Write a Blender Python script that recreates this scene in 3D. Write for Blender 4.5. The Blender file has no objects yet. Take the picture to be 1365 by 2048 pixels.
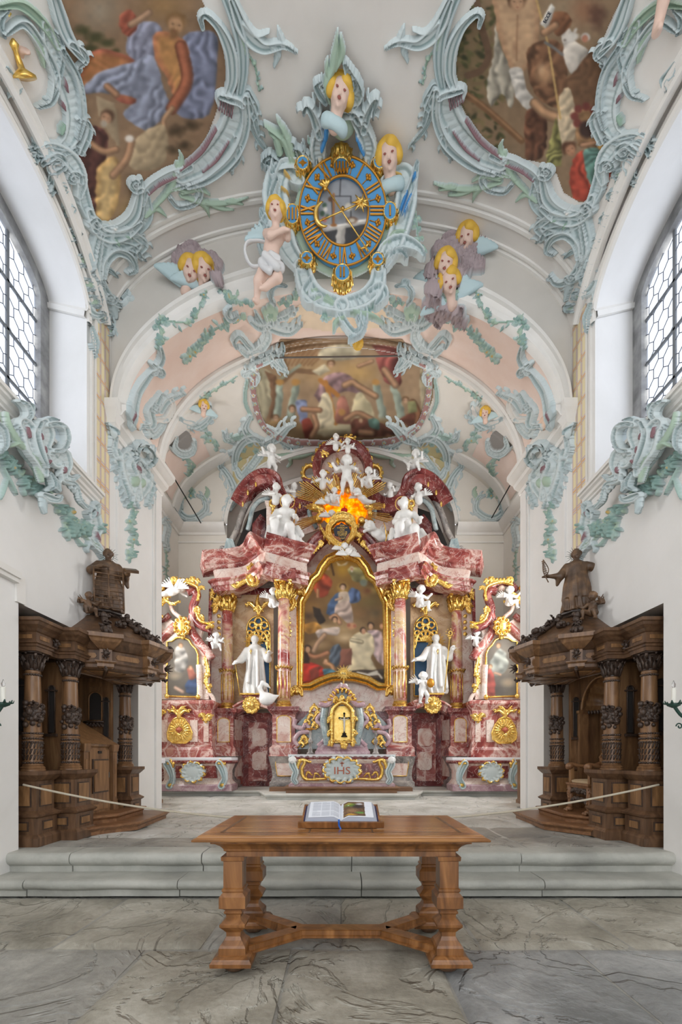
import bpy,bmesh,math,random
import numpy as np
from mathutils import Vector,Matrix,Euler,noise as mnoise
from mathutils.bvhtree import BVHTree
# -------- camera, world, light, exposure
SC=bpy.context.scene
COL=SC.collection
F,CX,HY,EYE=900.0,682.5,1510.0,1.25
cam_d=bpy.data.cameras.new('camera');cam=bpy.data.objects.new('camera',cam_d);COL.objects.link(cam)
cam_d.sensor_fit='HORIZONTAL';cam_d.sensor_width=36.0;cam_d.lens=36.0*F/1365.0
cam_d.shift_y=(HY-1024.0)/1365.0
cam_d.clip_start=0.05;cam_d.clip_end=200
cam.location=(0,0,EYE);cam.rotation_euler=(math.pi/2,0,0)
SC.camera=cam
W=bpy.data.worlds.new('overcast_sky');SC.world=W;W.use_nodes=True
W.node_tree.nodes['Background'].inputs[0].default_value=(0.93,0.96,1.0,1)
W.node_tree.nodes['Background'].inputs[1].default_value=1.15
SC.view_settings.view_transform='Standard';SC.view_settings.look='None'
SC.view_settings.gamma=1.0;SC.view_settings.use_curve_mapping=False
SC.view_settings.exposure=1.1
def area_light(name,loc,direction,sx,sy,power,col=(1,1,1)):
 l=bpy.data.lights.new(name,'AREA');l.shape='RECTANGLE';l.size=sx;l.size_y=sy;l.energy=power;l.color=col
 o=bpy.data.objects.new(name,l);COL.objects.link(o);o.location=loc
 o.rotation_euler=Vector(direction).to_track_quat('-Z','Z').to_euler()
 return o
for sgn,nm in((-1,'left'),(1,'right')):
 k=1.0 if sgn<0 else 1.15
 area_light('daylight_nave_'+nm,(sgn*4.6,4.4,6.5),(-sgn,0,-0.25),2.2,2.4,12*k)
 area_light('daylight_nave_back_'+nm,(sgn*4.6,0.2,6.5),(-sgn,0,-0.25),2.2,2.4,12*k)
 area_light('daylight_choir_'+nm,(sgn*5.3,9.2,4.6),(-sgn,0.25,-0.1),1.5,4.0,160*k)
 # -------- colours and materials
def lin(c):
 return tuple((v/255.0/12.92)if v/255.0<=0.04045 else((v/255.0+0.055)/1.055)**2.4 for v in c)
MATS={}
def _new(name):
 m=bpy.data.materials.new(name);m.use_nodes=True;MATS[name]=m
 nt=m.node_tree;return m,nt,nt.nodes['Principled BSDF'],nt.nodes.new,nt.links.new
def plain(name,col,rough=0.6,metal=0.0,bump=0,bscale=40,spec=0.5):
 m,nt,b,N,L=_new(name)
 b.inputs['Base Color'].default_value=(*lin(col),1);b.inputs['Roughness'].default_value=rough
 b.inputs['Metallic'].default_value=metal;b.inputs['Specular IOR Level'].default_value=spec
 if bump:_bump(nt,b,bump,bscale)
 return m
def _pos(nt):
 g=nt.nodes.get('geo')or nt.nodes.new('ShaderNodeNewGeometry');g.name='geo';return g.outputs['Position']
def _noise(nt,scale,detail=6,dist=0.0,rough=.55,stretch=None):
 n=nt.nodes.new('ShaderNodeTexNoise');n.inputs['Scale'].default_value=scale;n.inputs['Detail'].default_value=detail
 n.inputs['Distortion'].default_value=dist;n.inputs['Roughness'].default_value=rough
 p=_pos(nt)
 if stretch:
  mp=nt.nodes.new('ShaderNodeMapping');mp.inputs['Scale'].default_value=stretch;nt.links.new(p,mp.inputs['Vector']);p=mp.outputs[0]
 nt.links.new(p,n.inputs['Vector']);return n
def _ramp(nt,fac,stops):
 r=nt.nodes.new('ShaderNodeValToRGB');e=r.color_ramp.elements
 while len(e)<len(stops):e.new(0.5)
 for i,(p,c)in enumerate(stops):e[i].position=p;e[i].color=(*lin(c),1)
 nt.links.new(fac,r.inputs[0]);return r.outputs[0]
def _bump(nt,b,strength,scale,dist=0.01,stretch=None):
 n=_noise(nt,scale,5,stretch=stretch);bp=nt.nodes.new('ShaderNodeBump');bp.inputs['Strength'].default_value=strength
 bp.inputs['Distance'].default_value=dist
 nt.links.new(n.outputs[0],bp.inputs['Height']);nt.links.new(bp.outputs[0],b.inputs['Normal'])
def mottled(name,stops,scale,rough=.6,detail=6,dist=0.0,metal=0.0,bump=0,bscale=30,stretch=None,bdist=.01,spec=.5):
 m,nt,b,N,L=_new(name)
 n=_noise(nt,scale,detail,dist,stretch=stretch)
 L(_ramp(nt,n.outputs[0],stops),b.inputs['Base Color'])
 b.inputs['Roughness'].default_value=rough;b.inputs['Metallic'].default_value=metal;b.inputs['Specular IOR Level'].default_value=spec
 if bump:_bump(nt,b,bump,bscale,bdist,stretch)
 return m
def marble(name,stops,scale,vein,rough=.22,vscale=None):
 m,nt,b,N,L=_new(name)
 n=_noise(nt,scale*.62,7,1.8,.5);c=_ramp(nt,n.outputs[0],stops)
 v=_noise(nt,(vscale or scale*.8),5,2.2,.55)
 r=nt.nodes.new('ShaderNodeValToRGB');e=r.color_ramp.elements
 e[0].position=.485;e[0].color=(0,0,0,1);e[1].position=.5;e[1].color=(.8,.8,.8,1);x=e.new(.515);x.color=(0,0,0,1)
 L(v.outputs[0],r.inputs[0])
 mx=N('ShaderNodeMix');mx.data_type='RGBA';L(r.outputs[0],mx.inputs[0]);L(c,mx.inputs[6]);mx.inputs[7].default_value=(*lin(vein),1)
 L(mx.outputs[2],b.inputs['Base Color']);b.inputs['Roughness'].default_value=rough
 return m
def painted(name,rough=.6,bump=0,bscale=60,spec=.4):
 m,nt,b,N,L=_new(name)
 a=N('ShaderNodeVertexColor');a.layer_name='Col';L(a.outputs[0],b.inputs['Base Color'])
 b.inputs['Roughness'].default_value=rough;b.inputs['Specular IOR Level'].default_value=spec
 if bump:_bump(nt,b,bump,bscale,.004)
 return m
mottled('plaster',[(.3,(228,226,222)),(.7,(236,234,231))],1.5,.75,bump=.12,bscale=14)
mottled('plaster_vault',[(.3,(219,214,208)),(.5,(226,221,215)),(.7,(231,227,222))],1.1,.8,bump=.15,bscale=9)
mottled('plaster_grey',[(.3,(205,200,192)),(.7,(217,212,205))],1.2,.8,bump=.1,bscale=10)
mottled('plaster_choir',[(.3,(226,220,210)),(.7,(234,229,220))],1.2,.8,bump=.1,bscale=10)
mottled('moulding',[(.3,(228,225,219)),(.7,(236,233,228))],3,.65)
mottled('pink_plaster',[(.3,(232,206,192)),(.5,(236,213,200)),(.7,(240,220,209))],2.2,.75,bump=.1,bscale=12)
mottled('ochre_plaster',[(.3,(233,205,168)),(.7,(240,216,184))],3,.75)
mottled('stone_jamb',[(.3,(120,120,120)),(.5,(150,150,150)),(.7,(176,176,174))],5,.8,bump=.2,bscale=30)
mottled('stone_step',[(.3,(150,150,143)),(.5,(172,172,164)),(.7,(192,191,183))],2.2,.62,bump=.45,bscale=16,bdist=.02)
mottled('stone_light',[(.3,(176,176,168)),(.5,(196,195,188)),(.7,(212,211,204))],2.0,.6,bump=.4,bscale=10,bdist=.02)
WOODS=[('wood_table',[(.3,(84,52,27)),(.5,(126,82,44)),(.7,(160,110,64))],1.0,.28),('wood_table_top',[(.3,(104,66,36)),(.5,(144,98,56)),(.7,(176,128,80))],1.0,.22),('wood_dark',[(.25,(66,47,33)),(.5,(96,70,50)),(.75,(126,95,69))],1.2,.36),('wood_mid',[(.25,(88,62,42)),(.5,(122,89,60)),(.75,(154,117,81))],1.2,.36),('wood_gold',[(.25,(100,72,46)),(.5,(134,98,64)),(.75,(168,128,86))],1.4,.36),('wood_carved',[(.25,(44,34,28)),(.5,(66,51,42)),(.75,(94,75,61))],6,.45),('wood_plinth',[(.25,(98,66,42)),(.5,(128,90,60)),(.75,(156,114,78))],1.5,.4)]
for n_,st,sc_,ro in WOODS:
 mottled(n_,st,sc_*8.0,ro,detail=10,dist=1.6,bump=.1,bscale=40,stretch=(1,1,.16)if n_ not in('wood_table_top','wood_plinth')else(.14,1,1))
mottled('gold',[(.3,(210,160,66)),(.5,(238,196,104)),(.7,(252,226,150))],25,.27,metal=.85,bump=.15,bscale=90,bdist=.004)
mottled('gold_bright',[(.3,(232,186,84)),(.7,(250,222,138))],18,.34,metal=.6,bump=.2,bscale=70,bdist=.004)
plain('gold_paint',(190,132,40),.4,.45)
mottled('white_stucco',[(.3,(226,226,224)),(.7,(240,240,238))],8,.35)
mottled('statue_wood',[(.25,(62,46,34)),(.5,(96,72,52)),(.75,(140,106,74))],9,.42,detail=8)
marble('marble_red',[(.28,(104,40,40)),(.42,(142,68,64)),(.5,(172,104,96)),(.56,(216,188,178)),(.62,(164,92,86)),(.75,(200,160,140))],2.6,(226,208,200))
marble('marble_deep',[(.28,(74,30,32)),(.45,(112,48,48)),(.6,(140,70,66)),(.75,(190,136,126))],3.2,(206,176,168))
marble('marble_column',[(.30,(150,62,60)),(.42,(182,104,98)),(.5,(214,170,150)),(.58,(222,192,140)),(.68,(190,120,112)),(.8,(226,214,208))],2.0,(236,222,214),.12)
marble('marble_cream',[(.3,(196,150,136)),(.42,(218,192,180)),(.6,(230,216,206)),(.75,(206,196,190))],3.4,(176,116,104))
marble('marble_ochre',[(.3,(178,140,104)),(.5,(208,178,142)),(.7,(222,202,174))],2.6,(160,120,92))
marble('marble_grey',[(.3,(96,90,88)),(.5,(140,134,130)),(.7,(176,168,160))],3.5,(206,198,190))
marble('marble_lilac',[(.3,(150,112,124)),(.5,(184,152,160)),(.7,(208,186,188))],4,(226,210,210))
marble('marble_blue',[(.3,(122,140,144)),(.5,(158,174,176)),(.7,(192,202,202))],4,(214,216,212))
plain('niche_blue',(52,92,128),.5)
plain('clock_blue',(72,146,200),.5)
plain('black_iron',(34,34,34),.5,.4)
plain('grey_iron',(120,114,108),.5,.3)
plain('lead',(84,88,98),.6,.2)
plain('bar_grey',(108,112,116),.6)
plain('cloth',(232,232,236),.8,bump=.3,bscale=60)
plain('cushion',(196,172,138),.7)
plain('rope',(196,186,166),.85,bump=.6,bscale=160)
plain('steel',(150,156,158),.3,.9)
plain('paper',(226,228,234),.7)
plain('page_edge',(180,186,200),.7)
plain('book_cover',(24,32,74),.5)
plain('ribbon',(12,88,178),.5)
plain('candle',(236,234,224),.5)
plain('green_iron',(30,66,56),.5)
plain('dark_panel',(36,44,62),.4)
plain('ink_red',(176,92,62),.5)
plain('heart_red',(190,24,28),.3)
plain('skin',(226,196,180),.6)
plain('hair_blond',(222,178,70),.6)
plain('cloud_lilac',(168,148,150),.75)
plain('wing_blue',(186,208,212),.7)
plain('drape_white',(214,214,214),.7)
plain('shadow_void',(46,42,40),.8)  # dark tone that paints the shade inside recesses
plain('picture_dark',(96,112,104),.7)
plain('lip',(150,84,74),.6)
painted('stucco',.7);painted('fresco',.8,.15,40);painted('canvas',.6,.1,80);painted('print',.6)
m,nt,b,N,L=_new('amber_glass')
b.inputs['Base Color'].default_value=(*lin((255,150,10)),1);b.inputs['Roughness'].default_value=.15
L(_ramp(nt,_noise(nt,7,4,.5).outputs[0],[(.35,(150,50,0)),(.48,(240,120,0)),(.6,(255,190,10)),(.75,(255,220,90))]),b.inputs['Emission Color']);b.inputs['Emission Strength'].default_value=.5
m,nt,b,N,L=_new('window_glass')
b.inputs['Base Color'].default_value=(.95,.97,1,1);b.inputs['Roughness'].default_value=.3
tr=N('ShaderNodeBsdfTransparent');tr.inputs[0].default_value=(.74,.76,.8,1);mx=N('ShaderNodeMixShader');mx.inputs[0].default_value=.14
L(tr.outputs[0],mx.inputs[1]);L(b.outputs[0],mx.inputs[2]);L(mx.outputs[0],nt.nodes['Material Output'].inputs[0])
m,nt,b,N,L=_new('bulb_glass')
b.inputs['Base Color'].default_value=(.95,.95,.95,1);b.inputs['Roughness'].default_value=.05;b.inputs['Transmission Weight'].default_value=.9
# -------- object helpers
def V(*a):return Vector(a)
def at(px,py,d):return Vector(((px-CX)*d/F,d,EYE+(HY-py)*d/F))
def tag(o,label=None,cat=None,group=None,kind=None):
 if label:o['label']=label
 if cat:o['category']=cat
 if group:o['group']=group
 if kind:o['kind']=kind
 return o
def empty(name,label,cat,loc=(0,0,0),group=None):
 o=bpy.data.objects.new(name,None);COL.objects.link(o);o.location=loc;o.empty_display_size=.1
 return tag(o,label,cat,group)
def link(name,mesh,parent=None):
 o=bpy.data.objects.new(name,mesh);COL.objects.link(o)
 if parent is not None:
  o.parent=parent
  p,off=parent,Vector((0,0,0))
  while p is not None:off+=p.location;p=p.parent
  o.location=-off
 return o
def dup(o,parent,delta,name=None):
 c=o.copy();COL.objects.link(c);c.parent=parent
 if name:c.name=name
 c.location=o.location+Vector(delta);return c
class MB:
 def __init__(s):s.v=[];s.f=[];s.c=None
 def add(s,vs,fs):
  n=len(s.v);s.v.extend([tuple(p)for p in vs]);s.f.extend([tuple(i+n for i in f)for f in fs]);return s
 def box(s,c,size,rot=None):
  x,y,z=[k/2 for k in size];c=Vector(c)
  P=[Vector(p)for p in((-x,-y,-z),(x,-y,-z),(x,y,-z),(-x,y,-z),(-x,-y,z),(x,-y,z),(x,y,z),(-x,y,z))]
  if rot is not None:P=[rot@p for p in P]
  return s.add([p+c for p in P],[(0,3,2,1),(4,5,6,7),(0,1,5,4),(1,2,6,5),(2,3,7,6),(3,0,4,7)])
 def b2(s,x0,x1,y0,y1,z0,z1):
  return s.box(((x0+x1)/2,(y0+y1)/2,(z0+z1)/2),(abs(x1-x0),abs(y1-y0),abs(z1-z0)))
 def rings(s,R,cap0=True,cap1=True,closed=True):
  n=len(R[0]);k=len(s.v);m_=n if closed else n-1
  for r in R:s.v.extend([tuple(p)for p in r])
  for i in range(len(R)-1):
   for j in range(m_):
    a=k+i*n+j;b_=k+i*n+(j+1)%n
    s.f.append((a,b_,b_+n,a+n))
  if cap0 and closed:s.f.append(tuple(k+j for j in range(n))[::-1])
  if cap1 and closed:s.f.append(tuple(k+(len(R)-1)*n+j for j in range(n)))
  return s
 def stack(s,poly,prof):
  """moulded block: footprint poly (x,y list, counter-clockwise), prof list of (offset, z)"""
  return s.rings([[(x,y,z)for x,y in offset(poly,o)]for o,z in prof])
 def lathe(s,c,prof,n=20,sx=1,sy=1,a0=0.0):
  c=Vector(c)
  return s.rings([[(c.x+r*sx*math.cos(a0+2*math.pi*j/n),c.y+r*sy*math.sin(a0+2*math.pi*j/n),c.z+z)for j in range(n)]for r,z in prof])
 def tube(s,pts,r,n=8,flat=1.0,up=None):
  pts=[Vector(p)for p in pts];m_=len(pts)
  if not hasattr(r,'__len__'):r=[r]*m_
  R=[];N_=None
  for i in range(m_):
   t=(pts[min(i+1,m_-1)]-pts[max(i-1,0)])
   t=t.normalized()if t.length>1e-9 else Vector((0,0,1))
   if up is not None:N_=Vector(up)
   elif N_ is None:N_=Vector((0,0,1))if abs(t.z)<.9 else Vector((0,1,0))
   N_=(N_-t*N_.dot(t));N_=N_.normalized()if N_.length>1e-6 else t.orthogonal().normalized()
   B=t.cross(N_)
   R.append([pts[i]+(B*math.cos(2*math.pi*j/n)+N_*math.sin(2*math.pi*j/n)*flat)*r[i]for j in range(n)])
  return s.rings(R)
 def sweep(s,path,prof,normals,closed_prof=False,flip=False):
  """prof (u,w): u along 'side', w along normal. path pts, normals per pt (outward)."""
  pts=[Vector(p)for p in path];R=[]
  for i,p in enumerate(pts):
   t=(pts[min(i+1,len(pts)-1)]-pts[max(i-1,0)]).normalized()
   n_=Vector(normals[i]if isinstance(normals,list)else normals);n_=(n_-t*n_.dot(t)).normalized()
   sd=t.cross(n_)
   if flip:sd=-sd
   R.append([p+sd*u+n_*w_ for u,w_ in prof])
  return s.rings(R,closed=closed_prof)
 def ball(s,c,r,nu=10,nv=7,rot=None):
  c=Vector(c);r=r if hasattr(r,'__len__')else(r,r,r);R=[]
  for i in range(nv+1):
   ph=-math.pi/2+math.pi*i/nv;cr=max(math.cos(ph),.02)
   ring=[]
   for j in range(nu):
    p=Vector((r[0]*cr*math.cos(2*math.pi*j/nu),r[1]*cr*math.sin(2*math.pi*j/nu),r[2]*math.sin(ph)))
    ring.append(c+(rot@p if rot is not None else p))
   R.append(ring)
  return s.rings(R)
 def poly(s,pts,thick):
  """flat polygon (3D points, planar) extruded by vector thick"""
  pts=[Vector(p)for p in pts];t=Vector(thick)
  return s.rings([pts,[p+t for p in pts]])
 def build(s,name,mat,parent=None,smooth=False,angle=None):
  me=bpy.data.meshes.new(name);me.from_pydata(s.v,[],s.f);me.update()
  bm=bmesh.new();bm.from_mesh(me);bmesh.ops.recalc_face_normals(bm,faces=bm.faces);bm.to_mesh(me);bm.free()
  me.materials.append(MATS[mat])
  if smooth:
   me.polygons.foreach_set('use_smooth',[True]*len(me.polygons))
   if angle:me.set_sharp_from_angle(angle=math.radians(angle))
  if s.c is not None:
   ca=me.color_attributes.new('Col','FLOAT_COLOR','POINT')
   ca.data.foreach_set('color',np.asarray(s.c,dtype=np.float32).ravel())
  return link(name,me,parent)
def offset(poly,o):
 """mitred offset of a counter-clockwise polygon; o>0 grows it"""
 n=len(poly);out=[]
 for i in range(n):
  p0,p1,p2=Vector(poly[i-1]),Vector(poly[i]),Vector(poly[(i+1)%n])
  a=(p1-p0).normalized();b_=(p2-p1).normalized()
  na,nb=Vector((a.y,-a.x)),Vector((b_.y,-b_.x));m_=na+nb
  m_=m_/max(m_.length_squared/2,.2)
  out.append(tuple(p1+m_*o))
 return out
def rect(x0,x1,y0,y1):return[(x0,y0),(x1,y0),(x1,y1),(x0,y1)]
def mirror_poly(poly):return[(-x,y)for x,y in poly][::-1]
def smooth_path(pts,n=8):
 """Catmull-Rom through points (any dimension)"""
 P=[np.array(p,float)for p in pts]
 if len(P)<3:return[P[0]+(P[1]-P[0])*t for t in np.linspace(0,1,n+1)]
 out=[]
 for i in range(len(P)-1):
  a=P[i-1]if i else 2*P[0]-P[1];b_,c=P[i],P[i+1];d=P[i+2]if i+2<len(P)else 2*P[-1]-P[-2]
  for t in np.linspace(0,1,n,endpoint=False):
   out.append(.5*(2*b_+(c-a)*t+(2*a-5*b_+4*c-d)*t*t+(3*b_-a-3*c+d)*t**3))
 out.append(P[-1]);return out
def arc(cx,cy,r,a0,a1,n=12,ry=None):
 ry=r if ry is None else ry
 return[(cx+r*math.cos(math.radians(a0+(a1-a0)*i/n)),cy+ry*math.sin(math.radians(a0+(a1-a0)*i/n)))for i in range(n+1)]
# -------- the building
WX,FZ=3.12,0.335
SHELL=[]
def struct(o):o['kind']='structure';return o
def shell(o):SHELL.append(o);return struct(o)
def vault(x):return 6.9+1.53*math.sqrt(max(0,1-min(1,abs(x)/WX)**2.3))
LUNC=(4.4,0.2,-4.0)
def lun(y):
 return max([6.75+.62*math.sqrt(1-((y-c)/1.62)**2)if abs(y-c)<1.62 else 0 for c in LUNC])
def warch(y,c=4.4):return 6.62+.58*math.sqrt(max(0,1-((y-c)/1.12)**2))
def wtop(y):return max(6.9,lun(y))
def cvault(x):return 7.33+2.12*math.sqrt(max(0,1-min(1,abs(x)/4.3)**2.3))
def grid_mesh(mb,P):
 """P[i][j] of points"""
 n=len(P[0]);k=len(mb.v)
 for r in P:mb.v.extend([tuple(p)for p in r])
 for i in range(len(P)-1):
  for j in range(n-1):mb.f.append((k+i*n+j,k+i*n+j+1,k+(i+1)*n+j+1,k+(i+1)*n+j))
 return mb
mb=MB();xs=np.linspace(-1,1,201);xs=WX*np.sign(xs)*(1-(1-np.abs(xs))**1.25)
ys=np.concatenate([np.linspace(-3.5,3.0,60),np.linspace(3.03,6.1,100)])
grid_mesh(mb,[[(x,y,max(vault(x),lun(y)))for x in xs]for y in ys])
shell(mb.build('ceiling','plaster_vault',smooth=True,angle=25))
NY0,NY1,NZ=4.35,6.92,2.72
for s,nm in((-1,'left'),(1,'right')):
 mb=MB();X=s*WX
 def q(y0,y1,z0,z1):mb.add([(X,y0,z0),(X,y1,z0),(X,y1,z1),(X,y0,z1)],[(0,1,2,3)])
 q(-3.5,NY0,0,NZ);q(NY1,7.75,0,NZ);q(-3.5,7.75,NZ,4.55);q(6.12,7.75,4.55,5.98)
 def strip(ya,yb,lo,hi,n=40):
  Y=np.linspace(ya,yb,n);grid_mesh(mb,[[(X,y,lo(y))for y in Y],[(X,y,hi(y))for y in Y]])
 edges=[-3.5]
 for c in(0.2,4.4):
  strip(edges[-1],c-1.12,lambda y:4.55,wtop);strip(c-1.12,c+1.12,lambda y:warch(y,c),wtop,60);edges.append(c+1.12)
 strip(edges[-1],6.12,lambda y:4.55,wtop,20)
 w=shell(mb.build('wall_'+nm,'plaster'))
 mb=MB();x2=s*4.15
 mb.add([(X,NY0,0),(x2,NY0,0),(x2,NY0,NZ),(X,NY0,NZ),(X,NY1,0),(x2,NY1,0),(x2,NY1,NZ),(X,NY1,NZ)],[(0,1,2,3),(1,5,6,2),(5,4,7,6),(3,2,6,7)])
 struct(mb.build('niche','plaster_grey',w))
 if s<0:
  mb=MB();mb.b2(-3.12,-3.05,2.6,4.30,2.93,2.99);mb.b2(-3.12,-3.07,2.6,4.30,2.89,2.93);mb.b2(-3.13,-3.10,4.30,4.42,2.72,2.99)
  struct(mb.build('ledge','moulding',w))
 for wi,c in enumerate((4.4,0.2)):
  mb=MB();n=40;A=[];B=[]
  for i in range(n+1):
   a=math.pi*i/n;A.append((X,c+1.12*math.cos(a),6.62+.58*math.sin(a)));B.append((s*3.75,c+1.37*math.cos(a),6.98+.48*math.sin(a)))
  A=[(X,c+1.12,4.55)]+A+[(X,c-1.12,4.55)];B=[(s*3.75,c+1.37,4.62)]+B+[(s*3.75,c-1.37,4.62)]
  grid_mesh(mb,[A,B]);mb.add([A[0],B[0],B[-1],A[-1]],[(0,1,2,3)])
  struct(mb.build('window_reveal','plaster',w,smooth=True,angle=40))
  if wi==0:
   mb=MB();P0=Vector((X,c+1.12,6.62));P1=Vector((s*3.75,c+1.37,6.98))
   mb.sweep([P0,P1],[(0.02,0),(.02,.03),(-.03,.05),(-.05,.03),(-.09,.03),(-.1,0)],Vector((0,-1,0)),flip=s<0)
   struct(mb.build('impost_moulding','moulding',w))
  win=struct(bpy.data.objects.new('window_%d'%({-1:1,1:2}[s]+2*wi),None));COL.objects.link(win);win.location=(s*3.75,c,4.62)
  if wi==0:
   mb=MB();R0=[];R1=[]
   for i in range(n+1):
    a=math.pi*i/n
    R0.append((c+1.37*math.cos(a),6.98+.48*math.sin(a)));R1.append((c+1.2*math.cos(a),6.95+.34*math.sin(a)))
   R0=[(c+1.37,4.6)]+R0+[(c-1.37,4.6)];R1=[(c+1.2,4.6)]+R1+[(c-1.2,4.6)]
   grid_mesh(mb,[[(s*3.75,y,z)for y,z in R0],[(s*3.74,y,z)for y,z in R0],[(s*3.74,y,z)for y,z in R1],[(s*3.82,y,z)for y,z in R1]])
   struct(mb.build('window_frame','stone_jamb',win))
  gx=s*3.80
  def inside(y,z):return abs(y-c)<1.19 and z>4.62 and z<6.95+.34*math.sqrt(max(0,1-((y-c)/1.2)**2))
  if wi==0:
   hw,hh=.082,.112
   hexp=[(0,-hh),(hw,-hh*.5),(hw,hh*.5),(0,hh),(-hw,hh*.5),(-hw,-hh*.5)]
   me=None;mbl=MB();row=0;z=4.70
   while z<7.4:
    y=c-1.23+(hw if row%2 else 0)
    while y<c+1.3:
     if inside(y,z):
      if me is None:
       mbp=MB();mbp.poly([(-.002,a,b_)for a,b_ in offset(hexp,-.005)],(.004,0,0));o=mbp.build('pane','window_glass',win);me=o.data
      else:o=bpy.data.objects.new('pane',me);COL.objects.link(o);o.parent=win
      o.location=Vector((gx,y,z))-win.location
      for k in(0,1,2):
       a,b_=hexp[k],hexp[k+1]
       mbl.tube([(gx,y+a[0],z+a[1]),(gx,y+b_[0],z+b_[1])],.0052,3)
     y+=2*hw
    z+=hh*1.5;row+=1
   struct(mbl.build('lead_cames','lead',win))
   mb=MB()
   for y in(c-.72,c,c+.72):mb.b2(gx-.012,gx+.012,y-.018,y+.018,4.6,6.95+.33*math.sqrt(1-((y-c)/1.2)**2))
   for z in(5.0,5.55,6.1,6.65):mb.b2(gx-.012,gx+.012,c-1.2,c+1.2,z-.015,z+.015)
   struct(mb.build('glazing_bars','bar_grey',win))
 mb=MB();pr=[(0,0),(0,.03),(.02,.035),(.03,.06),(.06,.07),(.075,.10),(.10,.105),(.10,.13),(.14,.13),(.14,0)]
 mb.sweep([(X,-3.5,4.42),(X,5.70,4.42)],[(u,w_)for u,w_ in pr],Vector((-s,0,0)),flip=s<0)
 mb.sweep([(X,-3.5,4.30),(X,5.70,4.30)],[(0,0),(0,.02),(.03,.03),(.03,0)],Vector((-s,0,0)),flip=s<0)
 shell(mb.build('trim_sill_'+nm,'moulding'))
 mb=MB();n=60
 for(hw_,sp,ri,pr)in((1.15,6.62,.61,[(-.03,0),(-.03,.03),(0,.045),(.03,.03),(.045,0)]),(1.30,6.66,.66,[(-.02,0),(-.02,.02),(.02,.03),(.03,0)])):
  P=[(X,4.4+hw_*math.cos(math.pi*i/n),sp+ri*math.sin(math.pi*i/n))for i in range(-2,n+1)]
  mb.sweep(P,pr,Vector((-s,0,0)))
 P=[];Nn=[]
 for i in range(n+1):
  y=4.4+1.6*math.cos(math.pi*i/n);z=lun(y)
  if z<=6.93:continue
  x=WX*(1-((z-6.9)/1.53)**2)**(1/2.3)
  P.append((s*x,y,z));Nn.append(Vector((-s*.8,0,-.6)))
 mb.sweep(P,[(-.06,-.02),(-.06,.03),(-.02,.05),(.02,.03),(.06,.05),(.08,.02),(.08,-.02)],Nn)
 struct(mb.build('trim_lunette_'+nm,'moulding',smooth=True,angle=35))
 mb=MB();ny,nz=24,280;ya,yb,za,zb=5.70,6.04,3.95,6.98;P=[];C=[]
 for i in range(nz+1):
  z=za+(zb-za)*i/nz;r=[]
  for j in range(ny+1):
   y=ya+(yb-ya)*j/ny;r.append((s*(WX-.012),y,z))
   u=((y-ya)/.1133)%1;v=((z-za)/.27)%1
   du,dv=min(u,1-u),min(v,1-v)
   col=(232,218,178)
   if dv<.10 or du<.09:col=(214,198,196)
   if dv<.035 or(du<.04 and dv<.2):col=(226,178,104)
   if .09<du<.13 or .10<dv<.13:col=(196,178,172)
   C.append((*lin(col),1))
  P.append(r)
 grid_mesh(mb,P);mb.c=C;struct(mb.build('trim_lattice_'+nm,'fresco'))
 mb=MB();mb.b2(X,s*(WX-.03),5.58,5.62,4.58,6.6);mb.b2(X,s*(WX-.03),5.65,5.69,4.58,6.75)
 struct(mb.build('trim_pilaster_'+nm,'moulding'))
def ell(hs,sp,cr,a):return hs*math.cos(a),sp+(cr-sp)*math.sin(a)
EO=(3.10,5.95,7.93);EP=(2.93,5.92,7.59);EI=(3.09,6.03,8.30)
n=96;mb=MB()
lo=[];hi=[]
for i in range(n+1):
 x=-WX*math.cos(math.pi*i/n);xx=min(1,abs(x)/EO[0])
 lo.append((x,6.1,EO[1]-.05+(EO[2]-EO[1]+.0)*math.sqrt(max(0,1-xx*xx))));hi.append((x,6.1,vault(x)))
grid_mesh(mb,[lo,hi])
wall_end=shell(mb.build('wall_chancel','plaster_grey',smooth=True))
mb=MB();A=[math.pi*i/n for i in range(n+1)]
def ring(e,y,da=0):
 r=[(ell(*e,a)[0],y,ell(*e,a)[1])for a in A]
 return[(r[0][0],y,5.86)]+r+[(r[-1][0],y,5.86)]
def mixe(e0,e1,t):return tuple(p+(q_-p)*t for p,q_ in zip(e0,e1))
rows=[]
for t,dy in((0,.0),(.0,-.09),(.12,-.12),(.3,-.12),(.34,-.08),(.5,-.05),(.62,-.05),(.66,-.09),(.9,-.08),(1,-.03),(1.0,.04)):
 rows.append(ring(mixe(EO,EP,t),6.1+dy))
grid_mesh(mb,rows);shell(mb.build('trim_archivolt','moulding',smooth=True,angle=35))
mb=MB();grid_mesh(mb,[ring(mixe(EP,EI,t),6.14+(7.75-6.14)*t)for t in np.linspace(0,.80,14)])
shell(mb.build('wall_arch_soffit','pink_plaster',smooth=True))
mb=MB();rr=[]
for t,dn in((.79,0),(.79,-.05),(.82,-.07),(.86,-.03),(.88,-.03),(.90,-.07),(.94,-.07),(.97,-.02),(1.0,-.02)):
 e=mixe(EP,EI,t);rr.append(ring((e[0]+dn,e[1],e[2]+dn),6.14+1.61*t))
rr.append(ring((EI[0]+.9,EI[1],EI[2]+.5),7.78))
grid_mesh(mb,rr);shell(mb.build('trim_inner_arch','moulding',smooth=True,angle=30))
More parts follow.
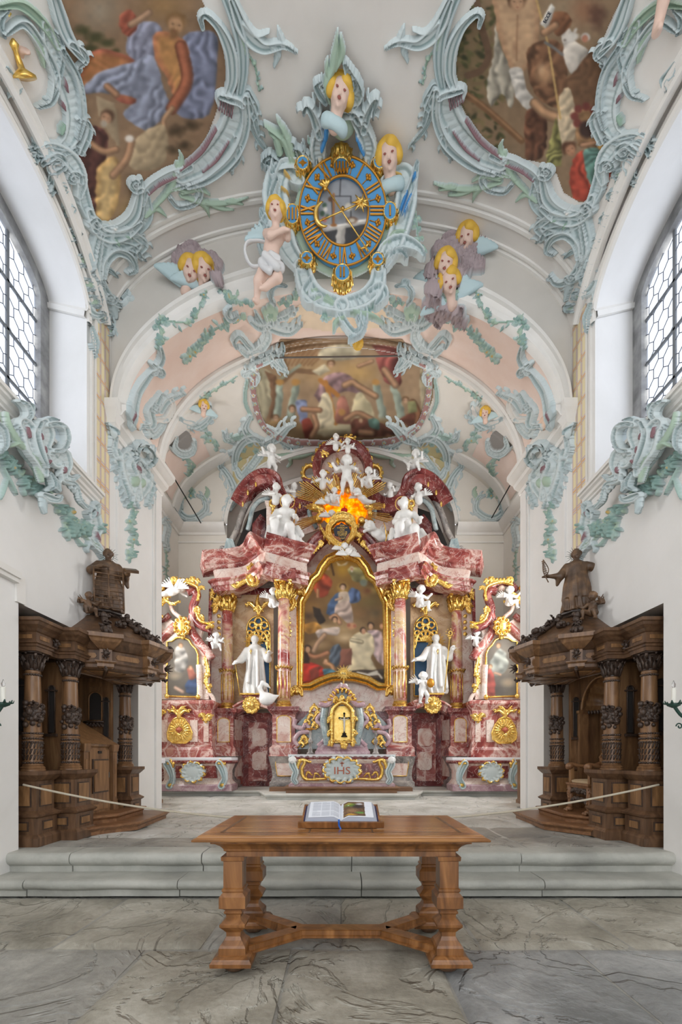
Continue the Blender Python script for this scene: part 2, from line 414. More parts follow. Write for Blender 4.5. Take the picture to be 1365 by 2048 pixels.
for s,nm in((-1,'left'),(1,'right')):
 mb=MB();X=s*WX
 pr=[(-.06,-.02),(-.06,.03),(-.03,.04),(0,.04),(.02,.07),(.05,.12),(.10,.14),(.12,.19),(.16,.22),(.18,.25),(.25,.25),(.25,-.02)]
 mb.sweep([(X,6.02,5.68),(X,7.80,5.80)],pr,Vector((-s,0,0)),True,flip=s<0)
 mb.stack([(p[0],p[1])for p in(rect(-WX-.02,-WX+.13,5.96,6.1)if s<0 else rect(WX-.13,WX+.02,5.96,6.1))],[(-.06,5.55),(-.03,5.62),(0,5.66),(.0,5.72),(.05,5.82),(.06,5.84),(.06,5.94)])
 shell(mb.build('trim_impost_'+nm,'moulding',smooth=True,angle=35))
 mb=MB()
 for y in(6.25,7.45):mb.b2(X,s*(WX-.025),y-.02,y+.02,3.0,5.72)
 mb.b2(X,s*(WX-.03),7.52,7.75,FZ,5.72)
 struct(mb.build('trim_reveal_'+nm,'plaster'))
mb=MB()
for y,dz in((6.06,0),(5.74,0)):
 P=[];Nn=[]
 for i in range(8,n-7):
  x=-WX*math.cos(math.pi*i/n);P.append((x,y,vault(x)));dx=1e-3;g=(vault(x+dx)-vault(x-dx))/(2*dx);Nn.append(Vector((g,0,-1)).normalized())
 mb.sweep(P,[(-.07,-.01),(-.06,.02),(-.03,.02),(-.02,.0),(.0,.0),(.01,.025),(.05,.025),(.06,-.01)],Nn)
struct(mb.build('trim_vault_ribs','moulding',smooth=True,angle=35))
CXW,CYB=4.3,11.9
mb=MB();xs=np.linspace(-1,1,121);xs=CXW*np.sign(xs)*(1-(1-np.abs(xs))**1.4)
grid_mesh(mb,[[(x,y,cvault(x))for x in xs]for y in np.linspace(7.78,CYB,40)])
shell(mb.build('ceiling_choir','plaster_choir',smooth=True))
for s,nm in((-1,'left'),(1,'right')):
 mb=MB();X=s*CXW
 def q(y0,y1,z0,z1):mb.add([(X,y0,z0),(X,y1,z0),(X,y1,z1),(X,y0,z1)],[(0,1,2,3)])
 q(7.75,8.45,0,7.33);q(9.95,CYB,0,7.33);q(8.45,9.95,0,2.6);q(8.45,9.95,6.6,7.33)
 x2=s*4.7
 for(y,z0,z1)in((8.45,2.6,6.6),(9.95,2.6,6.6)):mb.add([(X,y,z0),(x2,y,z0),(x2,y,z1),(X,y,z1)],[(0,1,2,3)])
 for z in(2.6,6.6):mb.add([(X,8.45,z),(x2,8.45,z),(x2,9.95,z),(X,9.95,z)],[(0,1,2,3)])
 shell(mb.build('wall_choir_'+nm,'plaster_choir'))
 mb=MB();mb.add([(s*WX,7.75,0),(X,7.78,0),(X,7.78,9.5),(s*WX,7.75,9.5)],[(0,1,2,3)])
 struct(mb.build('wall_chancel_back_'+nm,'plaster_choir'))
 mb=MB();pr=[(-.06,0),(-.06,.03),(0,.04),(.03,.09),(.10,.16),(.16,.2),(.2,.2),(.2,0)]
 mb.sweep([(X,7.8,7.12),(X,CYB,7.12),],pr,Vector((-s,0,0)),flip=s<0)
 mb.sweep([(X,CYB,7.12),(s*3.05,CYB,7.12)],pr,Vector((0,-1,0)),flip=s<0)
 mb.sweep([(X,CYB,6.85),(s*3.05,CYB,6.85)],[(0,0),(0,.03),(.04,.03),(.04,0)],Vector((0,-1,0)),flip=s<0)
 struct(mb.build('trim_choir_cornice_'+nm,'moulding',smooth=True,angle=35))
 mb=MB()
 for y in(10.0,11.55):
  P=[];Nn=[]
  for x in np.linspace(4.28,2.9,24):
   P.append((s*x,y,cvault(x)));g=(cvault(x+.001)-cvault(x-.001))/.002;Nn.append(Vector((s*g,0,-1)).normalized())
  mb.sweep(P,[(-.16,-.01),(-.15,.05),(-.1,.06),(.1,.06),(.15,.05),(.16,-.01)],Nn)
 struct(mb.build('trim_choir_rib_'+nm,'moulding',smooth=True,angle=35))
 mb=MB();P=[]
 for x in np.linspace(4.26,3.3,20):
  g=(cvault(x+.001)-cvault(x-.001))/.002;nn=Vector((s*g,0,-1)).normalized()
  P.append([Vector((s*x,y,cvault(x)))+nn*.012 for y in np.linspace(10.3,11.3,6)])
 grid_mesh(mb,P);shell(mb.build('trim_pink_field_'+nm,'pink_plaster',smooth=True))
mb=MB();EA=(3.02,7.33,9.32);lo=[];hi=[]
for i in range(n+1):
 x=-CXW*math.cos(math.pi*i/n);xx=min(1,abs(x)/EA[0])
 lo.append((x,CYB,EA[1]+(EA[2]-EA[1])*math.sqrt(max(0,1-xx*xx))));hi.append((x,CYB,cvault(x)+.01))
grid_mesh(mb,[lo,hi])
for s in(-1,1):mb.add([(s*4.3,CYB,0),(s*3.02,CYB,0),(s*3.02,CYB,7.33),(s*4.3,CYB,7.33)],[(0,1,2,3)])
mb_apse=MB();rows=[]
for t in np.linspace(0,1,14):
 y=CYB+1.3*math.sin(t*math.pi/2);k=math.cos(t*math.pi/2)
 hs=.35*EA[0]+.65*EA[0]*k;cr=EA[1]+(EA[2]-EA[1])*(.55+.45*k)
 rows.append([(-hs,y,0)]+[(-hs*math.cos(a),y,EA[1]+(cr-EA[1])*math.sin(a))for a in A]+[(hs,y,0)])
grid_mesh(mb_apse,rows)
mb_apse.add([(-1.1,13.2,0),(1.1,13.2,0),(1.1,13.2,9.3),(-1.1,13.2,9.3)],[(0,1,2,3)])
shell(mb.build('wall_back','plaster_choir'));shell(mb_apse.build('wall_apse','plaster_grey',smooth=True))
mb=MB()
P=[(ell(*EA,a)[0],CYB,ell(*EA,a)[1])for a in A];mb.sweep(P,[(-.02,0),(-.02,.05),(.06,.06),(.1,.03),(.14,.03),(.16,0)],Vector((0,-1,0)))
P2=[(ell(2.75,7.4,9.0,a)[0],12.5,ell(2.75,7.4,9.0,a)[1])for a in A];mb.sweep(P2,[(-.02,0),(-.02,.04),(.08,.05),(.1,0)],Vector((0,-1,0)))
struct(mb.build('trim_apse_arch','moulding',smooth=True,angle=35))
tag(MB().tube([at(443,717,7.62),at(925,710,7.62)],.013,8).build('tie_rod','grey_iron'),'straight iron tie rod spanning the crown of the chancel arch','tie rod')
tag(MB().tube([at(318,905,9.6),at(402,1046,11.7)],.014,8).build('tie_rod','black_iron'),'slanting iron rod over the pink field left of the high altar','tie rod')
tag(MB().tube([at(1056,908,9.6),at(984,1036,11.7)],.014,8).build('tie_rod','black_iron'),'slanting iron rod over the pink field right of the high altar','tie rod')
# -------- floors and steps
random.seed(3)
def slab_mat(name,a,b_,c_):
 m,nt,b,N,L=_new(name)
 n1=_noise(nt,1.7,8,.6,.6);n2=_noise(nt,24,4)
 mx=N('ShaderNodeMath');mx.operation='MULTIPLY_ADD';L(n2.outputs[0],mx.inputs[0]);mx.inputs[1].default_value=.22;L(n1.outputs[0],mx.inputs[2])
 L(_ramp(nt,mx.outputs[0],[(.42,a),(.6,b_),(.78,c_)]),b.inputs['Base Color'])
 b.inputs['Roughness'].default_value=.5
 n3=_noise(nt,1.3,6,.9,.55);r=N('ShaderNodeValToRGB');e=r.color_ramp.elements
 e[0].position=.40;e[0].color=(0,0,0,1);e[1].position=.43;e[1].color=(.5,.5,.5,1)
 for p,v in((.52,.5),(.545,.85),(.62,.85),(.65,1)):x=e.new(p);x.color=(v,v,v,1)
 L(n3.outputs[0],r.inputs[0])
 ad=N('ShaderNodeMath');ad.operation='MULTIPLY_ADD';L(n2.outputs[0],ad.inputs[0]);ad.inputs[1].default_value=.16;L(r.outputs[0],ad.inputs[2])
 bp=N('ShaderNodeBump');bp.inputs['Strength'].default_value=1.0;bp.inputs['Distance'].default_value=.045
 L(ad.outputs[0],bp.inputs['Height']);L(bp.outputs[0],b.inputs['Normal'])
slab_mat('slab_warm',(126,122,110),(160,155,142),(190,186,174))
slab_mat('slab_grey',(128,126,120),(154,152,145),(182,180,172))
slab_mat('slab_blue',(118,119,118),(144,145,144),(174,174,172))
slab_mat('slab_light',(172,172,164),(198,197,190),(218,217,212))
def slab(x0,x1,y0,y1,z,mat,parent,amp=.006,nx=14,ny=14,gap=.006):
 mb=MB();seed=Vector((random.random()*50,random.random()*50,0));P=[]
 x0+=gap;x1-=gap;y0+=gap;y1-=gap
 for i in range(ny+1):
  r=[]
  for j in range(nx+1):
   x=x0+(x1-x0)*j/nx;y=y0+(y1-y0)*i/ny
   e=min(x-x0,x1-x,y-y0,y1-y);r.append((x,y,z-.012*max(0,1-e/.03)**2+amp*mnoise.noise(Vector((x,y,0))*1.8+seed)-(amp if e==0 else 0)))
  P.append(r)
 grid_mesh(mb,P)
 per=[P[0][j]for j in range(nx)]+[P[i][nx]for i in range(ny)]+[P[ny][j]for j in range(nx,0,-1)]+[P[i][0]for i in range(ny,0,-1)]
 mb.rings([per,[(x,y,z-.05)for x,y,_ in per]],False,False)
 o=mb.build('stone_slab',mat,parent,smooth=True,angle=50);o['kind']='structure';return o
mb=MB();mb.b2(-3.2,3.2,-3.6,4.25,-.2,-.022)
fl=struct(mb.build('floor','slab_grey'))
rows=[(2.93,3.97,[-3.12,-1.89,-.92,0.0,.92,1.92,3.12],['slab_warm','slab_warm','slab_grey','slab_warm','slab_warm','slab_warm']),(1.85,2.93,[-3.12,-1.27,-.32,.60,1.52,3.12],['slab_grey','slab_warm','slab_warm','slab_blue','slab_blue']),(.8,1.85,[-3.12,-1.9,-.6,.8,2.0,3.12],['slab_grey']*5),(-.6,.8,[-3.12,-1.2,.3,1.6,3.12],['slab_warm']*4)]
for y0,y1,xs_,ms in rows:
 for i in range(len(xs_)-1):slab(xs_[i],xs_[i+1],y0,y1,0,ms[i],fl,.010 if y0>1 else .004,24 if y0>1.5 else 8,20 if y0>1.5 else 8)
mb=MB();mb.b2(-4.4,4.4,4.3,13.3,-.1,FZ-.022)
fl2=struct(mb.build('floor_chancel','slab_light'))
yr=[4.46,5.05,5.8,6.55,7.3,8.0,8.7,9.4,10.1]
for i in range(len(yr)-1):
 x=-4.2+random.random()*.5-.3;lim=4.2 if yr[i]>7.7 else(3.9 if yr[i]>4.6 else 3.3)
 x=-lim
 while x<lim:
  x2=min(lim,x+.75+random.random()*.8)
  if lim-x2<.35:x2=lim
  slab(x,x2,yr[i],yr[i+1],FZ+random.uniform(-.004,.003),'slab_light' if yr[i]>6.5 else('slab_grey' if yr[i]<5 else random.choice(['slab_grey','slab_light'])),fl2,.007,10,8);x=x2
def step(name,yf,z0,z1,back,joints,parent,mat='stone_step'):
 h=z1-z0
 prof=[(0.05,z0),(.05,z0+h*.36),(.03,z0+h*.44),(.01,z0+h*.5),(-.005,z0+h*.62),(-.008,z0+h*.76),(0,z0+h*.9),(.02,z0+h*.98),(.05,z1),(back,z1),(back,z0)]
 for a,b_ in zip(joints[:-1],joints[1:]):
  R=[];nn=max(2,int((b_-a)/.12));sd=random.random()*40
  for i in range(nn+1):
   x=a+.004+(b_-a-.008)*i/nn
   R.append([(x,yf+dy+.012*mnoise.noise(Vector((x*2,dy*8,sd))),z+(.008*mnoise.noise(Vector((x*2.2,z*9,sd+9)))if z>z0 else 0))for dy,z in prof])
  o=MB().rings(R).build(name,mat,parent,smooth=True,angle=40);o['kind']='structure'
st=struct(bpy.data.objects.new('floor_steps',None));COL.objects.link(st)
step('step_stone',3.93,0,.153,.36,[-3.4,-2.78,-1.43,.18,1.78,3.4],st)
step('step_stone',4.19,.13,FZ,.28,[-3.5,-2.53,-1.3,.1,1.68,3.5],st)
# -------- relief laid on real surfaces
def _bvh(objs):
 vs=[];fs=[]
 for o in objs:
  k=len(vs);off=o.matrix_basis.translation
  vs.extend([v.co+off for v in o.data.vertices]);fs.extend([[k+i for i in p.vertices]for p in o.data.polygons])
 return BVHTree.FromPolygons(vs,fs)
TREE=_bvh(SHELL)
CAM=Vector((0,0,EYE))
def hit(px,py):
 """the point of the building's surface that is seen at a pixel, and its normal towards the room"""
 d=Vector(((px-CX)/F,1,(HY-py)/F)).normalized()
 p,n_,_,_=TREE.ray_cast(CAM,d)
 if p is None:return None,None
 if n_.dot(d)>0:n_=-n_
 return p,n_
def side_plane(x0):
 """upright plane parallel to the side walls"""
 nn=Vector((-1 if x0>0 else 1,0,0))
 def f(px,py):
  r=Vector(((px-CX)/F,1,(HY-py)/F))
  return(None,None)if r.x*x0<=1e-6 else(CAM+r*(x0/r.x),nn)
 return f
def plane(dist,tilt=0.0,py0=0.0):
 """upright plane facing the nave at a distance (tilt: metres further back per metre of height above row py0)"""
 z0=EYE+(HY-py0)*dist/F
 nn=Vector((0,-1,tilt)).normalized()
 def f(px,py):
  r=Vector(((px-CX)/F,1,(HY-py)/F));t=(dist-tilt*z0)/(1-tilt*(r.z))if tilt else dist
  if tilt:t=(dist+tilt*(EYE-z0))/(1-tilt*r.z)
  return CAM+r*t,nn
 return f
def profile_surf(prof):
 """surface made of a (distance, height) profile carried sideways; prof listed from the bottom up"""
 def f(px,py):
  k=(HY-py)/F
  for(d0,z0),(d1,z1)in zip(prof[:-1],prof[1:]):
   g0=(z0-EYE)-k*d0;g1=(z1-EYE)-k*d1
   if g0*g1<=0 or(d1,z1)==prof[-1]:
    t=g0/(g0-g1)if g0!=g1 else 0;d=d0+(d1-d0)*t
    nn=Vector((0,-(z1-z0),(d1-d0))).normalized()
    return CAM+Vector(((px-CX)/F,1,k))*d,nn
 return f
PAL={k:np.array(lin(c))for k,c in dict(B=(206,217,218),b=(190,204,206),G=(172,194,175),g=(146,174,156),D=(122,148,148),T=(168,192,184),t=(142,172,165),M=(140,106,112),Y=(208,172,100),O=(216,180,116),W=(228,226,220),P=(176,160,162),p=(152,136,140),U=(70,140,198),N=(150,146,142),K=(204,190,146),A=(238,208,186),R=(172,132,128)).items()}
class Relief:
 """strokes and blobs drawn in photo pixels; turned into a raised mesh on a surface"""
 def __init__(s,step=2.0):s.items=[];s.step=step
 def stroke(s,pts,w,h=.03,kind='c',col='B',dark=None,base=.45,sm=6,ser=0,serf=9.0):
  P=np.array(smooth_path(pts,sm));L_=np.concatenate([[0],np.cumsum(np.hypot(*np.diff(P,axis=0).T))])
  if L_[-1]<1:return s
  m_=max(3,int(L_[-1]/max(1.0,s.step*.6)));u=np.linspace(0,L_[-1],m_)
  X=np.interp(u,L_,P[:,0]);Y=np.interp(u,L_,P[:,1]);t=u/L_[-1]
  w=w if hasattr(w,'__len__')else(w*.35,w,w*.3);ww=np.interp(t,np.linspace(0,1,len(w)),w)
  if ser:ww=ww*(1+ser*(((u/serf)%1.0)-.5))
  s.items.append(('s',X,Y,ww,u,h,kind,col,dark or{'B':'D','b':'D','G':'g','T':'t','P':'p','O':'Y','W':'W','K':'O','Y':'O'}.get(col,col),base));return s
 def blob(s,x,y,r,h=.03,col='T',ry=None,kind='r'):
  s.items.append(('b',x,y,r,ry or r,h,col));return s
 def flower(s,x,y,r,h=.035,col='T',cen='t'):
  for k in range(5):
   a=k*1.2566+x;s.blob(x+r*.62*math.cos(a),y+r*.62*math.sin(a),r*.52,h*.8,col)
  return s.blob(x,y,r*.42,h,cen)
 def leaf(s,x,y,ang,ln,w,h=.025,col='T'):
  dx,dy=math.cos(ang),math.sin(ang)
  return s.stroke([(x,y),(x+dx*ln*.5-dy*ln*.1,y+dy*ln*.5+dx*ln*.1),(x+dx*ln,y+dy*ln)],(w*.3,w,w*.8,.6),h,'l',col,sm=4)
 def grapes(s,x,y,r,h=.05,col='t',down=(0,1)):
  for k in range(9):
   rr=r*(1-k/14);a=k*2.4;q_=k/9
   s.blob(x+down[0]*r*1.6*q_+rr*.6*math.cos(a)*(1-q_),y+down[1]*r*1.6*q_+rr*.6*math.sin(a)*(1-q_),r*.36,h,col)
  return s
 def garland(s,pts,w=9,n=None,col=('T','t','G'),h=.035,fl=.5,gr=0.0,seed=1,stem=True):
  rnd=random.Random(seed);P=smooth_path(pts,8);L_=sum(np.hypot(*(P[i+1]-P[i]))for i in range(len(P)-1))
  n=n or int(L_/(w*.55))
  if stem:s.stroke(pts,(1.6,1.8,1.2),h*.5,'r','g')
  for k in range(n):
   q_=P[int(rnd.random()*(len(P)-1))];f=rnd.random()
   x,y=q_[0]+rnd.gauss(0,w*.35),q_[1]+rnd.gauss(0,w*.35)
   if f<fl:s.flower(x,y,w*rnd.uniform(.35,.6),h*rnd.uniform(.8,1.2),rnd.choice(col),rnd.choice(('t','G','Y')if rnd.random()<.25 else('t','g')))
   elif f<fl+gr:s.grapes(x,y,w*.7,h*1.3)
   else:s.leaf(x,y,rnd.uniform(0,6.28),w*rnd.uniform(.7,1.3),w*.26,h*rnd.uniform(.6,1),rnd.choice(col))
  return s
 def acanthus(s,pts,w,h=.035,col='B',side=1,n=None,ln=1.3,kind='c',fr=.32):
  """scroll with leaf tips along its outer side"""
  P=np.array(smooth_path(pts,8));s.stroke(pts,w,h,kind,col);mw=max(w)if hasattr(w,'__len__')else w
  L_=np.concatenate([[0],np.cumsum(np.hypot(*np.diff(P,axis=0).T))]);n=n or max(2,int(L_[-1]/(mw*1.5)))
  for k in range(n):
   t=(k+.6)/n;i=min(len(P)-2,int(np.searchsorted(L_,t*L_[-1])));d=P[min(i+1,len(P)-1)]-P[max(i-1,0)];d=d/(np.hypot(*d)+1e-6)
   nrm=np.array([-d[1],d[0]])*side;a=P[i]+nrm*mw*.5;l=mw*ln*(.7+.5*math.sin(t*3.1))
   s.stroke([a,a+nrm*l*.6+d*l*.35,a+nrm*l*.75+d*l*1.05],(mw*fr,mw*fr*.9,mw*.1),h*.85,'l',col,sm=3)
  return s
 def curl(s,x,y,r,a0=0,turns=1.2,w=5,h=.04,col='B',cw=1):
  P=[(x+r*(1-.75*t)*math.cos(math.radians(a0)+cw*t*turns*6.283),y+r*(1-.75*t)*math.sin(math.radians(a0)+cw*t*turns*6.283))for t in np.linspace(0,1,12)]
  return s.stroke(P,(w,w*.9,w*.6),h,'c',col)
 def mirror(s,cx=CX):
  for it in list(s.items):
   if it[0]=='s':s.items.append((it[0],2*cx-it[1],*it[2:]))
   else:s.items.append((it[0],2*cx-it[1],*it[2:]))
  return s
 def build(s,name,surf=hit,mat='stucco',parent=None,two=False,lift=.004,hs=1.0):
  st_=s.step;pad=3*st_
  xs0=min([(i[1]-i[3]).min()if i[0]=='s' else i[1]-i[3]for i in s.items])-pad;xs1=max([(i[1]+i[3]).max()if i[0]=='s' else i[1]+i[3]for i in s.items])+pad
  ys0=min([(i[2]-i[3]).min()if i[0]=='s' else i[2]-i[4]for i in s.items])-pad;ys1=max([(i[2]+i[3]).max()if i[0]=='s' else i[2]+i[4]for i in s.items])+pad
  nx=int((xs1-xs0)/st_)+2;ny=int((ys1-ys0)/st_)+2
  H=np.zeros((ny,nx));C=np.zeros((ny,nx,3))+PAL['B']
  for it in s.items:
   if it[0]=='s':
    _,X,Y,ww,u,h,kind,col,dark,base=it;mw=ww.max()
    i0=max(0,int((X.min()-mw-xs0)/st_)-1);i1=min(nx,int((X.max()+mw-xs0)/st_)+3)
    j0=max(0,int((Y.min()-mw-ys0)/st_)-1);j1=min(ny,int((Y.max()+mw-ys0)/st_)+3)
    gx=xs0+np.arange(i0,i1)*st_;gy=ys0+np.arange(j0,j1)*st_
    D=np.full((j1-j0,i1-i0),9.0);U=np.zeros_like(D)
    for x,y,w_,uu in zip(X,Y,ww,u):
     a0=max(0,int((x-w_-gx[0])/st_));a1=int((x+w_-gx[0])/st_)+2;b0=max(0,int((y-w_-gy[0])/st_));b1=int((y+w_-gy[0])/st_)+2
     d=np.hypot((gx[a0:a1]-x)[None,:],(gy[b0:b1]-y)[:,None])/max(w_,.3)
     sub=D[b0:b1,a0:a1];m_=d<sub;sub[m_]=d[m_];U[b0:b1,a0:a1][m_]=uu
    inside=D<1;Dc=np.clip(D,0,1)
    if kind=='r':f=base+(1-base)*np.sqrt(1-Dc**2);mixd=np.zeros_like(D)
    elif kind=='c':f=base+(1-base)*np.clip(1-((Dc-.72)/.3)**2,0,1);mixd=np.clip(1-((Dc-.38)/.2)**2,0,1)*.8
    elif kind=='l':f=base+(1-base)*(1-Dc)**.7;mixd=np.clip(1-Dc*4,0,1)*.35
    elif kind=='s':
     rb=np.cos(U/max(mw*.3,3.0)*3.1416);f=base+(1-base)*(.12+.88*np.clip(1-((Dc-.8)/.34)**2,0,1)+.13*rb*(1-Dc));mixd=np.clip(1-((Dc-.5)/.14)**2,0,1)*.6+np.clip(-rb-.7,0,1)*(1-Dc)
    elif kind=='f':f=np.full_like(D,base);mixd=np.zeros_like(D)
    hh=np.where(inside,h*f,0)
    sub=H[j0:j1,i0:i1];m_=hh>sub;sub[m_]=hh[m_]
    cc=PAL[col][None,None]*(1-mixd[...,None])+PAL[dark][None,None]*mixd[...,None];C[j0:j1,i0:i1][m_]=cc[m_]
   else:
    _,x,y,r,ry,h,col=it
    i0=max(0,int((x-r-xs0)/st_));i1=min(nx,int((x+r-xs0)/st_)+2);j0=max(0,int((y-ry-ys0)/st_));j1=min(ny,int((y+ry-ys0)/st_)+2)
    d=np.hypot(((xs0+np.arange(i0,i1)*st_-x)/r)[None,:],((ys0+np.arange(j0,j1)*st_-y)/ry)[:,None])
    hh=np.where(d<1,h*(.35+.65*np.sqrt(1-np.clip(d,0,1)**2)),0);sub=H[j0:j1,i0:i1];m_=hh>sub;sub[m_]=hh[m_];C[j0:j1,i0:i1][m_]=PAL[col]
  on=H>0;use=on.copy()
  use[1:]|=on[:-1];use[:-1]|=on[1:];t_=use.copy();use[:,1:]|=t_[:,:-1];use[:,:-1]|=t_[:,1:]
  idx=-np.ones((ny,nx),int);vs=[];cs=[];back=[]
  for j,i in zip(*np.nonzero(use)):
   p,n_=surf(xs0+i*st_,ys0+j*st_)
   if p is None:continue
   idx[j,i]=len(vs);h=H[j,i]*hs
   vs.append(p+n_*(h+(lift if h else(-.004 if not two else 0))));cs.append((*C[j,i],1));back.append(p-n_*h)
  mb=MB();q_=on[:-1,:-1]|on[1:,:-1]|on[:-1,1:]|on[1:,1:];fs=[]
  for j,i in zip(*np.nonzero(q_)):
   f=(idx[j,i],idx[j,i+1],idx[j+1,i+1],idx[j+1,i])
   if min(f)<0:continue
   if max((vs[f[0]]-vs[f[2]]).length,(vs[f[1]]-vs[f[3]]).length)>.35:continue
   fs.append(f)
  mb.v=[tuple(v)for v in vs];mb.f=list(fs);mb.c=cs
  if two:
   k=len(mb.v);mb.v+=[tuple(v)for v in back];mb.f+=[tuple(a+k for a in f)[::-1]for f in fs];mb.c=cs+cs
  if not mb.f:print('EMPTY relief',name);return None
  if parent is not None:return mb.build(name,mat,parent,smooth=True)
  par=list(range(len(mb.v)))
  def root(a):
   while par[a]!=a:par[a]=par[par[a]];a=par[a]
   return a
  for f in mb.f:
   r0=root(f[0])
   for a in f[1:]:par[root(a)]=r0
  if two:
   for a in range(len(vs)):par[root(a+len(vs))]=root(a)
  isl={}
  for f in mb.f:isl.setdefault(root(f[0]),[]).append(f)
  big=sorted(isl.values(),key=len,reverse=True)
  if len(big)<2:return mb.build(name,mat,None,smooth=True)
  o=bpy.data.objects.new(name,None);COL.objects.link(o);o.location=mb.v[big[0][0][0]]
  for fs in big:
   if len(fs)<6:continue
   ids=sorted({a for f in fs for a in f});mp_={a:i for i,a in enumerate(ids)};m2=MB();m2.v=[mb.v[a]for a in ids];m2.c=[mb.c[a]for a in ids];m2.f=[tuple(mp_[a]for a in f)for f in fs]
   m2.build('stucco_piece',mat,o,smooth=True)
  return o
  # -------- sculpted bodies: blended solids meshed by surface nets
def surface_nets(fn,lo,hi,vox):
 n=[max(4,int(math.ceil((hi[k]-lo[k])/vox))+1)for k in range(3)]
 ax=[lo[k]+np.arange(n[k])*vox for k in range(3)]
 G=np.stack(np.meshgrid(*ax,indexing='ij'),-1);S=fn(G.reshape(-1,3)).reshape(n)
 neg=S<0;cnt=np.zeros([k-1 for k in n],int)
 corner=[(i,j,k)for i in(0,1)for j in(0,1)for k in(0,1)]
 sl=lambda c:tuple(slice(c[a],n[a]-1+c[a])for a in range(3))
 for c in corner:cnt+=neg[sl(c)]
 act=(cnt>0)&(cnt<8)
 acc=np.zeros((*act.shape,3));num=np.zeros(act.shape)
 for a in range(len(corner)):
  for b_ in range(a+1,len(corner)):
   ca,cb=corner[a],corner[b_]
   if sum(abs(p-q_)for p,q_ in zip(ca,cb))!=1:continue
   sa,sb=S[sl(ca)],S[sl(cb)];cr=(sa<0)!=(sb<0)
   t=np.where(cr,sa/np.where(sa-sb==0,1,sa-sb),0)
   pt=np.stack([ca[k]+(cb[k]-ca[k])*t for k in range(3)],-1)
   acc+=np.where(cr[...,None],pt,0);num+=cr
 idx=-np.ones(act.shape,int);ids=np.argwhere(act);idx[act]=np.arange(len(ids))
 Vt=np.array(lo)+(ids+acc[act]/np.maximum(num[act],1)[:,None])*vox
 faces=[]
 for k in range(3):
  u,w_=[(1,2),(2,0),(0,1)][k]
  a=[slice(1,n[m_]-1)for m_ in range(3)];a[k]=slice(0,n[k]-1);b_=list(a);b_[k]=slice(1,n[k])
  cr=neg[tuple(a)]!=neg[tuple(b_)];p=np.argwhere(cr);first=neg[tuple(a)][cr]
  for m_ in range(3):
   if m_!=k:p[:,m_]+=1
  def cell(du,dw):
   c=p.copy();c[:,u]-=du;c[:,w_]-=dw;return idx[c[:,0],c[:,1],c[:,2]]
  f=np.stack([cell(1,1),cell(0,1),cell(0,0),cell(1,0)],1);f[~first]=f[~first][:,::-1];faces.append(f)
 return Vt,np.concatenate(faces)
def sdf(prims,k):
 def fn(P):
  R=None
  for pr in prims:
   op='+';kk=k
   t=pr[0]
   if t[0]=='-':op='-';t=t[1:]
   if t=='c':
    a,b_,r0,r1=np.array(pr[1],float),np.array(pr[2],float),pr[3],pr[4];ab=b_-a;h=np.clip(((P-a)@ab)/max(ab@ab,1e-9),0,1)
    d=np.linalg.norm(P-a-h[:,None]*ab,axis=1)-(r0+(r1-r0)*h)
   elif t=='e':
    c,r=np.array(pr[1],float),np.array(pr[2],float);q_=P-c
    if len(pr)>3 and pr[3]is not None:q_=q_@np.array(pr[3])
    k0=np.linalg.norm(q_/r,axis=1);k1=np.linalg.norm(q_/r**2,axis=1);d=k0*(k0-1)/np.maximum(k1,1e-6)
   elif t=='b':
    c,hs_=np.array(pr[1],float),np.array(pr[2],float);q_=P-c
    if len(pr)>3 and pr[3]is not None:q_=q_@np.array(pr[3])
    d=np.max(np.abs(q_)-hs_,axis=1)
   elif t=='k':
    rg=np.array(pr[1],float);z=P[:,2];f=[np.interp(z,rg[:,0],rg[:,m_])for m_ in range(1,6)]
    x,y=P[:,0]-f[2],P[:,1]-f[3];th=np.arctan2(y,x)
    fo=1+f[4]*(np.sin(pr[2]*th+pr[3]+2.2*np.sin(z*pr[4]))*.7+.3*np.sin((2*pr[2]+1)*th+1+z*pr[4]*1.3))
    d=(np.hypot(x/f[0],y/f[1])-fo)*np.minimum(f[0],f[1]);d=np.maximum(d,np.maximum(rg[0,0]-z,z-rg[-1,0]))
   if len(pr)>5 and t=='c':kk=pr[5]
   if R is None:R=d
   elif op=='+':
    h=np.clip(.5+.5*(R-d)/kk,0,1);R=R*(1-h)+d*h-kk*h*(1-h)
   else:
    h=np.clip(.5-.5*(R+d)/kk,0,1);R=R*(1-h)-d*h+kk*h*(1-h)
  return R
 return fn
def bounds(prims,pad):
 lo=np.full(3,1e9);hi=-lo
 for pr in prims:
  if pr[0][0]=='-':continue
  if pr[0]=='c':A_=[np.array(pr[1])-pr[3],np.array(pr[1])+pr[3],np.array(pr[2])-pr[4],np.array(pr[2])+pr[4]]
  elif pr[0]in 'eb':r=np.max(pr[2])if len(pr)>3 and pr[3]is not None else np.array(pr[2]);A_=[np.array(pr[1])-r,np.array(pr[1])+r]
  else:A_=[np.array([g[3]-g[1]*1.3,g[4]-g[2]*1.3,g[0]])for g in pr[1]]+[np.array([g[3]+g[1]*1.3,g[4]+g[2]*1.3,g[0]])for g in pr[1]]
  for a in A_:lo=np.minimum(lo,a);hi=np.maximum(hi,a)
 return lo-pad,hi+pad
def sculpt(prims,vox,k=None):
 lo,hi=bounds(prims,vox*2.5);return surface_nets(sdf(prims,k or vox*2.5),lo,hi,vox)
def sculpt_mesh(name,prims,vox,mat,k=None):
 Vt,Fc=sculpt(prims,vox,k);me=bpy.data.meshes.new(name)
 me.from_pydata([tuple(v)for v in Vt],[],[tuple(int(i)for i in f)for f in Fc]);me.update()
 me.polygons.foreach_set('use_smooth',[True]*len(me.polygons));me.materials.append(MATS[mat]);return me
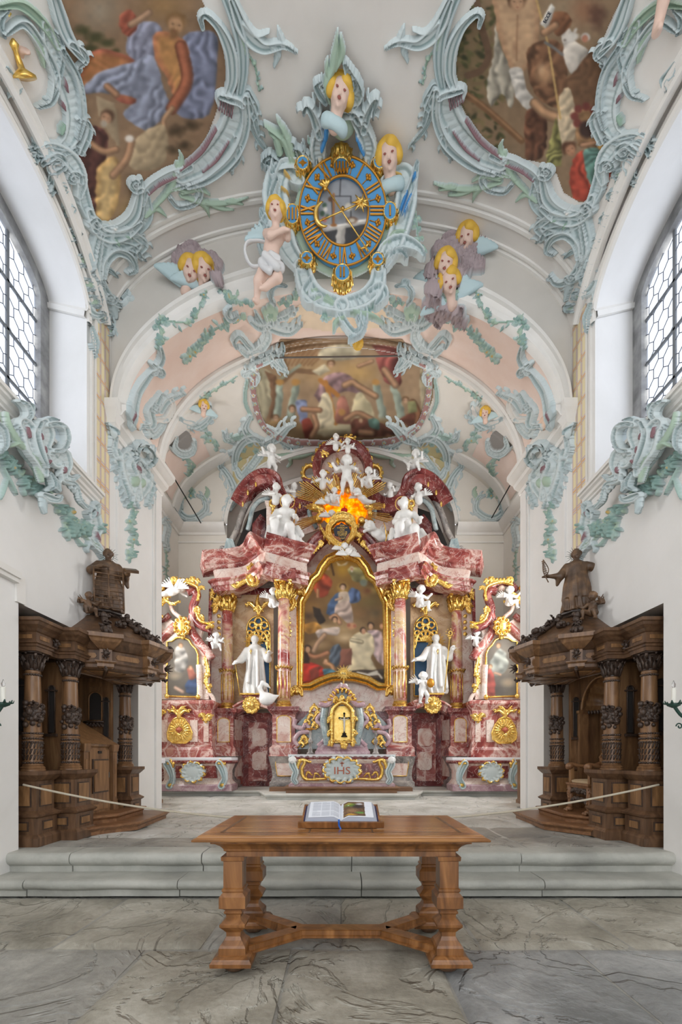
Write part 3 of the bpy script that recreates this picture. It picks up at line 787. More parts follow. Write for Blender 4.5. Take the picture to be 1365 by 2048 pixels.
def put(name,me,M,parent=None):
 """link a mesh made in local coordinates; M is its world matrix"""
 o=bpy.data.objects.new(name,me);COL.objects.link(o)
 if parent is not None:
  o.parent=parent;off=Vector((0,0,0));p=parent
  while p is not None:off+=p.location;p=p.parent
  M=Matrix.Translation(-off)@M
 o.matrix_basis=M;return o
def pose(loc,rz=0,sc=1.0,rx=0,ry=0):
 return Matrix.Translation(Vector(loc))@Euler((rx,ry,rz)).to_matrix().to_4x4()@Matrix.Scale(sc,4)
 # -------- painted pictures (colour laid on the picture's own mesh)
class Picture:
 def __init__(s,x0,x1,y0,y1,step,bg):
  s.xs=np.arange(x0,x1+step,step);s.ys=np.arange(y0,y1+step,step);s.X,s.Y=np.meshgrid(s.xs,s.ys)
  s.C=np.zeros((*s.X.shape,3))+np.array(bg,float);s.step=step;s.rs=np.random.RandomState(5)
  h,w=s.X.shape;s.N=[]
  for sc in(9,22,50):
   g=s.rs.rand(int(h*step/sc)+3,int(w*step/sc)+3);yy=(s.Y-y0)/sc;xx=(s.X-x0)/sc
   i=yy.astype(int);j=xx.astype(int);fy=yy-i;fx=xx-j;fy=fy*fy*(3-2*fy);fx=fx*fx*(3-2*fx)
   s.N.append((g[i,j]*(1-fx)+g[i,j+1]*fx)*(1-fy)+(g[i+1,j]*(1-fx)+g[i+1,j+1]*fx)*fy)
 def _mix(s,a,col):s.C=s.C*(1-a[...,None])+np.array(col,float)*a[...,None]
 def blob(s,x,y,rx,ry,col,soft=.5,a=1.0,rot=0):
  c,n_=math.cos(math.radians(rot)),math.sin(math.radians(rot));dx,dy=s.X-x,s.Y-y
  d=np.hypot((dx*c+dy*n_)/rx,(-dx*n_+dy*c)/ry)+(s.N[0]-.5)*.25
  s._mix(np.clip((1-d)/soft,0,1)*a,col);return s
 def poly(s,pts,col,soft=2.0,a=1.0,fold=0.0,fang=60,hi=None,ff=9.0):
  if fold:
   q_=list(pts);pts=smooth_path(q_[-2:]+q_+q_[:2],4)[8:-8]
  P=np.array(pts,float);ins=np.zeros(s.X.shape,bool);D=np.full(s.X.shape,1e9);n_=len(P)
  X=s.X+(s.N[0]-.5)*4;Y=s.Y+(s.N[1]-.5)*4
  for i in range(n_):
   x0,y0=P[i];x1,y1=P[(i+1)%n_]
   if y0!=y1:
    m_=((y0>Y)!=(y1>Y))&(X<(x1-x0)*(Y-y0)/(y1-y0)+x0);ins^=m_
   ex,ey=x1-x0,y1-y0;t=np.clip(((X-x0)*ex+(Y-y0)*ey)/max(ex*ex+ey*ey,1e-6),0,1)
   D=np.minimum(D,np.hypot(X-x0-t*ex,Y-y0-t*ey))
  sd=np.where(ins,D,-D);al=np.clip(.5+sd/soft,0,1)*a
  col=np.array(col,float);gy,gx=np.gradient(sd);vol=(gx*.6+gy*.8)/s.step*np.exp(-np.abs(sd)/9.0)
  if fold:
   an=math.radians(fang);v=np.sin(((s.X*math.cos(an)+s.Y*math.sin(an))+s.N[2]*60+s.N[1]*26+s.N[0]*8)/(ff*1.5)*6.283/2)*(.35+1.1*s.N[1]);v=v*.8+(s.N[0]-.5)*.8+vol*.34/fold*.55
   cc=col*(1+fold*v[...,None]);cc=np.clip(cc,0,255)
   s.C=s.C*(1-al[...,None])+cc*al[...,None]
  else:
   cc=np.clip(col*(1+.22*vol[...,None]),0,255);s.C=s.C*(1-al[...,None])+cc*al[...,None]
  if hi is not None:s._mix(np.clip(sd/14,0,1)*al*.5,hi)
  return s
 def line(s,pts,w,col,a=1.0):
  D=np.full(s.X.shape,1e9);P=np.array(pts,float)
  for i in range(len(P)-1):
   x0,y0=P[i];ex,ey=P[i+1]-P[i];t=np.clip(((s.X-x0)*ex+(s.Y-y0)*ey)/max(ex*ex+ey*ey,1e-6),0,1);D=np.minimum(D,np.hypot(s.X-x0-t*ex,s.Y-y0-t*ey))
  s._mix(np.clip((w-D)/1.2+.5,0,1)*a,col);return s
 def head(s,x,y,r,skin=(206,160,122),hair=(120,84,52),tilt=0,beard=None):
  c,n_=math.cos(math.radians(tilt)),math.sin(math.radians(tilt));R=lambda a,b_:(x+a*r*c-b_*r*n_,y+a*r*n_+b_*r*c)
  s.blob(*R(0,-.25),r*1.15,r*1.15,hair,.35);s.blob(*R(0,.1),r*.82,r,skin,.35)
  if beard:s.blob(*R(0,.85),r*.6,r*.65,beard,.5)
  for e in(-.33,.33):s.blob(*R(e,0),r*.16,r*.1,[v*.42 for v in skin],.8)
  s.blob(*R(.05,.3),r*.1,r*.22,[min(255,v*1.12)for v in skin],.8);s.blob(*R(0,.58),r*.22,r*.08,(150,74,62),.8);return s
 def limb(s,pts,w,col):
  P=smooth_path(pts,6);w=w*.86
  for k in range(6):f=1-k/7.0;s.line([(a-w*.3*k/6,b_-w*.34*k/6)for a,b_ in P],w*f,[min(255,v*(.6+.09*k))for v in col],.75)
  return s
 def build(s,name,surf,outline,mat,parent=None,lift=.006,craquelure=.10,desat=.78):
  X,Y=s.X,s.Y;P=np.array(outline,float);ins=np.zeros(X.shape,bool)
  for i in range(len(P)):
   x0,y0=P[i];x1,y1=P[(i+1)%len(P)]
   if y0!=y1:ins^=((y0>Y)!=(y1>Y))&(X<(x1-x0)*(Y-y0)/(y1-y0)+x0)
  for _ in range(2):s.C[1:-1,1:-1]=(s.C[1:-1,1:-1]*4+s.C[:-2,1:-1]+s.C[2:,1:-1]+s.C[1:-1,:-2]+s.C[1:-1,2:])/8
  s.C*=(1+craquelure*(s.N[0]-.5)+craquelure*(s.N[1]-.5))[...,None]
  g_=s.C.mean(-1,keepdims=True);s.C=g_+(s.C-g_)*desat
  C=np.clip(s.C,0,255)/255.0;C=np.where(C<=.04045,C/12.92,((C+.055)/1.055)**2.4)
  idx=-np.ones(X.shape,int);mb=MB();cs=[]
  for j,i in zip(*np.nonzero(ins)):
   p,n_=surf(X[j,i],Y[j,i])
   if p is None:continue
   idx[j,i]=len(mb.v);mb.v.append(tuple(p+n_*lift));cs.append((*C[j,i],1))
  for j in range(X.shape[0]-1):
   for i in range(X.shape[1]-1):
    f=(idx[j,i],idx[j,i+1],idx[j+1,i+1],idx[j+1,i])
    if min(f)>=0 and(Vector(mb.v[f[0]])-Vector(mb.v[f[2]])).length<.4:mb.f.append(f)
  mb.c=cs;return mb.build(name,mat,parent,smooth=True)
# -------- frescoes on the vaults
def text_on(name,txt,px,py,size,surf,mat,parent,ang=0,sx=1.0,depth=.004,align='CENTER'):
 """lettering: glyph outlines laid on a surface; position and size in photo pixels"""
 cu=bpy.data.curves.new('lettering','FONT');cu.body=txt;cu.align_x=align;cu.align_y='CENTER';cu.size=1;cu.resolution_u=3;cu.extrude=.5
 o=bpy.data.objects.new('lettering',cu);COL.objects.link(o)
 me=bpy.data.meshes.new_from_object(o.evaluated_get(bpy.context.evaluated_depsgraph_get()));bpy.data.objects.remove(o)
 c,s_=math.cos(math.radians(ang)),math.sin(math.radians(ang))
 for v in me.vertices:
  x,y=v.co.x*size*sx,-v.co.y*size;p,n_=surf(px+x*c-y*s_,py+x*s_+y*c);v.co=p+n_*(depth*(1.2 if v.co.z>0 else 0.2))
 me.materials.clear();me.materials.append(MATS[mat]);return link(name,me,parent)
FL=[(95,-12),(400,-12),(425,40),(455,95),(450,175),(430,235),(405,295),(350,335),(290,385),(272,415),(235,442),(198,442),(165,400),(152,300),(148,170),(115,75)]
FR=[(1250,-12),(960,-12),(930,30),(908,90),(908,155),(920,205),(955,275),(1020,312),(1095,328),(1115,350),(1128,385),(1160,405),(1188,402),(1215,380),(1230,330),(1226,280),(1218,220),(1212,150),(1208,80),(1222,45)]
p=Picture(90,462,-14,446,2.2,(150,116,84))
p.blob(200,20,60,60,(166,152,128),1,.8).blob(420,150,90,170,(140,104,74),1,.6).blob(330,10,70,40,(176,130,70),1,.7)
for x,y,r in((165,60,22),(190,75,26),(215,85,20),(150,90,20),(180,98,26),(230,102,14)):p.blob(x,y,r,r*.6,(82,80,44),.7)
p.poly([(255,50),(300,42),(325,60),(310,115),(270,125),(252,95)],(140,142,164),fold=.18,fang=20)
p.poly([(365,72),(430,65),(434,120),(420,228),(352,226),(365,150)],(126,132,160),fold=.2,fang=10)
p.poly([(152,172),(166,116),(205,98),(270,120),(232,152),(190,180),(156,188)],(172,88,66),fold=.2,fang=120,hi=(206,150,66))
p.poly([(208,165),(270,172),(302,182),(262,206),(232,198)],(168,82,64),fold=.2,hi=(204,130,80))
p.poly([(156,184),(200,144),(262,124),(306,112),(332,190),(346,218),(300,256),(284,258),(246,226),(272,196),(214,186),(168,186)],(140,146,168),fold=.22,fang=35)
p.poly([(306,70),(340,62),(376,92),(374,160),(350,192),(332,152),(308,112)],(190,112,74),fold=.16,fang=10,hi=(220,168,76))
p.poly([(242,60),(240,32),(262,18),(276,50),(256,74)],(172,84,60),fold=.2);p.limb([(262,48),(282,36),(298,24)],9,(210,160,120))
p.limb([(362,92),(374,160),(344,216)],15,(196,108,72));p.limb([(344,216),(328,238),(328,252)],7,(208,156,112));p.limb([(214,172),(232,188)],9,(206,146,104))
p.head(352,48,21,(206,152,104),(150,108,62),12,(150,104,62))
p.poly([(266,286),(290,262),(330,250),(334,312),(300,340),(258,330)],(178,152,114),fold=.08);p.poly([(190,190),(230,205),(240,300),(200,240)],(168,146,112),a=.8)
for x,y,r in((352,262,24),(370,290,20),(345,300,18),(385,250,22)):p.blob(x,y,r,r*.7,(84,66,44),.8)
p.poly([(152,330),(158,262),(182,250),(214,268),(212,320),(196,440),(166,404)],(92,52,44),fold=.25,fang=15)
p.poly([(192,342),(226,312),(240,340),(236,400),(214,446),(190,436)],(196,148,80),fold=.25,fang=10,hi=(220,190,130))
p.limb([(176,282),(206,302),(232,298)],9,(196,142,100));p.limb([(226,350),(252,318),(262,284)],10,(200,146,104));p.blob(258,276,11,9,(216,206,192),.4)
p.head(212,234,15,(190,138,100),(96,66,46),20,(176,160,138));p.blob(250,420,30,40,(176,140,82),1,.7)
o=p.build('ceiling_fresco',hit,FL,'fresco');tag(o,'ceiling fresco of a bearded man in blue drapery above two prophets','fresco')
p=Picture(904,1254,-14,410,1.8,(146,116,84))
rs=random.Random(4);p.blob(940,130,70,170,(120,98,62),1,.9)
for k in range(170):
 x,y=908+rs.random()**1.4*105,rs.uniform(-10,310);r=rs.uniform(6,15);p.blob(x,y,r,r*.5,rs.choice(((58,60,34),(74,78,42),(96,94,52),(128,112,68))),.6,.9,rs.uniform(0,180))
p.line(smooth_path([(952,-10),(966,60),(978,110),(962,140),(936,150)],5),7,(112,82,58));p.line(smooth_path([(930,186),(962,208),(1000,240),(1044,280)],5),7,(132,92,58));p.line(smooth_path([(932,184),(962,205),(1000,237),(1044,277)],5),2.4,(168,120,78))
p.blob(1130,20,90,60,(168,142,108),1,.7).blob(1170,20,40,40,(160,104,70),.8,.7).blob(1196,30,24,40,(96,60,46),.8,.8)
p.poly([(992,48),(1004,100),(1029,150),(1024,216),(1004,186),(983,212),(974,166),(987,110)],(170,160,140),fold=.26,fang=5)
p.poly([(984,-14),(1070,-14),(1079,72),(1064,116),(1044,148),(1022,136),(1003,90),(992,40)],(184,136,96),fold=.07,fang=90,hi=(218,180,134));p.blob(1020,50,16,12,(214,172,126),.9,.6).blob(1050,52,14,12,(208,164,118),.9,.6).blob(1032,96,10,20,(166,116,80),1,.5).blob(1052,110,12,16,(206,160,114),1,.5);p.line([(1036,30),(1034,120)],2,(150,104,70),.5)
p.poly([(1053,105),(1083,80),(1123,85),(1136,150),(1124,212),(1084,202),(1058,156)],(124,84,56),fold=.3,fang=40);p.blob(1090,146,24,30,(200,148,102),.7,.95).blob(1084,138,10,14,(222,178,132),1,.6)
p.poly([(1018,140),(1044,134),(1054,174),(1080,210),(1064,222),(1032,192)],(206,198,186),fold=.22,fang=60);p.poly([(1050,232),(1074,212),(1094,240),(1088,310),(1052,312)],(112,70,48),fold=.3,fang=0)
p.limb([(1072,206),(1090,224),(1114,234)],14,(206,152,106));p.poly([(1122,60),(1140,56),(1152,82),(1177,98),(1178,130),(1150,152),(1132,124),(1128,90)],(196,186,172),fold=.16);p.blob(1142,74,20,11,(216,208,196),.4,1,-15).blob(1131,79,5,4,(120,104,92),.8).blob(1152,60,4,8,(206,196,184),.6,1,30)
p.poly([(1128,172),(1150,140),(1204,84),(1220,150),(1216,224),(1150,226)],(106,72,48),fold=.16,fang=40,hi=(134,96,64));p.poly([(1120,192),(1144,178),(1154,260),(1130,304),(1118,262)],(198,174,138),fold=.16);p.poly([(1150,224),(1212,226),(1200,290),(1156,290)],(150,108,68),fold=.15)
p.poly([(1094,332),(1104,270),(1116,236),(1124,332)],(128,122,64),fold=.35,fang=0,ff=5);p.line([(1072,-10),(1098,90),(1122,236)],2.2,(206,164,94))
p.poly([(1096,44),(1112,22),(1136,24),(1144,50),(1116,70)],(138,88,56),fold=.2);p.limb([(1112,50),(1090,64)],10,(206,150,106));p.poly([(1082,48),(1096,20),(1104,6),(1112,14),(1104,36),(1092,56)],(212,206,194));p.line(smooth_path([(1092,84),(1108,94),(1126,108)],4),3,(120,116,112))
for k in range(8):p.blob(1172+22*math.cos(k*.8),232+20*math.sin(k*.8),10,10,(126,58,48),.4)
p.blob(1178,258,22,22,(70,48,40),.4);p.poly([(1196,290),(1205,246),(1222,240),(1228,290),(1222,330)],(196,146,66),fold=.25,fang=0)
p.poly([(1148,398),(1142,340),(1164,302),(1226,320),(1222,372),(1190,404)],(176,62,42),fold=.25,fang=20);p.poly([(1168,306),(1196,294),(1212,340),(1192,374),(1174,350)],(84,124,112),fold=.25)
p.head(1142,298,15,(190,130,92),(96,58,36),-30);p.limb([(1166,290),(1196,284)],6,(196,140,100));p.head(1036,2,20,(200,150,108),(96,64,40));p.head(1172,76,9,(190,120,90),(200,190,180),20)
o=p.build('ceiling_fresco',hit,FR,'fresco');tag(o,'ceiling fresco of a bare-chested man with a staff, a lamb and a leafy tree','fresco')
text_on('lettering','ECCE',1096,33,10,lambda a,b_:(lambda q_:(q_[0]+q_[1]*.008,q_[1]))(hit(a,b_)),'dark_panel',o,-62)
FC=[(560,676),(806,676),(824,708),(852,720),(870,750),(868,795),(852,838),(830,862),(786,878),(683,886),(580,880),(542,866),(520,842),(508,795),(504,748),(520,722),(548,708)]
p=Picture(498,874,672,890,1.8,(170,138,102))
p.blob(650,740,110,45,(200,160,100),1,.8).blob(720,745,50,34,(214,168,90),1,.8).blob(600,700,60,30,(150,104,62),1,.7)
for k in range(9):p.line([(570+k*12,690),(560+k*8,730)],2,(140,96,56),.6)
p.poly([(508,745),(540,742),(548,780),(530,845),(512,820)],(176,166,132),fold=.12,fang=0);p.poly([(840,740),(866,740),(862,800),(842,830)],(176,162,128),fold=.12,fang=0)
p.poly([(528,740),(552,750),(556,800),(540,848),(530,846),(544,800),(540,766)],(128,92,64));p.line([(552,775),(590,740),(640,745)],5,(128,92,62),.8);p.line([(558,760),(600,730)],3,(150,170,150),.8)
for x0,x1 in((592,578),(560,552),(752,768),(786,806)):p.poly([(x0-6,770),(x0+7,770),(x1+8,842),(x1-8,842)],(150,164,146),fold=.12,fang=0);p.blob(x0,764,10,8,(196,140,66),.4)
p.poly([(530,838),(836,838),(846,884),(522,884)],(140,112,74),12);p.poly([(640,850),(700,845),(720,862),(650,874),(630,866)],(186,174,136),4)
p.poly([(640,700),(690,688),(720,700),(712,716),(660,720),(636,714)],(196,184,150),fold=.12);p.poly([(745,690),(800,694),(800,716),(760,712)],(150,84,76),fold=.2)
p.poly([(628,790),(655,752),(690,746),(722,772),(720,786),(690,782),(660,800),(640,808)],(148,114,116),fold=.22,fang=40);p.poly([(625,740),(650,728),(662,742),(640,752)],(200,186,150));p.limb([(690,770),(706,764),(718,772),(752,792)],8,(206,154,110));p.head(662,728,8)
p.poly([(752,716),(796,716),(802,766),(790,770),(768,760)],(152,76,68),fold=.25,fang=70);p.limb([(770,740),(792,770)],9,(206,154,112));p.limb([(745,722),(718,732)],5,(206,154,112))
p.line([(641,760),(676,790)],4.5,(190,122,50));p.line([(652,764),(672,846)],4.5,(190,122,50))
p.poly([(636,860),(640,800),(652,786),(664,800),(668,852)],(212,198,160),fold=.1,fang=0);p.poly([(704,830),(712,790),(726,786),(752,836),(720,840)],(204,190,146),fold=.14)
p.poly([(672,846),(676,806),(684,792),(694,800),(700,846)],(166,104,86),fold=.15,fang=90);p.blob(684,824,9,9,(198,140,70),.5)
p.poly([(590,806),(614,804),(612,850),(600,840)],(118,130,166),fold=.2);p.limb([(606,818),(640,820)],7,(198,142,100));p.poly([(604,842),(622,838),(626,870),(608,876)],(136,56,42),fold=.2);p.limb([(628,832),(634,852),(624,872)],7,(204,150,108));p.head(584,818,8,hair=(100,66,40))
p.poly([(540,846),(562,834),(568,850),(548,858)],(150,116,70));p.head(552,836,7)
p.poly([(700,846),(720,834),(770,850),(800,870),(706,872)],(120,70,54),fold=.25);p.limb([(692,838),(716,826),(744,838)],7,(200,146,104));p.poly([(736,838),(756,838),(760,860),(738,852)],(84,120,108),fold=.2);p.limb([(722,864),(744,866)],8,(202,148,108));p.head(722,840,6)
p.poly([(800,840),(830,820),(850,832),(824,858)],(124,70,52),fold=.2);p.limb([(826,806),(838,830),(836,848)],10,(166,108,70));p.poly([(814,802),(830,800),(836,822),(818,826)],(150,150,96));p.head(812,800,7)
o=p.build('ceiling_fresco',hit,FC,'fresco');tag(o,'crowded ceiling fresco with a cross and columns over the high altar','fresco')
# -------- stucco work
def mirr(f,sy=1.0):
 """mirrored surface lookup: strokes drawn for the left are laid on the right"""
 return lambda px,py:f(2*CX-px,py*sy)
def stucco(name,label,draw,cat='stucco ornament',surf=hit,step=1.6,hs=1.0,group=None):
 R_=Relief(step);draw(R_);o=R_.build(name,surf,hs=hs)
 return tag(o,label,cat,group)if o else None
def both(name,lab_l,lab_r,draw,cat='stucco ornament',step=1.6,sy=1.0):
 stucco(name,lab_l,draw,cat,hit,step);stucco(name,lab_r,draw,cat,mirr(hit,sy),step)
def frame_inner(r):
 r.stroke([(404,48),(400,28),(412,22),(440,52),(460,100),(464,150),(456,180)],(5,7,9,12,13,12,9),.06,'c','B')
 r.stroke([(452,-14),(472,40),(484,90),(486,140),(480,182)],(12,13,12,9),.05,'c','b');r.stroke([(478,60),(492,100),(494,150)],5,.03,'l','G')
 r.stroke([(464,-6),(488,52),(524,88),(566,84),(594,100)],(9,15,17,10,2),.05,'c','B');r.stroke([(486,40),(512,64),(538,58)],(6,7,2),.05,'l','B');r.stroke([(544,88),(556,104),(549,130)],(7,7,2),.04,'l','b');r.stroke([(566,84),(560,66),(556,52)],(7,6,2),.04,'l','B')
 r.garland([(492,100),(510,130),(516,165),(520,180)],6,9,fl=.3,seed=2)
 r.stroke([(446,190),(470,222),(450,274),(408,320),(362,348)],(18,25,26,24,14),.045,'s','B',ser=.12);r.stroke([(490,186),(490,250),(466,306),(416,350),(374,366)],(7,10,11,10,5),.07,'c','B');r.stroke([(438,182),(472,192),(484,200)],(6,9,7),.075,'c','B')
 r.stroke([(430,252),(400,298),(358,332)],(3,4.5,3),.062,'r','M');r.stroke([(456,276),(432,312),(404,336)],(2,3.5,2),.062,'r','M')
 for k in range(6):r.stroke([(440+k*5,194+k*2),(437+k*5,212+k*3)],(1.8,1.8),.06,'r','M')
 r.acanthus([(470,268),(476,310),(456,338)],(4,8,2),.05,'B',-1,3);r.acanthus([(492,184),(508,226),(518,270)],(8,8,2),.05,'b',-1,4);r.acanthus([(494,178),(512,214),(502,240),(516,274),(546,312)],(9,8,5,5,2),.045,'b',1,5)
 r.stroke([(378,328),(330,348),(292,374),(282,402)],(9,13,12,6),.055,'c','B');r.stroke([(350,346),(316,362),(294,382)],(2,4,2),.062,'r','M');r.curl(268,362,14,40,1.1,6,.07)
 r.stroke([(278,352),(272,394),(262,426),(236,448),(204,452)],(5,9,13,13,7),.065,'c','B');r.stroke([(290,380),(292,430),(268,462)],(6,12,10),.045,'s','b')
 for q_ in([(352,322),(340,372),(288,430)],[(350,338),(362,318),(358,298)],[(360,388),(410,402),(452,402),(496,390)],[(362,382),(396,374),(420,386)],[(396,394),(412,412),(418,430)],[(410,398),(440,412),(468,414)],[(288,430),(310,414),(332,430)],[(330,380),(350,372),(372,380)],[(452,398),(470,400),(486,404)]):
  r.stroke(q_,(3,7,5,1),.05,'l','G')
 r.stroke([(344,372),(382,364),(400,380),(386,402),(354,408),(338,392)],(4,6,6,5),.055,'c','B');r.acanthus([(378,360),(396,366),(400,392),(380,408)],5,.05,'b',1,4)
 r.flower(354,336,9,.07,'B','b')
def frame_outer(r):
 r.stroke([(104,-12),(126,56),(150,98),(166,118)],(12,15,13,4),.06,'c','B');r.acanthus([(138,80),(160,96),(168,112),(152,128)],(8,8,6,3),.06,'B',-1,3)
 r.stroke([(86,40),(104,110),(134,170),(146,226),(134,276),(96,300)],(8,17,25,23,17,7),.045,'s','B',ser=.1);r.stroke([(118,90),(150,150),(160,220),(150,268)],(6,8,8,5),.07,'c','b')
 r.stroke([(124,150),(130,178)],4,.06,'r','M');r.stroke([(118,196),(124,214)],4,.06,'r','M');r.stroke([(122,244),(116,262)],(3,6,3),.06,'r','g')
 r.stroke([(70,210),(98,196),(106,150),(88,104),(44,42),(4,62)],(4,9,10,10,11,5),.06,'c','B');r.stroke([(-14,8),(36,4),(84,44),(110,88)],(6,12,11,6),.055,'c','G');r.stroke([(2,70),(-6,40),(12,12)],8,.05,'c','b')
 r.stroke([(60,66),(76,92),(84,130)],(4,7,2),.05,'l','G');r.acanthus([(112,60),(122,100),(112,150),(92,200)],(3,6,6,3),.055,'b',1,5)
 r.acanthus([(6,130),(16,150),(30,168),(28,190)],(4,9,8,2),.05,'b',1,4)
 r.stroke([(52,300),(96,292),(138,318),(156,356),(152,388)],(6,14,18,14,6),.06,'s','B',ser=.15);r.curl(106,322,20,200,1.2,7,.08);r.curl(138,352,16,20,1.1,6,.08,cw=-1)
 r.acanthus([(72,304),(52,336),(40,372)],(9,9,2),.06,'b',1,4);r.acanthus([(104,346),(100,376),(88,402)],(8,8,2),.06,'B',1,3);r.acanthus([(150,232),(170,240),(172,262),(156,300)],(4,7,8,6),.065,'B',-1,4)
 r.stroke([(158,350),(164,400),(182,444)],(8,14,10),.055,'s','b');r.acanthus([(66,276),(80,290),(120,300),(150,290)],(3,8,8,3),.06,'b',-1,5)
 r.stroke([(172,418),(186,452),(216,468),(252,458),(276,440)],(8,13,15,13,6),.07,'c','B');r.curl(184,442,15,90,1.2,6,.085);r.flower(222,450,9,.09,'B','W')
 r.stroke([(204,462),(192,514),(194,552),(202,596)],(22,20,12,4),.05,'s','b');r.stroke([(196,466),(190,500),(186,540),(198,570)],(4,6,6,3),.08,'c','B')
 r.stroke([(206,476),(240,480),(276,474),(292,486)],(12,17,12,3),.05,'s','b',ser=.2);r.stroke([(200,552),(206,520),(228,500),(254,508),(266,532),(252,542)],(5,8,9,9,7,4),.075,'c','B')
 r.acanthus([(262,462),(286,484),(274,504),(290,518)],(8,9,7,2),.055,'B',-1,4);r.acanthus([(236,484),(264,492),(280,510)],(9,9,2),.06,'b',1,3);r.stroke([(226,474),(232,486)],5,.07,'r','g');r.stroke([(246,466),(258,470)],4,.07,'r','g')
 r.acanthus([(194,542),(204,576),(226,604),(248,606),(260,588)],(6,8,8,7,3),.06,'B',1,4);r.acanthus([(200,546),(214,538),(232,552)],(3,6,2),.05,'b',-1,2);r.stroke([(216,590),(226,622),(230,646)],(5,7,2),.06,'l','b');r.curl(214,594,11,0,1.1,5,.07)
 for x,y,k in((122,372,10),(133,418,10),(146,470,12),(163,522,12),(176,570,12),(186,604,12),(204,634,10),(222,662,8)):
  r.acanthus([(x-k*.7,y-k),(x+k*.8,y-k*.4),(x+k*.4,y+k*.9),(x-k*.3,y+k*.5)],(3,5,4,2),.05,'b',-1,3);r.blob(x,y,k*.5,.03,'G')
 r.acanthus([(168,606),(178,626),(192,632),(206,626)],(4,8,8,3),.055,'B',1,4);r.stroke([(176,656),(184,684),(186,716)],(6,9,2),.05,'s','b')
 r.garland([(118,370),(128,395),(138,420)],6,7,seed=5)
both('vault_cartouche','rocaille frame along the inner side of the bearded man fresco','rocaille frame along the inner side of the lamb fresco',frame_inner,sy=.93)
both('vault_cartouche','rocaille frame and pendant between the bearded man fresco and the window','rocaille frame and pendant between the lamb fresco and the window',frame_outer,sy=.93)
def sill(r):
 r.stroke([(34,802),(48,812),(54,830),(44,842)],(4,7,8,6),.06,'c','B');r.stroke([(40,846),(52,862),(60,890),(76,924),(84,950)],(12,17,18,12,5),.07,'s','B',ser=.15);r.stroke([(70,846),(62,868),(70,902),(84,934)],(6,8,8,4),.1,'c','B')
 r.stroke([(82,846),(90,870),(84,896),(100,906)],(10,14,12,6),.06,'s','B');r.stroke([(88,850),(106,848),(122,858),(126,880),(116,900),(100,902)],(6,6,6,6,6,5),.09,'c','B');r.acanthus([(94,846),(110,848),(124,856),(130,876)],4,.06,'b',-1,4);r.flower(121,854,6,.09,'B','b')
 for q_ in([(36,840),(32,862),(44,888)],[(104,906),(122,900),(130,878)],[(84,846),(96,838),(112,840)],[(44,806),(58,812),(60,832)]):r.acanthus(q_,(3,5,2),.06,'b',1,5)
 for a in([(46,856),(50,874)],[(72,868),(75,878)],[(80,894),(82,904)],[(86,926),(92,922)],[(122,936),(122,944)]):r.stroke(a,(3,5,3),.085,'r','M')
 r.stroke([(98,910),(112,924),(122,910),(128,930),(124,950),(140,958),(152,952)],(9,13,13,12,9,6,3),.06,'s','B');r.acanthus([(120,930),(126,960),(146,968),(154,978)],(6,7,5,2),.055,'B',1,4);r.stroke([(96,950),(106,968),(116,985)],(4,9,2),.055,'s','b');r.stroke([(94,946),(104,970),(92,980)],(3,5,3),.07,'c','b')
 for q_ in([(8,826),(14,850),(30,880),(52,902)],[(18,892),(34,888),(52,902)],[(58,908),(70,926),(80,962)]):r.stroke(q_,(3,6,4),.06,'l','G')
 r.stroke([(-12,850),(0,864),(4,890),(-6,906)],(8,9,7,3),.06,'s','b',ser=.2)
 r.stroke([(82,990),(98,998),(112,1000),(118,992)],(6,10,7,3),.06,'c','B');r.stroke([(84,996),(86,1014),(88,1026)],(6,6,2),.05,'l','b');r.acanthus([(152,976),(158,1000),(172,1016)],(3,4,3),.045,'B',-1,3)
def vine(r):
 r.stroke([(188,1008),(182,1028),(186,1056),(180,1080),(196,1104),(208,1126)],(7,12,13,9,6,4),.06,'s','B',ser=.12);r.stroke([(178,1018),(174,1034),(168,1026)],(5,7,4),.07,'c','b');r.stroke([(184,1020),(182,1032)],3,.08,'r','M');r.stroke([(184,1064),(190,1084)],3,.08,'r','M')
 r.acanthus([(160,1062),(176,1082),(192,1094)],(2,4,3),.05,'G',1,3);r.stroke([(192,1096),(204,1118),(210,1140)],(4,6,2),.05,'l','B');r.stroke([(176,1084),(170,1096),(172,1106)],(5,5,1),.05,'l','b')
 r.garland([(-8,905),(10,925),(40,950),(70,975),(92,986)],15,44,('G','T','t'),.06,.22,.2,seed=11);r.garland([(104,1008),(126,1022),(140,1040),(136,1058),(160,1050),(172,1070)],15,40,('G','T','t'),.06,.22,.2,seed=12)
 for x,y in((12,922),(40,962),(66,972),(130,1036),(140,1050),(166,1056),(196,1050)):r.grapes(x,y,11,.08,'t',(.25,.9))
 r.blob(14,935,5,.08,'Y');r.blob(138,1024,4,.08,'Y')
 for q_ in([(0,935),(14,962),(28,990)],[(8,960),(0,985),(-6,1000)],[(40,976),(46,992)],[(130,1060),(134,1082)],[(150,1078),(160,1090),(172,1090)]):r.stroke(q_,(2,4,1),.05,'l','T')
for s_,lab in((-1,'left'),(1,'right')):
 R_=Relief(1.4);sill(R_);sp_=side_plane(s_*2.97)
 tag(R_.build('sill_cartouche',sp_ if s_<0 else mirr(sp_),two=True,hs=.7),'pierced rocaille cartouche on the sill of the %s window'%lab,'stucco ornament')
both('vine_garland','stucco vine garland with grapes on the wall below the left window','stucco vine garland with grapes on the wall below the right window',vine,'garland',step=1.6)
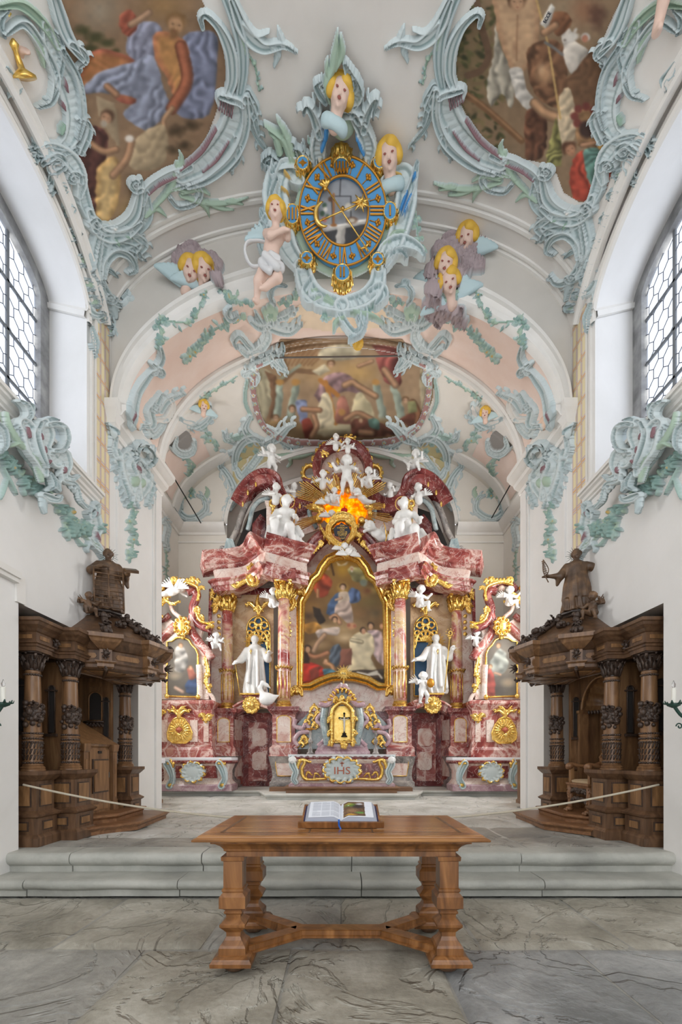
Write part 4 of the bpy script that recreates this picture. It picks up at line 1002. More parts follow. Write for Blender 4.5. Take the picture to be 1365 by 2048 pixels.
def impost(r):
 r.stroke([(216,848),(222,872),(220,904),(228,918)],(5,7,7,3),.06,'s','B',ser=.2);r.stroke([(222,852),(228,860),(226,874)],(3,4,3),.07,'c','b');r.acanthus([(228,900),(236,916),(250,906),(266,896)],(4,7,9,7),.07,'B',1,3)
 r.stroke([(268,904),(272,888),(288,888),(300,900),(300,918),(286,926)],(6,7,7,7,8,5),.09,'c','B');r.stroke([(244,912),(252,940),(262,972),(270,996)],(10,15,14,8),.07,'s','B',ser=.15);r.stroke([(262,914),(280,936),(286,964),(272,996)],(12,17,15,8),.06,'s','B');r.stroke([(266,916),(254,928),(262,950)],(5,7,4),.1,'c','B')
 r.stroke([(262,928),(268,942)],2.5,.1,'r','M');r.stroke([(268,932),(272,946)],2.5,.1,'r','M');r.blob(264,962,9,.09,'G',12);r.blob(278,966,7,.09,'G',10)
 r.acanthus([(240,930),(240,960),(250,990),(256,1010)],(5,7,6,2),.06,'b',1,6);r.acanthus([(296,950),(298,980),(290,1012)],(5,7,2),.06,'b',-1,5);r.stroke([(268,980),(264,1004),(270,1016)],(5,7,3),.08,'c','B');r.acanthus([(222,908),(232,930),(228,944)],(5,6,1),.05,'b',1,3);r.flower(294,962,5,.07,'B','b')
def impost_garland(r):r.garland([(262,1004),(266,1030),(258,1050),(268,1072),(264,1090),(260,1118)],10,46,('T','G','t'),.05,.35,.1,seed=21)
both('impost_cartouche','rocaille cartouche over the left impost of the chancel arch','rocaille cartouche over the right impost of the chancel arch',impost,step=1.6)
both('drop_garland','leafy garland hanging down the left pier of the chancel arch','leafy garland hanging down the right pier of the chancel arch',impost_garland,'garland',step=1.6)
def soffit(r):
 r.stroke([(262,850),(264,808),(272,780),(290,752),(302,738)],(7,9,9,9,5),.06,'c','B');r.curl(314,742,11,180,1.1,5,.07);r.stroke([(266,786),(258,820),(262,850)],(5,7,4),.06,'r','b');r.stroke([(262,822),(262,838)],3,.075,'r','M')
 r.stroke([(280,852),(300,848),(296,820),(310,800),(318,784)],(6,8,9,9,4),.06,'c','B');r.curl(306,812,9,90,1.0,4,.07);r.acanthus([(318,820),(330,800),(350,790),(368,784)],(6,8,6,2),.05,'B',-1,4);r.stroke([(286,846),(300,870),(316,858),(330,836)],(5,8,7,3),.05,'s','B',ser=.15)
 r.stroke([(300,724),(310,730),(320,712),(318,690)],(5,7,6,3),.06,'c','B');r.stroke([(310,838),(330,836),(342,812),(340,796)],(5,7,7,4),.05,'c','W');r.blob(276,846,7,.03,'A',14)
 r.garland([(318,690),(324,670),(318,650),(330,636)],11,24,seed=31)
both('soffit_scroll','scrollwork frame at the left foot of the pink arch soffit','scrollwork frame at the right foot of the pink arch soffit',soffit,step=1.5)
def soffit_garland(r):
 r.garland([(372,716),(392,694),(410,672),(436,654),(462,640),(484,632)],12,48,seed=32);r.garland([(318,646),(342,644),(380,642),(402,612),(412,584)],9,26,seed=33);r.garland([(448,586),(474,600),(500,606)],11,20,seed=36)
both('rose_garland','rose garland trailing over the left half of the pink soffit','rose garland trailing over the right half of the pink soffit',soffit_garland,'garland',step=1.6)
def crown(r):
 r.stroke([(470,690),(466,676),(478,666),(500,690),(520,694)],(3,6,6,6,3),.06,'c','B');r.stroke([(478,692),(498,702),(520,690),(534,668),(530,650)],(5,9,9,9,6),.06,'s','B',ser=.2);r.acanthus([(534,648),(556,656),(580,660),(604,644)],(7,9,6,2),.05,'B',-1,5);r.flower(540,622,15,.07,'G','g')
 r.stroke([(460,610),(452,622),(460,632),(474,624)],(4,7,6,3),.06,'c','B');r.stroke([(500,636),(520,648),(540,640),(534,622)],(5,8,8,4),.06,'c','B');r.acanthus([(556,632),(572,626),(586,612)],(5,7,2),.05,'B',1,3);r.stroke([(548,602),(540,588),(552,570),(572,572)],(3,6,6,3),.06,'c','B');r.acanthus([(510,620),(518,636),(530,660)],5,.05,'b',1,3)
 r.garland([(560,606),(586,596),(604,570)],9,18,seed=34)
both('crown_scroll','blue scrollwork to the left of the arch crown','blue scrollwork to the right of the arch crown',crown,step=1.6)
P_=Picture(556,810,566,684,3,(238,212,178));o=P_.build('trim_ochre_field',hit,[(560,640),(600,606),(683,596),(770,606),(808,640),(790,652),(683,668),(575,652)],'fresco',lift=.003,craquelure=.04);struct(o)
def choir_frame(r):
 for k in range(46):
  t=k/45;a=math.radians(168+t*98)
 edge=[(520,724),(506,752),(508,792),(520,838),(544,866),(584,880),(640,885),(683,886)]
 r.stroke(edge,(5,5.5,5.5,5),.05,'r','R',base=.7)
 P=smooth_path(edge,8)
 for k in range(3,len(P)-1,3):r.flower(P[k][0]-1,P[k][1],4.4,.075,'B' if k%2 else 'T','Y')
 r.stroke([(494,760),(490,800),(504,836)],(3,4,3),.04,'s','T');r.stroke([(486,746),(500,742),(512,752),(510,764)],(5,9,9,5),.06,'s','B',ser=.2);r.acanthus([(490,748),(506,730),(534,718),(560,700)],(5,8,8,5),.06,'B',-1,6);r.acanthus([(540,712),(556,730),(576,742)],(6,7,2),.06,'B',1,3);r.acanthus([(566,694),(560,716),(572,736)],(5,7,3),.06,'b',1,3)
 r.acanthus([(500,830),(490,854),(504,872),(530,880)],(5,8,8,4),.06,'B',1,5);r.acanthus([(530,884),(556,872),(576,852),(590,846)],(6,10,8,3),.07,'B',-1,5);r.stroke([(534,852),(548,862),(544,880)],(4,6,4),.07,'c','B');r.acanthus([(560,880),(582,892),(602,886)],(4,6,2),.06,'B',1,3)
 r.stroke([(600,906),(560,912),(540,910)],(1,4,2),.05,'l','G');r.stroke([(640,894),(610,910),(560,914)],(1,6,3),.05,'l','G');r.stroke([(575,910),(582,924),(574,934)],(3,4,1),.05,'l','G')
def spandrel(r):
 r.blob(508,908,34,.02,'K',36);r.blob(488,950,22,.02,'K',40)
 r.stroke([(470,940),(472,904),(488,880),(512,874),(524,888)],(5,8,9,8,4),.06,'c','B');r.stroke([(472,936),(484,956),(500,940),(518,916),(536,892)],(5,9,9,9,5),.06,'s','B',ser=.15)
 r.acanthus([(466,900),(448,912),(440,930),(452,946),(462,962),(470,990),(458,1020)],(3,6,6,7,9,8,3),.06,'B',1,7);r.stroke([(500,948),(488,976),(470,990),(462,1006)],(8,11,9,3),.06,'s','b',ser=.15);r.stroke([(488,962),(474,980)],5,.04,'r','K');r.stroke([(460,1000),(454,1024),(448,1044)],(5,5,2),.05,'c','b')
 for x,y in((486,898),(500,886),(478,918),(512,900)):r.flower(x,y,6,.05,'T','t')
 r.stroke([(494,920),(510,908),(524,890)],2,.04,'r','W');r.stroke([(494,930),(500,912)],2,.04,'r','W');r.stroke([(484,940),(496,926)],2,.04,'r','W')
 r.acanthus([(468,884),(452,876),(446,862)],(5,6,2),.05,'B',1,3);r.acanthus([(450,880),(478,872),(500,868)],(3,6,3),.05,'T',-1,3)
def choir_side(r):
 r.stroke([(350,872),(346,892),(362,906),(382,900),(388,880)],(5,7,8,7,4),.07,'s','B',ser=.2);r.blob(366,880,18,.02,'N',20);r.acanthus([(374,850),(392,846),(410,830),(418,808)],(4,8,9,5),.07,'B',-1,5);r.acanthus([(362,838),(378,842),(398,850),(424,826)],(4,8,8,5),.07,'b',1,5)
 r.garland([(374,912),(382,940),(376,960),(384,982),(388,994)],9,34,seed=41);r.garland([(402,846),(412,866),(420,880),(438,892)],9,20,seed=42);r.garland([(402,800),(428,780),(456,764),(474,752)],8,20,seed=43)
 r.acanthus([(362,996),(358,1020),(372,1036),(392,1036),(412,1020),(408,998),(396,992)],(3,7,7,7,7,6,3),.06,'B',1,7);r.stroke([(410,1000),(416,984),(412,974)],(3,5,1),.05,'l','G');r.stroke([(368,994),(360,984)],(4,4,1),.05,'l','G');r.garland([(356,1004),(352,1014)],7,5,seed=44)
def choir_pilaster(r):
 r.stroke([(326,1040),(334,1056),(330,1080),(334,1100)],(4,6,6,4),.05,'s','B',ser=.2);r.garland([(331,1092),(333,1130),(331,1160)],5,22,seed=45);r.acanthus([(326,1040),(336,1034),(340,1046)],4,.05,'b',1,2)
stucco('choir_fresco_frame','flower-studded rocaille frame on the left half of the choir fresco',choir_frame,step=1.5)
stucco('choir_fresco_frame','flower-studded rocaille frame on the right half of the choir fresco',choir_frame,surf=mirr(hit),step=1.5)
both('spandrel_cartouche','ochre shell cartouche in the spandrel left of the high altar top','ochre shell cartouche in the spandrel right of the high altar top',spandrel,step=1.5)
both('choir_vault_ornament','blue scroll, garland and horseshoe frame on the pink field left of the choir','blue scroll, garland and horseshoe frame on the pink field right of the choir',choir_side,step=1.5)
both('choir_pilaster_drop','thin stucco drop on the pilaster behind the left side altar','thin stucco drop on the pilaster behind the right side altar',choir_pilaster,step=1.5)
# -------- table with the open book
t=empty('wooden_table','walnut table with turned square legs and Y-shaped stretcher before the steps','table',(0,2.93,0))
tf=rect(-.79,.79,2.51,3.35)
top=MB().stack(tf,[(-.03,.762),(.02,.765),(.034,.770),(.036,.778),(.026,.786),(.012,.789),(.01,.794),(.004,.800),(-.012,.8015)]).build('table_top','wood_table_top',t)
mb=MB()
for x0,x1,y0,y1 in((-.70,-.68,2.6,3.26),(.68,.70,2.6,3.26),(-.70,.70,2.6,2.612),(-.70,.70,3.248,3.26),(-.19,-.18,2.6,3.26),(.18,.19,2.6,3.26)):mb.b2(x0,x1,y0,y1,.8005,.8022)
mb.build('inlay','wood_dark',top)
MB().stack(rect(-.66,.66,2.59,3.24),[(0,.665),(0,.693),(.012,.70),(.014,.712),(.028,.73),(.052,.746),(.072,.752),(.074,.764)]).build('apron','wood_table',t)
LEG=[(.115,.056),(.117,.078),(.108,.09),(.104,.098),(.088,.108),(.076,.112),(.076,.15),(.07,.163),(.05,.186),(.04,.206),(.041,.23),(.056,.25),(.072,.268),(.073,.282),(.055,.298),(.04,.312),(.042,.332),(.052,.342),(.052,.35),(.046,.358),(.058,.368),(.075,.376),(.075,.440),(.062,.456),(.056,.463),(.062,.470),(.062,.482),(.054,.488),(.054,.640),(.064,.645),(.066,.668)]
mb=MB();mb.stack([(-.001,-.001),(.001,-.001),(.001,.001),(-.001,.001)],[(h-.001,z)for h,z in LEG]);lo_=mb.build('leg','wood_table');leg_me=lo_.data;bpy.data.objects.remove(lo_)
mb=MB();mb.lathe((0,0,0),[(.02,0),(.05,.004),(.066,.02),(.07,.036),(.062,.052),(.05,.058)],20);fo_=mb.build('foot','wood_dark',smooth=True);foot_me=fo_.data;bpy.data.objects.remove(fo_)
for x in(-.62,.62):
 for y in(2.63,3.2):
  l=put('leg',leg_me,Matrix.Translation((x,y,0)),t);f_=bpy.data.objects.new('ball_foot',foot_me);COL.objects.link(f_);f_.parent=l
PRS=[(0,.085),(.006,.09),(.006,.10),(-.004,.106),(-.004,.132),(-.012,.136)]
MB().stack(rect(-.30,.30,2.855,2.975),PRS).build('stretcher','wood_table',t)
for x in(-1,1):
 for y in(2.63,3.2):
  a=Vector((x*.26,2.915));b_=Vector((x*.575,2.915+(y-2.915)*.88));d=(b_-a).normalized();n_=Vector((-d.y,d.x))*.055
  MB().stack([tuple(a-n_),tuple(b_-n_),tuple(b_+n_),tuple(a+n_)],[(o_,z-.001)for o_,z in PRS]).build('stretcher_arm','wood_table',t)
e1=Vector((0,.28,.085)).normalized();n1=Vector((0,-e1.z,e1.y));B0=Vector((0,2.745,.832))
l=empty('book_stand','low sloping wooden book stand on the walnut table','book stand',(0,2.88,.8015))
def board(u,v,h):return B0+Vector((u,0,0))+e1*v+n1*h
def bslab(mb,u0,u1,v0,v1,h0,h1):return mb.rings([[board(u0,v0,h0),board(u1,v0,h0),board(u1,v1,h0),board(u0,v1,h0)],[board(u0,v0,h1),board(u1,v0,h1),board(u1,v1,h1),board(u0,v1,h1)]])
mb=MB();bslab(mb,-.245,.245,0,.295,-.018,0);mb.build('board','wood_table',l)
mb=MB();bslab(mb,-.262,.262,-.018,0,-.022,.014);mb.build('ledge','wood_table',l)
mb=MB();mb.rings([[(-.22,2.76,.8015),(.22,2.76,.8015),(.22,3.0,.8015),(-.22,3.0,.8015)],[board(-.22,.01,-.018),board(.22,.01,-.018),board(.22,.27,-.018),board(-.22,.27,-.018)]]);mb.build('wedge','wood_dark',l)
bk=empty('open_book','open book with a text page and a coloured picture page','book',(0,2.88,.84))
def page_h(u):a=abs(u)/.21;return .006+.034*min(1,(a/.22))**.6*(1-.25*max(0,a-.3))
for s_,nm in((-1,'left'),(1,'right')):
 us=[s_*.2*k/14 for k in range(15)];prof=[(u,.004)for u in(us[0],us[-1]+s_*.02)][::-1]
 R_=[]
 for v in(.012,.255):R_.append([board(u,v,page_h(u))for u in us]+[board(us[-1]+s_*.022,v,.005),board(0,v,.003)])
 mb=MB();mb.rings(R_,True,True);mb.build('page_block','page_edge',bk,smooth=True,angle=30)
 pg=Picture(0,200,0,240,2.0 if s_>0 else 1.6,(226,229,236))
 if s_<0:
  for c in range(3):
   y=14
   while y<226:
    w_=50 if random.random()>.12 else 26
    if 40<y<44 or 150<y<156:y+=10
    pg.line([(22+c*57,y),(22+c*57+w_,y)],1.1,(128,134,148),.8);y+=6.2
 else:
  pg.poly([(16,8),(150,8),(150,224),(16,224)],(104,78,58),1);pg.blob(62,60,50,36,(96,128,52),.6).blob(50,44,34,20,(168,160,70),.7).blob(110,80,44,34,(60,52,52),.5).blob(120,40,30,20,(196,196,200),.5)
  pg.blob(70,150,56,44,(150,116,84),.8).blob(120,176,34,20,(92,150,70),.5).blob(60,206,50,16,(206,160,70),.6).blob(48,70,8,5,(230,230,230),.5).blob(128,200,20,14,(110,84,62),.6)
  for k in range(40):pg.blob(random.uniform(20,146),random.uniform(110,200),4,3,random.choice(((190,150,100),(90,64,48),(130,150,80))),.6)
 def ps(a,b_,s_=s_):u=(a if s_>0 else a-200)/1000.0;return board(u,.25-b_/1000.0,page_h(u)+.0012),n1
 pg.build('page',ps,[(-1,-1),(200.5,-1),(200.5,240.5),(-1,240.5)],'print',bk,.0,.02,1.0)
 mb=MB();bslab(mb,s_*.0,s_*.232,.006,.262,0.0,.003);mb.build('cover','book_cover',bk)
mb=MB();mb.tube([board(-.012,.02,.02),board(-.013,.0,.022),board(-.013,-.02,.018),board(-.012,-.021,-.004),board(-.006,-.024,-.016),board(-.001,-.03,-.024)],.005,4,.25);mb.build('ribbon_marker','ribbon',bk)
P=[(-3.11+6.22*k/60,4.40+.06*math.sin(math.pi*k/60),.585+.375*((-3.11+6.22*k/60)/3.11)**2)for k in range(61)]
rp=tag(MB().tube(P,.0105,8).build('barrier_rope','rope',smooth=True),'pale rope slung across the chancel behind the table','rope')
for px,lab in((1047,'thin steel stanchion standing nearer the high altar by the right pier'),(1062,'thin steel stanchion standing closest to the right pier')):
 d=7.85;x=(px-CX)*d/F;o=empty('stanchion',lab,'stanchion',(x,d,FZ))
 MB().lathe((x,d,FZ),[(.10,0),(.10,.008),(.02,.014),(.012,.02)],20).build('base','steel',o,smooth=True,angle=40)
 MB().lathe((x,d,FZ),[(.010,.02),(.010,.63)],10).build('post','steel',o,smooth=True)
 MB().tube([(x+.02*math.cos(a),d,FZ+.65+.02*math.sin(a))for a in np.linspace(0,6.283,13)],.004,6).build('ring','steel',o,smooth=True)
for s_,lab in((-1,'green iron candle bracket on the left wall, candle cut by the frame'),(1,'green iron candle bracket with white candle on the right wall')):
 d=3.92 if s_>0 else 3.86;x=s_*2.90;z=1.70;X0=s_*3.12
 o=empty('candle_bracket',lab,'candle bracket',(X0,d,z-.3))
 MB().tube(smooth_path([(X0,d,z-.34),(X0-s_*.06,d,z-.36),(X0-s_*.10,d,z-.28),(X0-s_*.09,d,z-.16),(X0-s_*.16,d,z-.1),(x,d,z-.02)],5),.014,8).build('arm','green_iron',o,smooth=True)
 MB().tube([(X0-s_*(.17+.03*math.cos(a)*(1-a/9)),d,z-.2+.03*math.sin(a)*(1-a/9))for a in np.linspace(0,7,16)],.006,6).build('scroll','green_iron',o,smooth=True)
 MB().lathe((x,d,z-.02),[(.012,-.02),(.05,0),(.055,.016),(.04,.02),(.03,.022)],14).build('drip_pan','green_iron',o,smooth=True)
 mb=MB()
 for k in range(8):a=k*.785;mb.tube([(x+.04*math.cos(a),d+.04*math.sin(a),z-.01),(x+.07*math.cos(a),d+.07*math.sin(a),z),(x+.078*math.cos(a),d+.078*math.sin(a),z+.022)],[.012,.012,.004],5,.5)
 mb.build('leaf_rim','green_iron',o,smooth=True)
 MB().lathe((x,d,z),[(.018,0),(.018,.13),(.012,.134)],14).build('candle','candle',o,smooth=True,angle=40)
 MB().lathe((x,d,z+.134),[(.006,0),(.014,.012),(.016,.03),(.008,.05),(.002,.066)],10).build('bulb','bulb_glass',o,smooth=True)
for s_,lab in((-1,'wooden cabinet with a white cloth behind the left pier'),(1,'wooden cabinet behind the right pier and stanchions')):
 x0,x1=(-3.78,-3.44)if s_<0 else(3.38,3.75);d=8.2;o=empty('choir_cabinet',lab,'cabinet',((x0+x1)/2,d+.2,FZ))
 MB().stack(rect(x0,x1,d,d+.42),[(.02,FZ),(.02,FZ+.06),(0,FZ+.08),(0,FZ+.78),(.02,FZ+.8),(.02,FZ+.83)]).build('body','wood_mid',o)
 MB().b2(x0+.04,x1-.04,d-.012,d+.01,FZ+.14,FZ+.74).build('door','wood_gold',o);MB().ball(((x0+x1)/2+.1,d-.02,FZ+.45),.012).build('knob','black_iron',o)
 if s_<0:MB().stack(rect(x0-.03,x1+.06,d-.03,d+.45),[(0,FZ+.76),(0,FZ+.835),(-.01,FZ+.845)]).build('cloth_cover','cloth',o)
# -------- figures
I3=np.eye(3)
def rotm(rx=0,ry=0,rz=0):return np.array(Euler((rx,ry,rz)).to_matrix())
def hand(c,d,up,s):
 """small hand: palm, four fingers, thumb; d = direction of the fingers, up = back-of-hand normal"""
 c,d,up=np.array(c,float),np.array(d,float),np.array(up,float);d/=np.linalg.norm(d);sd=np.cross(d,up);sd/=np.linalg.norm(sd);P=[('e',c+d*.03*s,(.03*s,.03*s,.03*s))]
 for k,l in zip((-1.5,-.5,.5,1.5),(.045,.055,.052,.04)):b_=c+d*.045*s+sd*k*.014*s;P.append(('c',b_,b_+(d*l-up*l*.35)*s,.0085*s,.007*s))
 b_=c+d*.015*s-sd*.025*s;P.append(('c',b_,b_+(d*.03-sd*.03)*s,.01*s,.008*s));return P
def face(c,r,fwd,up=(0,0,1)):
 """head with eye sockets, nose, mouth, chin, ears"""
 c,f,u=np.array(c,float),np.array(fwd,float),np.array(up,float);f/=np.linalg.norm(f);sd=np.cross(f,u);sd/=np.linalg.norm(sd);u=np.cross(sd,f)
 P=[('e',c+u*.12*r,(r*.88,r*.98,r*1.0)),('e',c-u*.42*r+f*.18*r,(r*.62,r*.62,r*.62)),('c',c+f*.92*r+u*.12*r,c+f*1.1*r-u*.2*r,r*.09,r*.16),('c',c+f*.78*r-u*.66*r,c+f*.8*r-u*.72*r,r*.2,r*.2)]
 for k in(-1,1):
  P+=[('e',c+sd*k*.88*r-u*.05*r,(r*.14,r*.16,r*.22)),('-e',c+f*1.02*r+sd*k*.36*r+u*.1*r,(r*.17,r*.17,r*.13))]
  P+=[('e',c+f*.84*r+sd*k*.36*r+u*.08*r,(r*.13,r*.13,r*.1)),('e',c+f*.72*r+sd*k*.42*r-u*.3*r,(r*.24,r*.24,r*.24))]
 P+=[('-c',c+f*1.02*r-sd*.18*r-u*.46*r,c+f*1.02*r+sd*.18*r-u*.46*r,r*.05,r*.05)]
 return P
def curls(c,r,rr,seed=1,n=26,front=None):
 rnd=random.Random(seed);P=[];f=np.array(front if front is not None else(0,-1,0),float)
 for k in range(n):
  a=rnd.uniform(0,6.283);z=rnd.uniform(-.25,1);v=np.array([math.cos(a)*math.sqrt(1-z*z),math.sin(a)*math.sqrt(1-z*z),z])
  if v@f>.55 and z<.62:continue
  P.append(('e',np.array(c)+v*r*.95,(rr,rr,rr)))
 return P
def putto_prims(kind,seed=0):
 """chubby child, about 1 unit tall, facing -y"""
 J=dict(stand=dict(pe=(0,0,.46),ch=(0,0,.64),hd=(0,-.02,.86),ls=(-.13,0,.71),le=(-.27,-.06,.62),lh=(-.36,-.16,.70),rs=(.13,0,.71),re=(.25,-.08,.6),rh=(.22,-.22,.54),lk=(-.10,-.05,.25),lf=(-.11,.01,.04),rk=(.11,-.09,.27),rf=(.14,.0,.05)),sit=dict(pe=(0,0,.22),ch=(0,-.02,.42),hd=(.02,-.06,.66),ls=(-.13,-.02,.49),le=(-.26,-.08,.40),lh=(-.34,-.20,.46),rs=(.13,-.02,.49),re=(.25,-.1,.42),rh=(.30,-.24,.52),lk=(-.16,-.24,.26),lf=(-.14,-.30,.04),rk=(.14,-.26,.22),rf=(.20,-.22,.0)),fly=dict(pe=(.16,.02,.40),ch=(0,0,.48),hd=(-.16,-.06,.60),ls=(-.04,-.10,.54),le=(-.18,-.22,.46),lh=(-.30,-.24,.40),rs=(-.02,.12,.56),re=(-.10,.10,.74),rh=(-.24,.04,.80),lk=(.36,-.08,.34),lf=(.52,-.02,.40),rk=(.34,.10,.30),rf=(.50,.14,.20)),bust=dict(pe=(0,.02,.10),ch=(0,0,.26),hd=(0,-.04,.50),ls=(-.13,0,.33),le=(-.24,-.06,.22),lh=(-.14,-.20,.20),rs=(.13,0,.33),re=(.24,-.05,.22),rh=(.30,-.18,.28),lk=(-.06,0,.06),lf=(-.06,0,.05),rk=(.06,0,.06),rf=(.06,0,.05)))[kind]
 J={k:np.array(v,float)for k,v in J.items()}
 P=[('e',J['pe'],(.125,.115,.12)),('e',(J['pe']+J['ch'])/2+np.array([0,-.025,0]),(.12,.115,.12)),('e',J['ch'],(.125,.1,.11)),('c',J['ch'],J['hd'],.06,.055)]
 for a in 'lr':
  P+=[('c',J[a+'s'],J[a+'e'],.055,.045),('c',J[a+'e'],J[a+'h'],.045,.032),('e',J[a+'h'],(.036,.036,.036))]
  hipx=J['pe']+np.array([-.055 if a=='l' else .055,0,-.02])
  if kind!='bust':P+=[('c',hipx,J[a+'k'],.085,.065),('c',J[a+'k'],J[a+'f'],.062,.038),('c',J[a+'f'],J[a+'f']+np.array([0,-.085,-.012]),.036,.028)]
 fw=np.array([0,-1,-.15])if kind!='fly' else np.array([-.5,-.85,-.1])
 return P,face(J['hd'],.115,fw),curls(J['hd'],.115,.038,seed,34,fw),J
def wing_prims(base,out,up,L_=.3,n=6):
 base,out,up=np.array(base,float),np.array(out,float),np.array(up,float);P=[]
 for k in range(n):
  t=k/(n-1);d=out*(.55+.45*t)+up*(1.1-1.25*t);d=d/np.linalg.norm(d);b_=base+out*.03*k;P.append(('c',b_,b_+d*L_*(1-.35*t),.028,.016))
 return P
_PC={}
def putto(name,label,loc,size,kind='sit',rz=0,rx=0,ry=0,seed=1,mat='white_stucco',wings=True,cat='cherub',group=None,vox=.022,hairmat=None):
 key=(kind,mat,wings,hairmat)
 if key not in _PC:
  b_,f,h,J=putto_prims(kind,seed)
  if hairmat:me=[sculpt_mesh('body',b_+f,vox,mat,.03),sculpt_mesh('hair',h,vox,hairmat,.02)]
  else:me=[sculpt_mesh('body',b_+f+h,vox,mat,.03)]
  if wings:
   up=(0,.2,1);w1=wing_prims(J['ch']+np.array([-.06,.09,.04]),np.array([-1,.35,0]),np.array(up));w2=wing_prims(J['ch']+np.array([.06,.09,.04]),np.array([1,.35,0]),np.array(up))
   wm=mat if not hairmat else 'wing_blue';me+=[sculpt_mesh('wing',w1,vox,wm,.03),sculpt_mesh('wing',w2,vox,wm,.03)]
  _PC[key]=me
 o=empty(name,label,cat,loc,group)
 for me in _PC[key]:put(me.name.split('.')[0],me,pose(loc,rz,size,rx,ry),o)
 return o
 # -------- carved wood pieces, shared between both stalls
def tmp(mb,mat,smooth=True,angle=None):
 o=mb.build('tmp',mat,None,smooth,angle);me=o.data;bpy.data.objects.remove(o);return me
mb=MB();mb.lathe((0,0,0),[(.115,0),(.115,.014),(.108,.02),(.112,.034),(.100,.046),(.090,.05),(.095,.06),(.084,.072),(.082,.09),(.083,.30),(.089,.305),(.089,.315),(.082,.32),(.082,.355),(.090,.36),(.090,.372),(.081,.378),(.078,.7),(.070,1.00),(.074,1.005),(.074,1.02),(.066,1.03),(.066,1.04)],28)
SHAFT=tmp(mb,'wood_mid',True,40)
rnd=random.Random(8)
def beads(zs_,f=1.0):
 mb=MB()
 for z in zs_:
  for k in range(20):a=k*.3142;mb.ball((.083*f*math.cos(a),.083*f*math.sin(a),z),(.0145,.0145,.013),6,4)
 return mb
BEAD_M,BEAD_N,BEAD_T=tmp(beads((.334,)),'wood_carved'),tmp(beads((.385,)),'wood_carved'),tmp(beads((.985,),.86),'wood_carved');mb=beads((.085,.296))
for k in range(16):
 a=k*.3927
 for j in range(3):z=.11+j*.06;mb.tube([(.082*math.cos(a+.15*q_),.082*math.sin(a+.15*q_),z+.05*q_)for q_ in(0,.5,1)]+[(.1*math.cos(a+.3),.1*math.sin(a+.3),z+.055)],[.008,.016,.014,.004],5,.7)
BANDS=tmp(mb,'wood_carved')
mb=MB()
for k in range(60):
 a=rnd.gauss(0,.5);z=.58+max(-.11,min(.11,rnd.gauss(0,.06)));r=rnd.uniform(.018,.036);mb.ball((.085*math.cos(a),.085*math.sin(a),z),r,7,5)
for k in range(14):
 a=rnd.gauss(0,.4);z=.58+max(-.1,min(.1,rnd.gauss(0,.06)));mb.tube([(.08*math.cos(a),.08*math.sin(a),z),(.115*math.cos(a+.1),.115*math.sin(a+.1),z+.03),(.12*math.cos(a+.3),.12*math.sin(a+.3),z+.01)],[.006,.016,.004],5,.5)
mb.ball((.115,-.04,.60),(.03,.03,.036),10,8);mb.ball((.10,-.045,.615),(.032,.032,.03),8,6)
SWAG=tmp(mb,'wood_carved')
def capital_mesh(r,h,mat,nl=8):
 mb=MB();mb.lathe((0,0,0),[(r*.98,0),(r*1.02,.02*h),(r*.95,.1*h),(r*1.0,.5*h),(r*1.3,.85*h)],20)
 for row,(z0,z1,ro)in enumerate(((.04,.48,1.38),(.1,.74,1.55))):
  for k in range(nl):
   a=(k+.5*row)*6.283/nl;c,s_=math.cos(a),math.sin(a);mb.tube([(r*1.0*c,r*1.0*s_,z0*h),(r*1.12*c,r*1.12*s_,(z0+z1)/2*h),(r*ro*c,r*ro*s_,z1*h),(r*(ro+.12)*c,r*(ro+.12)*s_,(z1-.1)*h)],[r*.26,r*.33,r*.24,r*.1],6,.45)
 for k in range(4):
  a=k*1.5708+.7854;c,s_=math.cos(a),math.sin(a);mb.tube([(r*1.1*c,r*1.1*s_,.6*h),(r*1.5*c,r*1.5*s_,.9*h),(r*1.85*c,r*1.85*s_,.84*h),(r*1.75*c,r*1.75*s_,.68*h),(r*1.6*c,r*1.6*s_,.76*h)],[r*.16,r*.18,r*.18,r*.16,r*.1],7)
  a=k*1.5708;mb.ball((r*1.45*math.cos(a),r*1.45*math.sin(a),.88*h),r*.2,6,5)
 mb.stack(rect(-r*1.35,r*1.35,-r*1.35,r*1.35),[(0,.9*h),(.06*r,.94*h),(.06*r,h)]);return tmp(mb,mat)
CAPW=capital_mesh(.072,.19,'wood_carved')
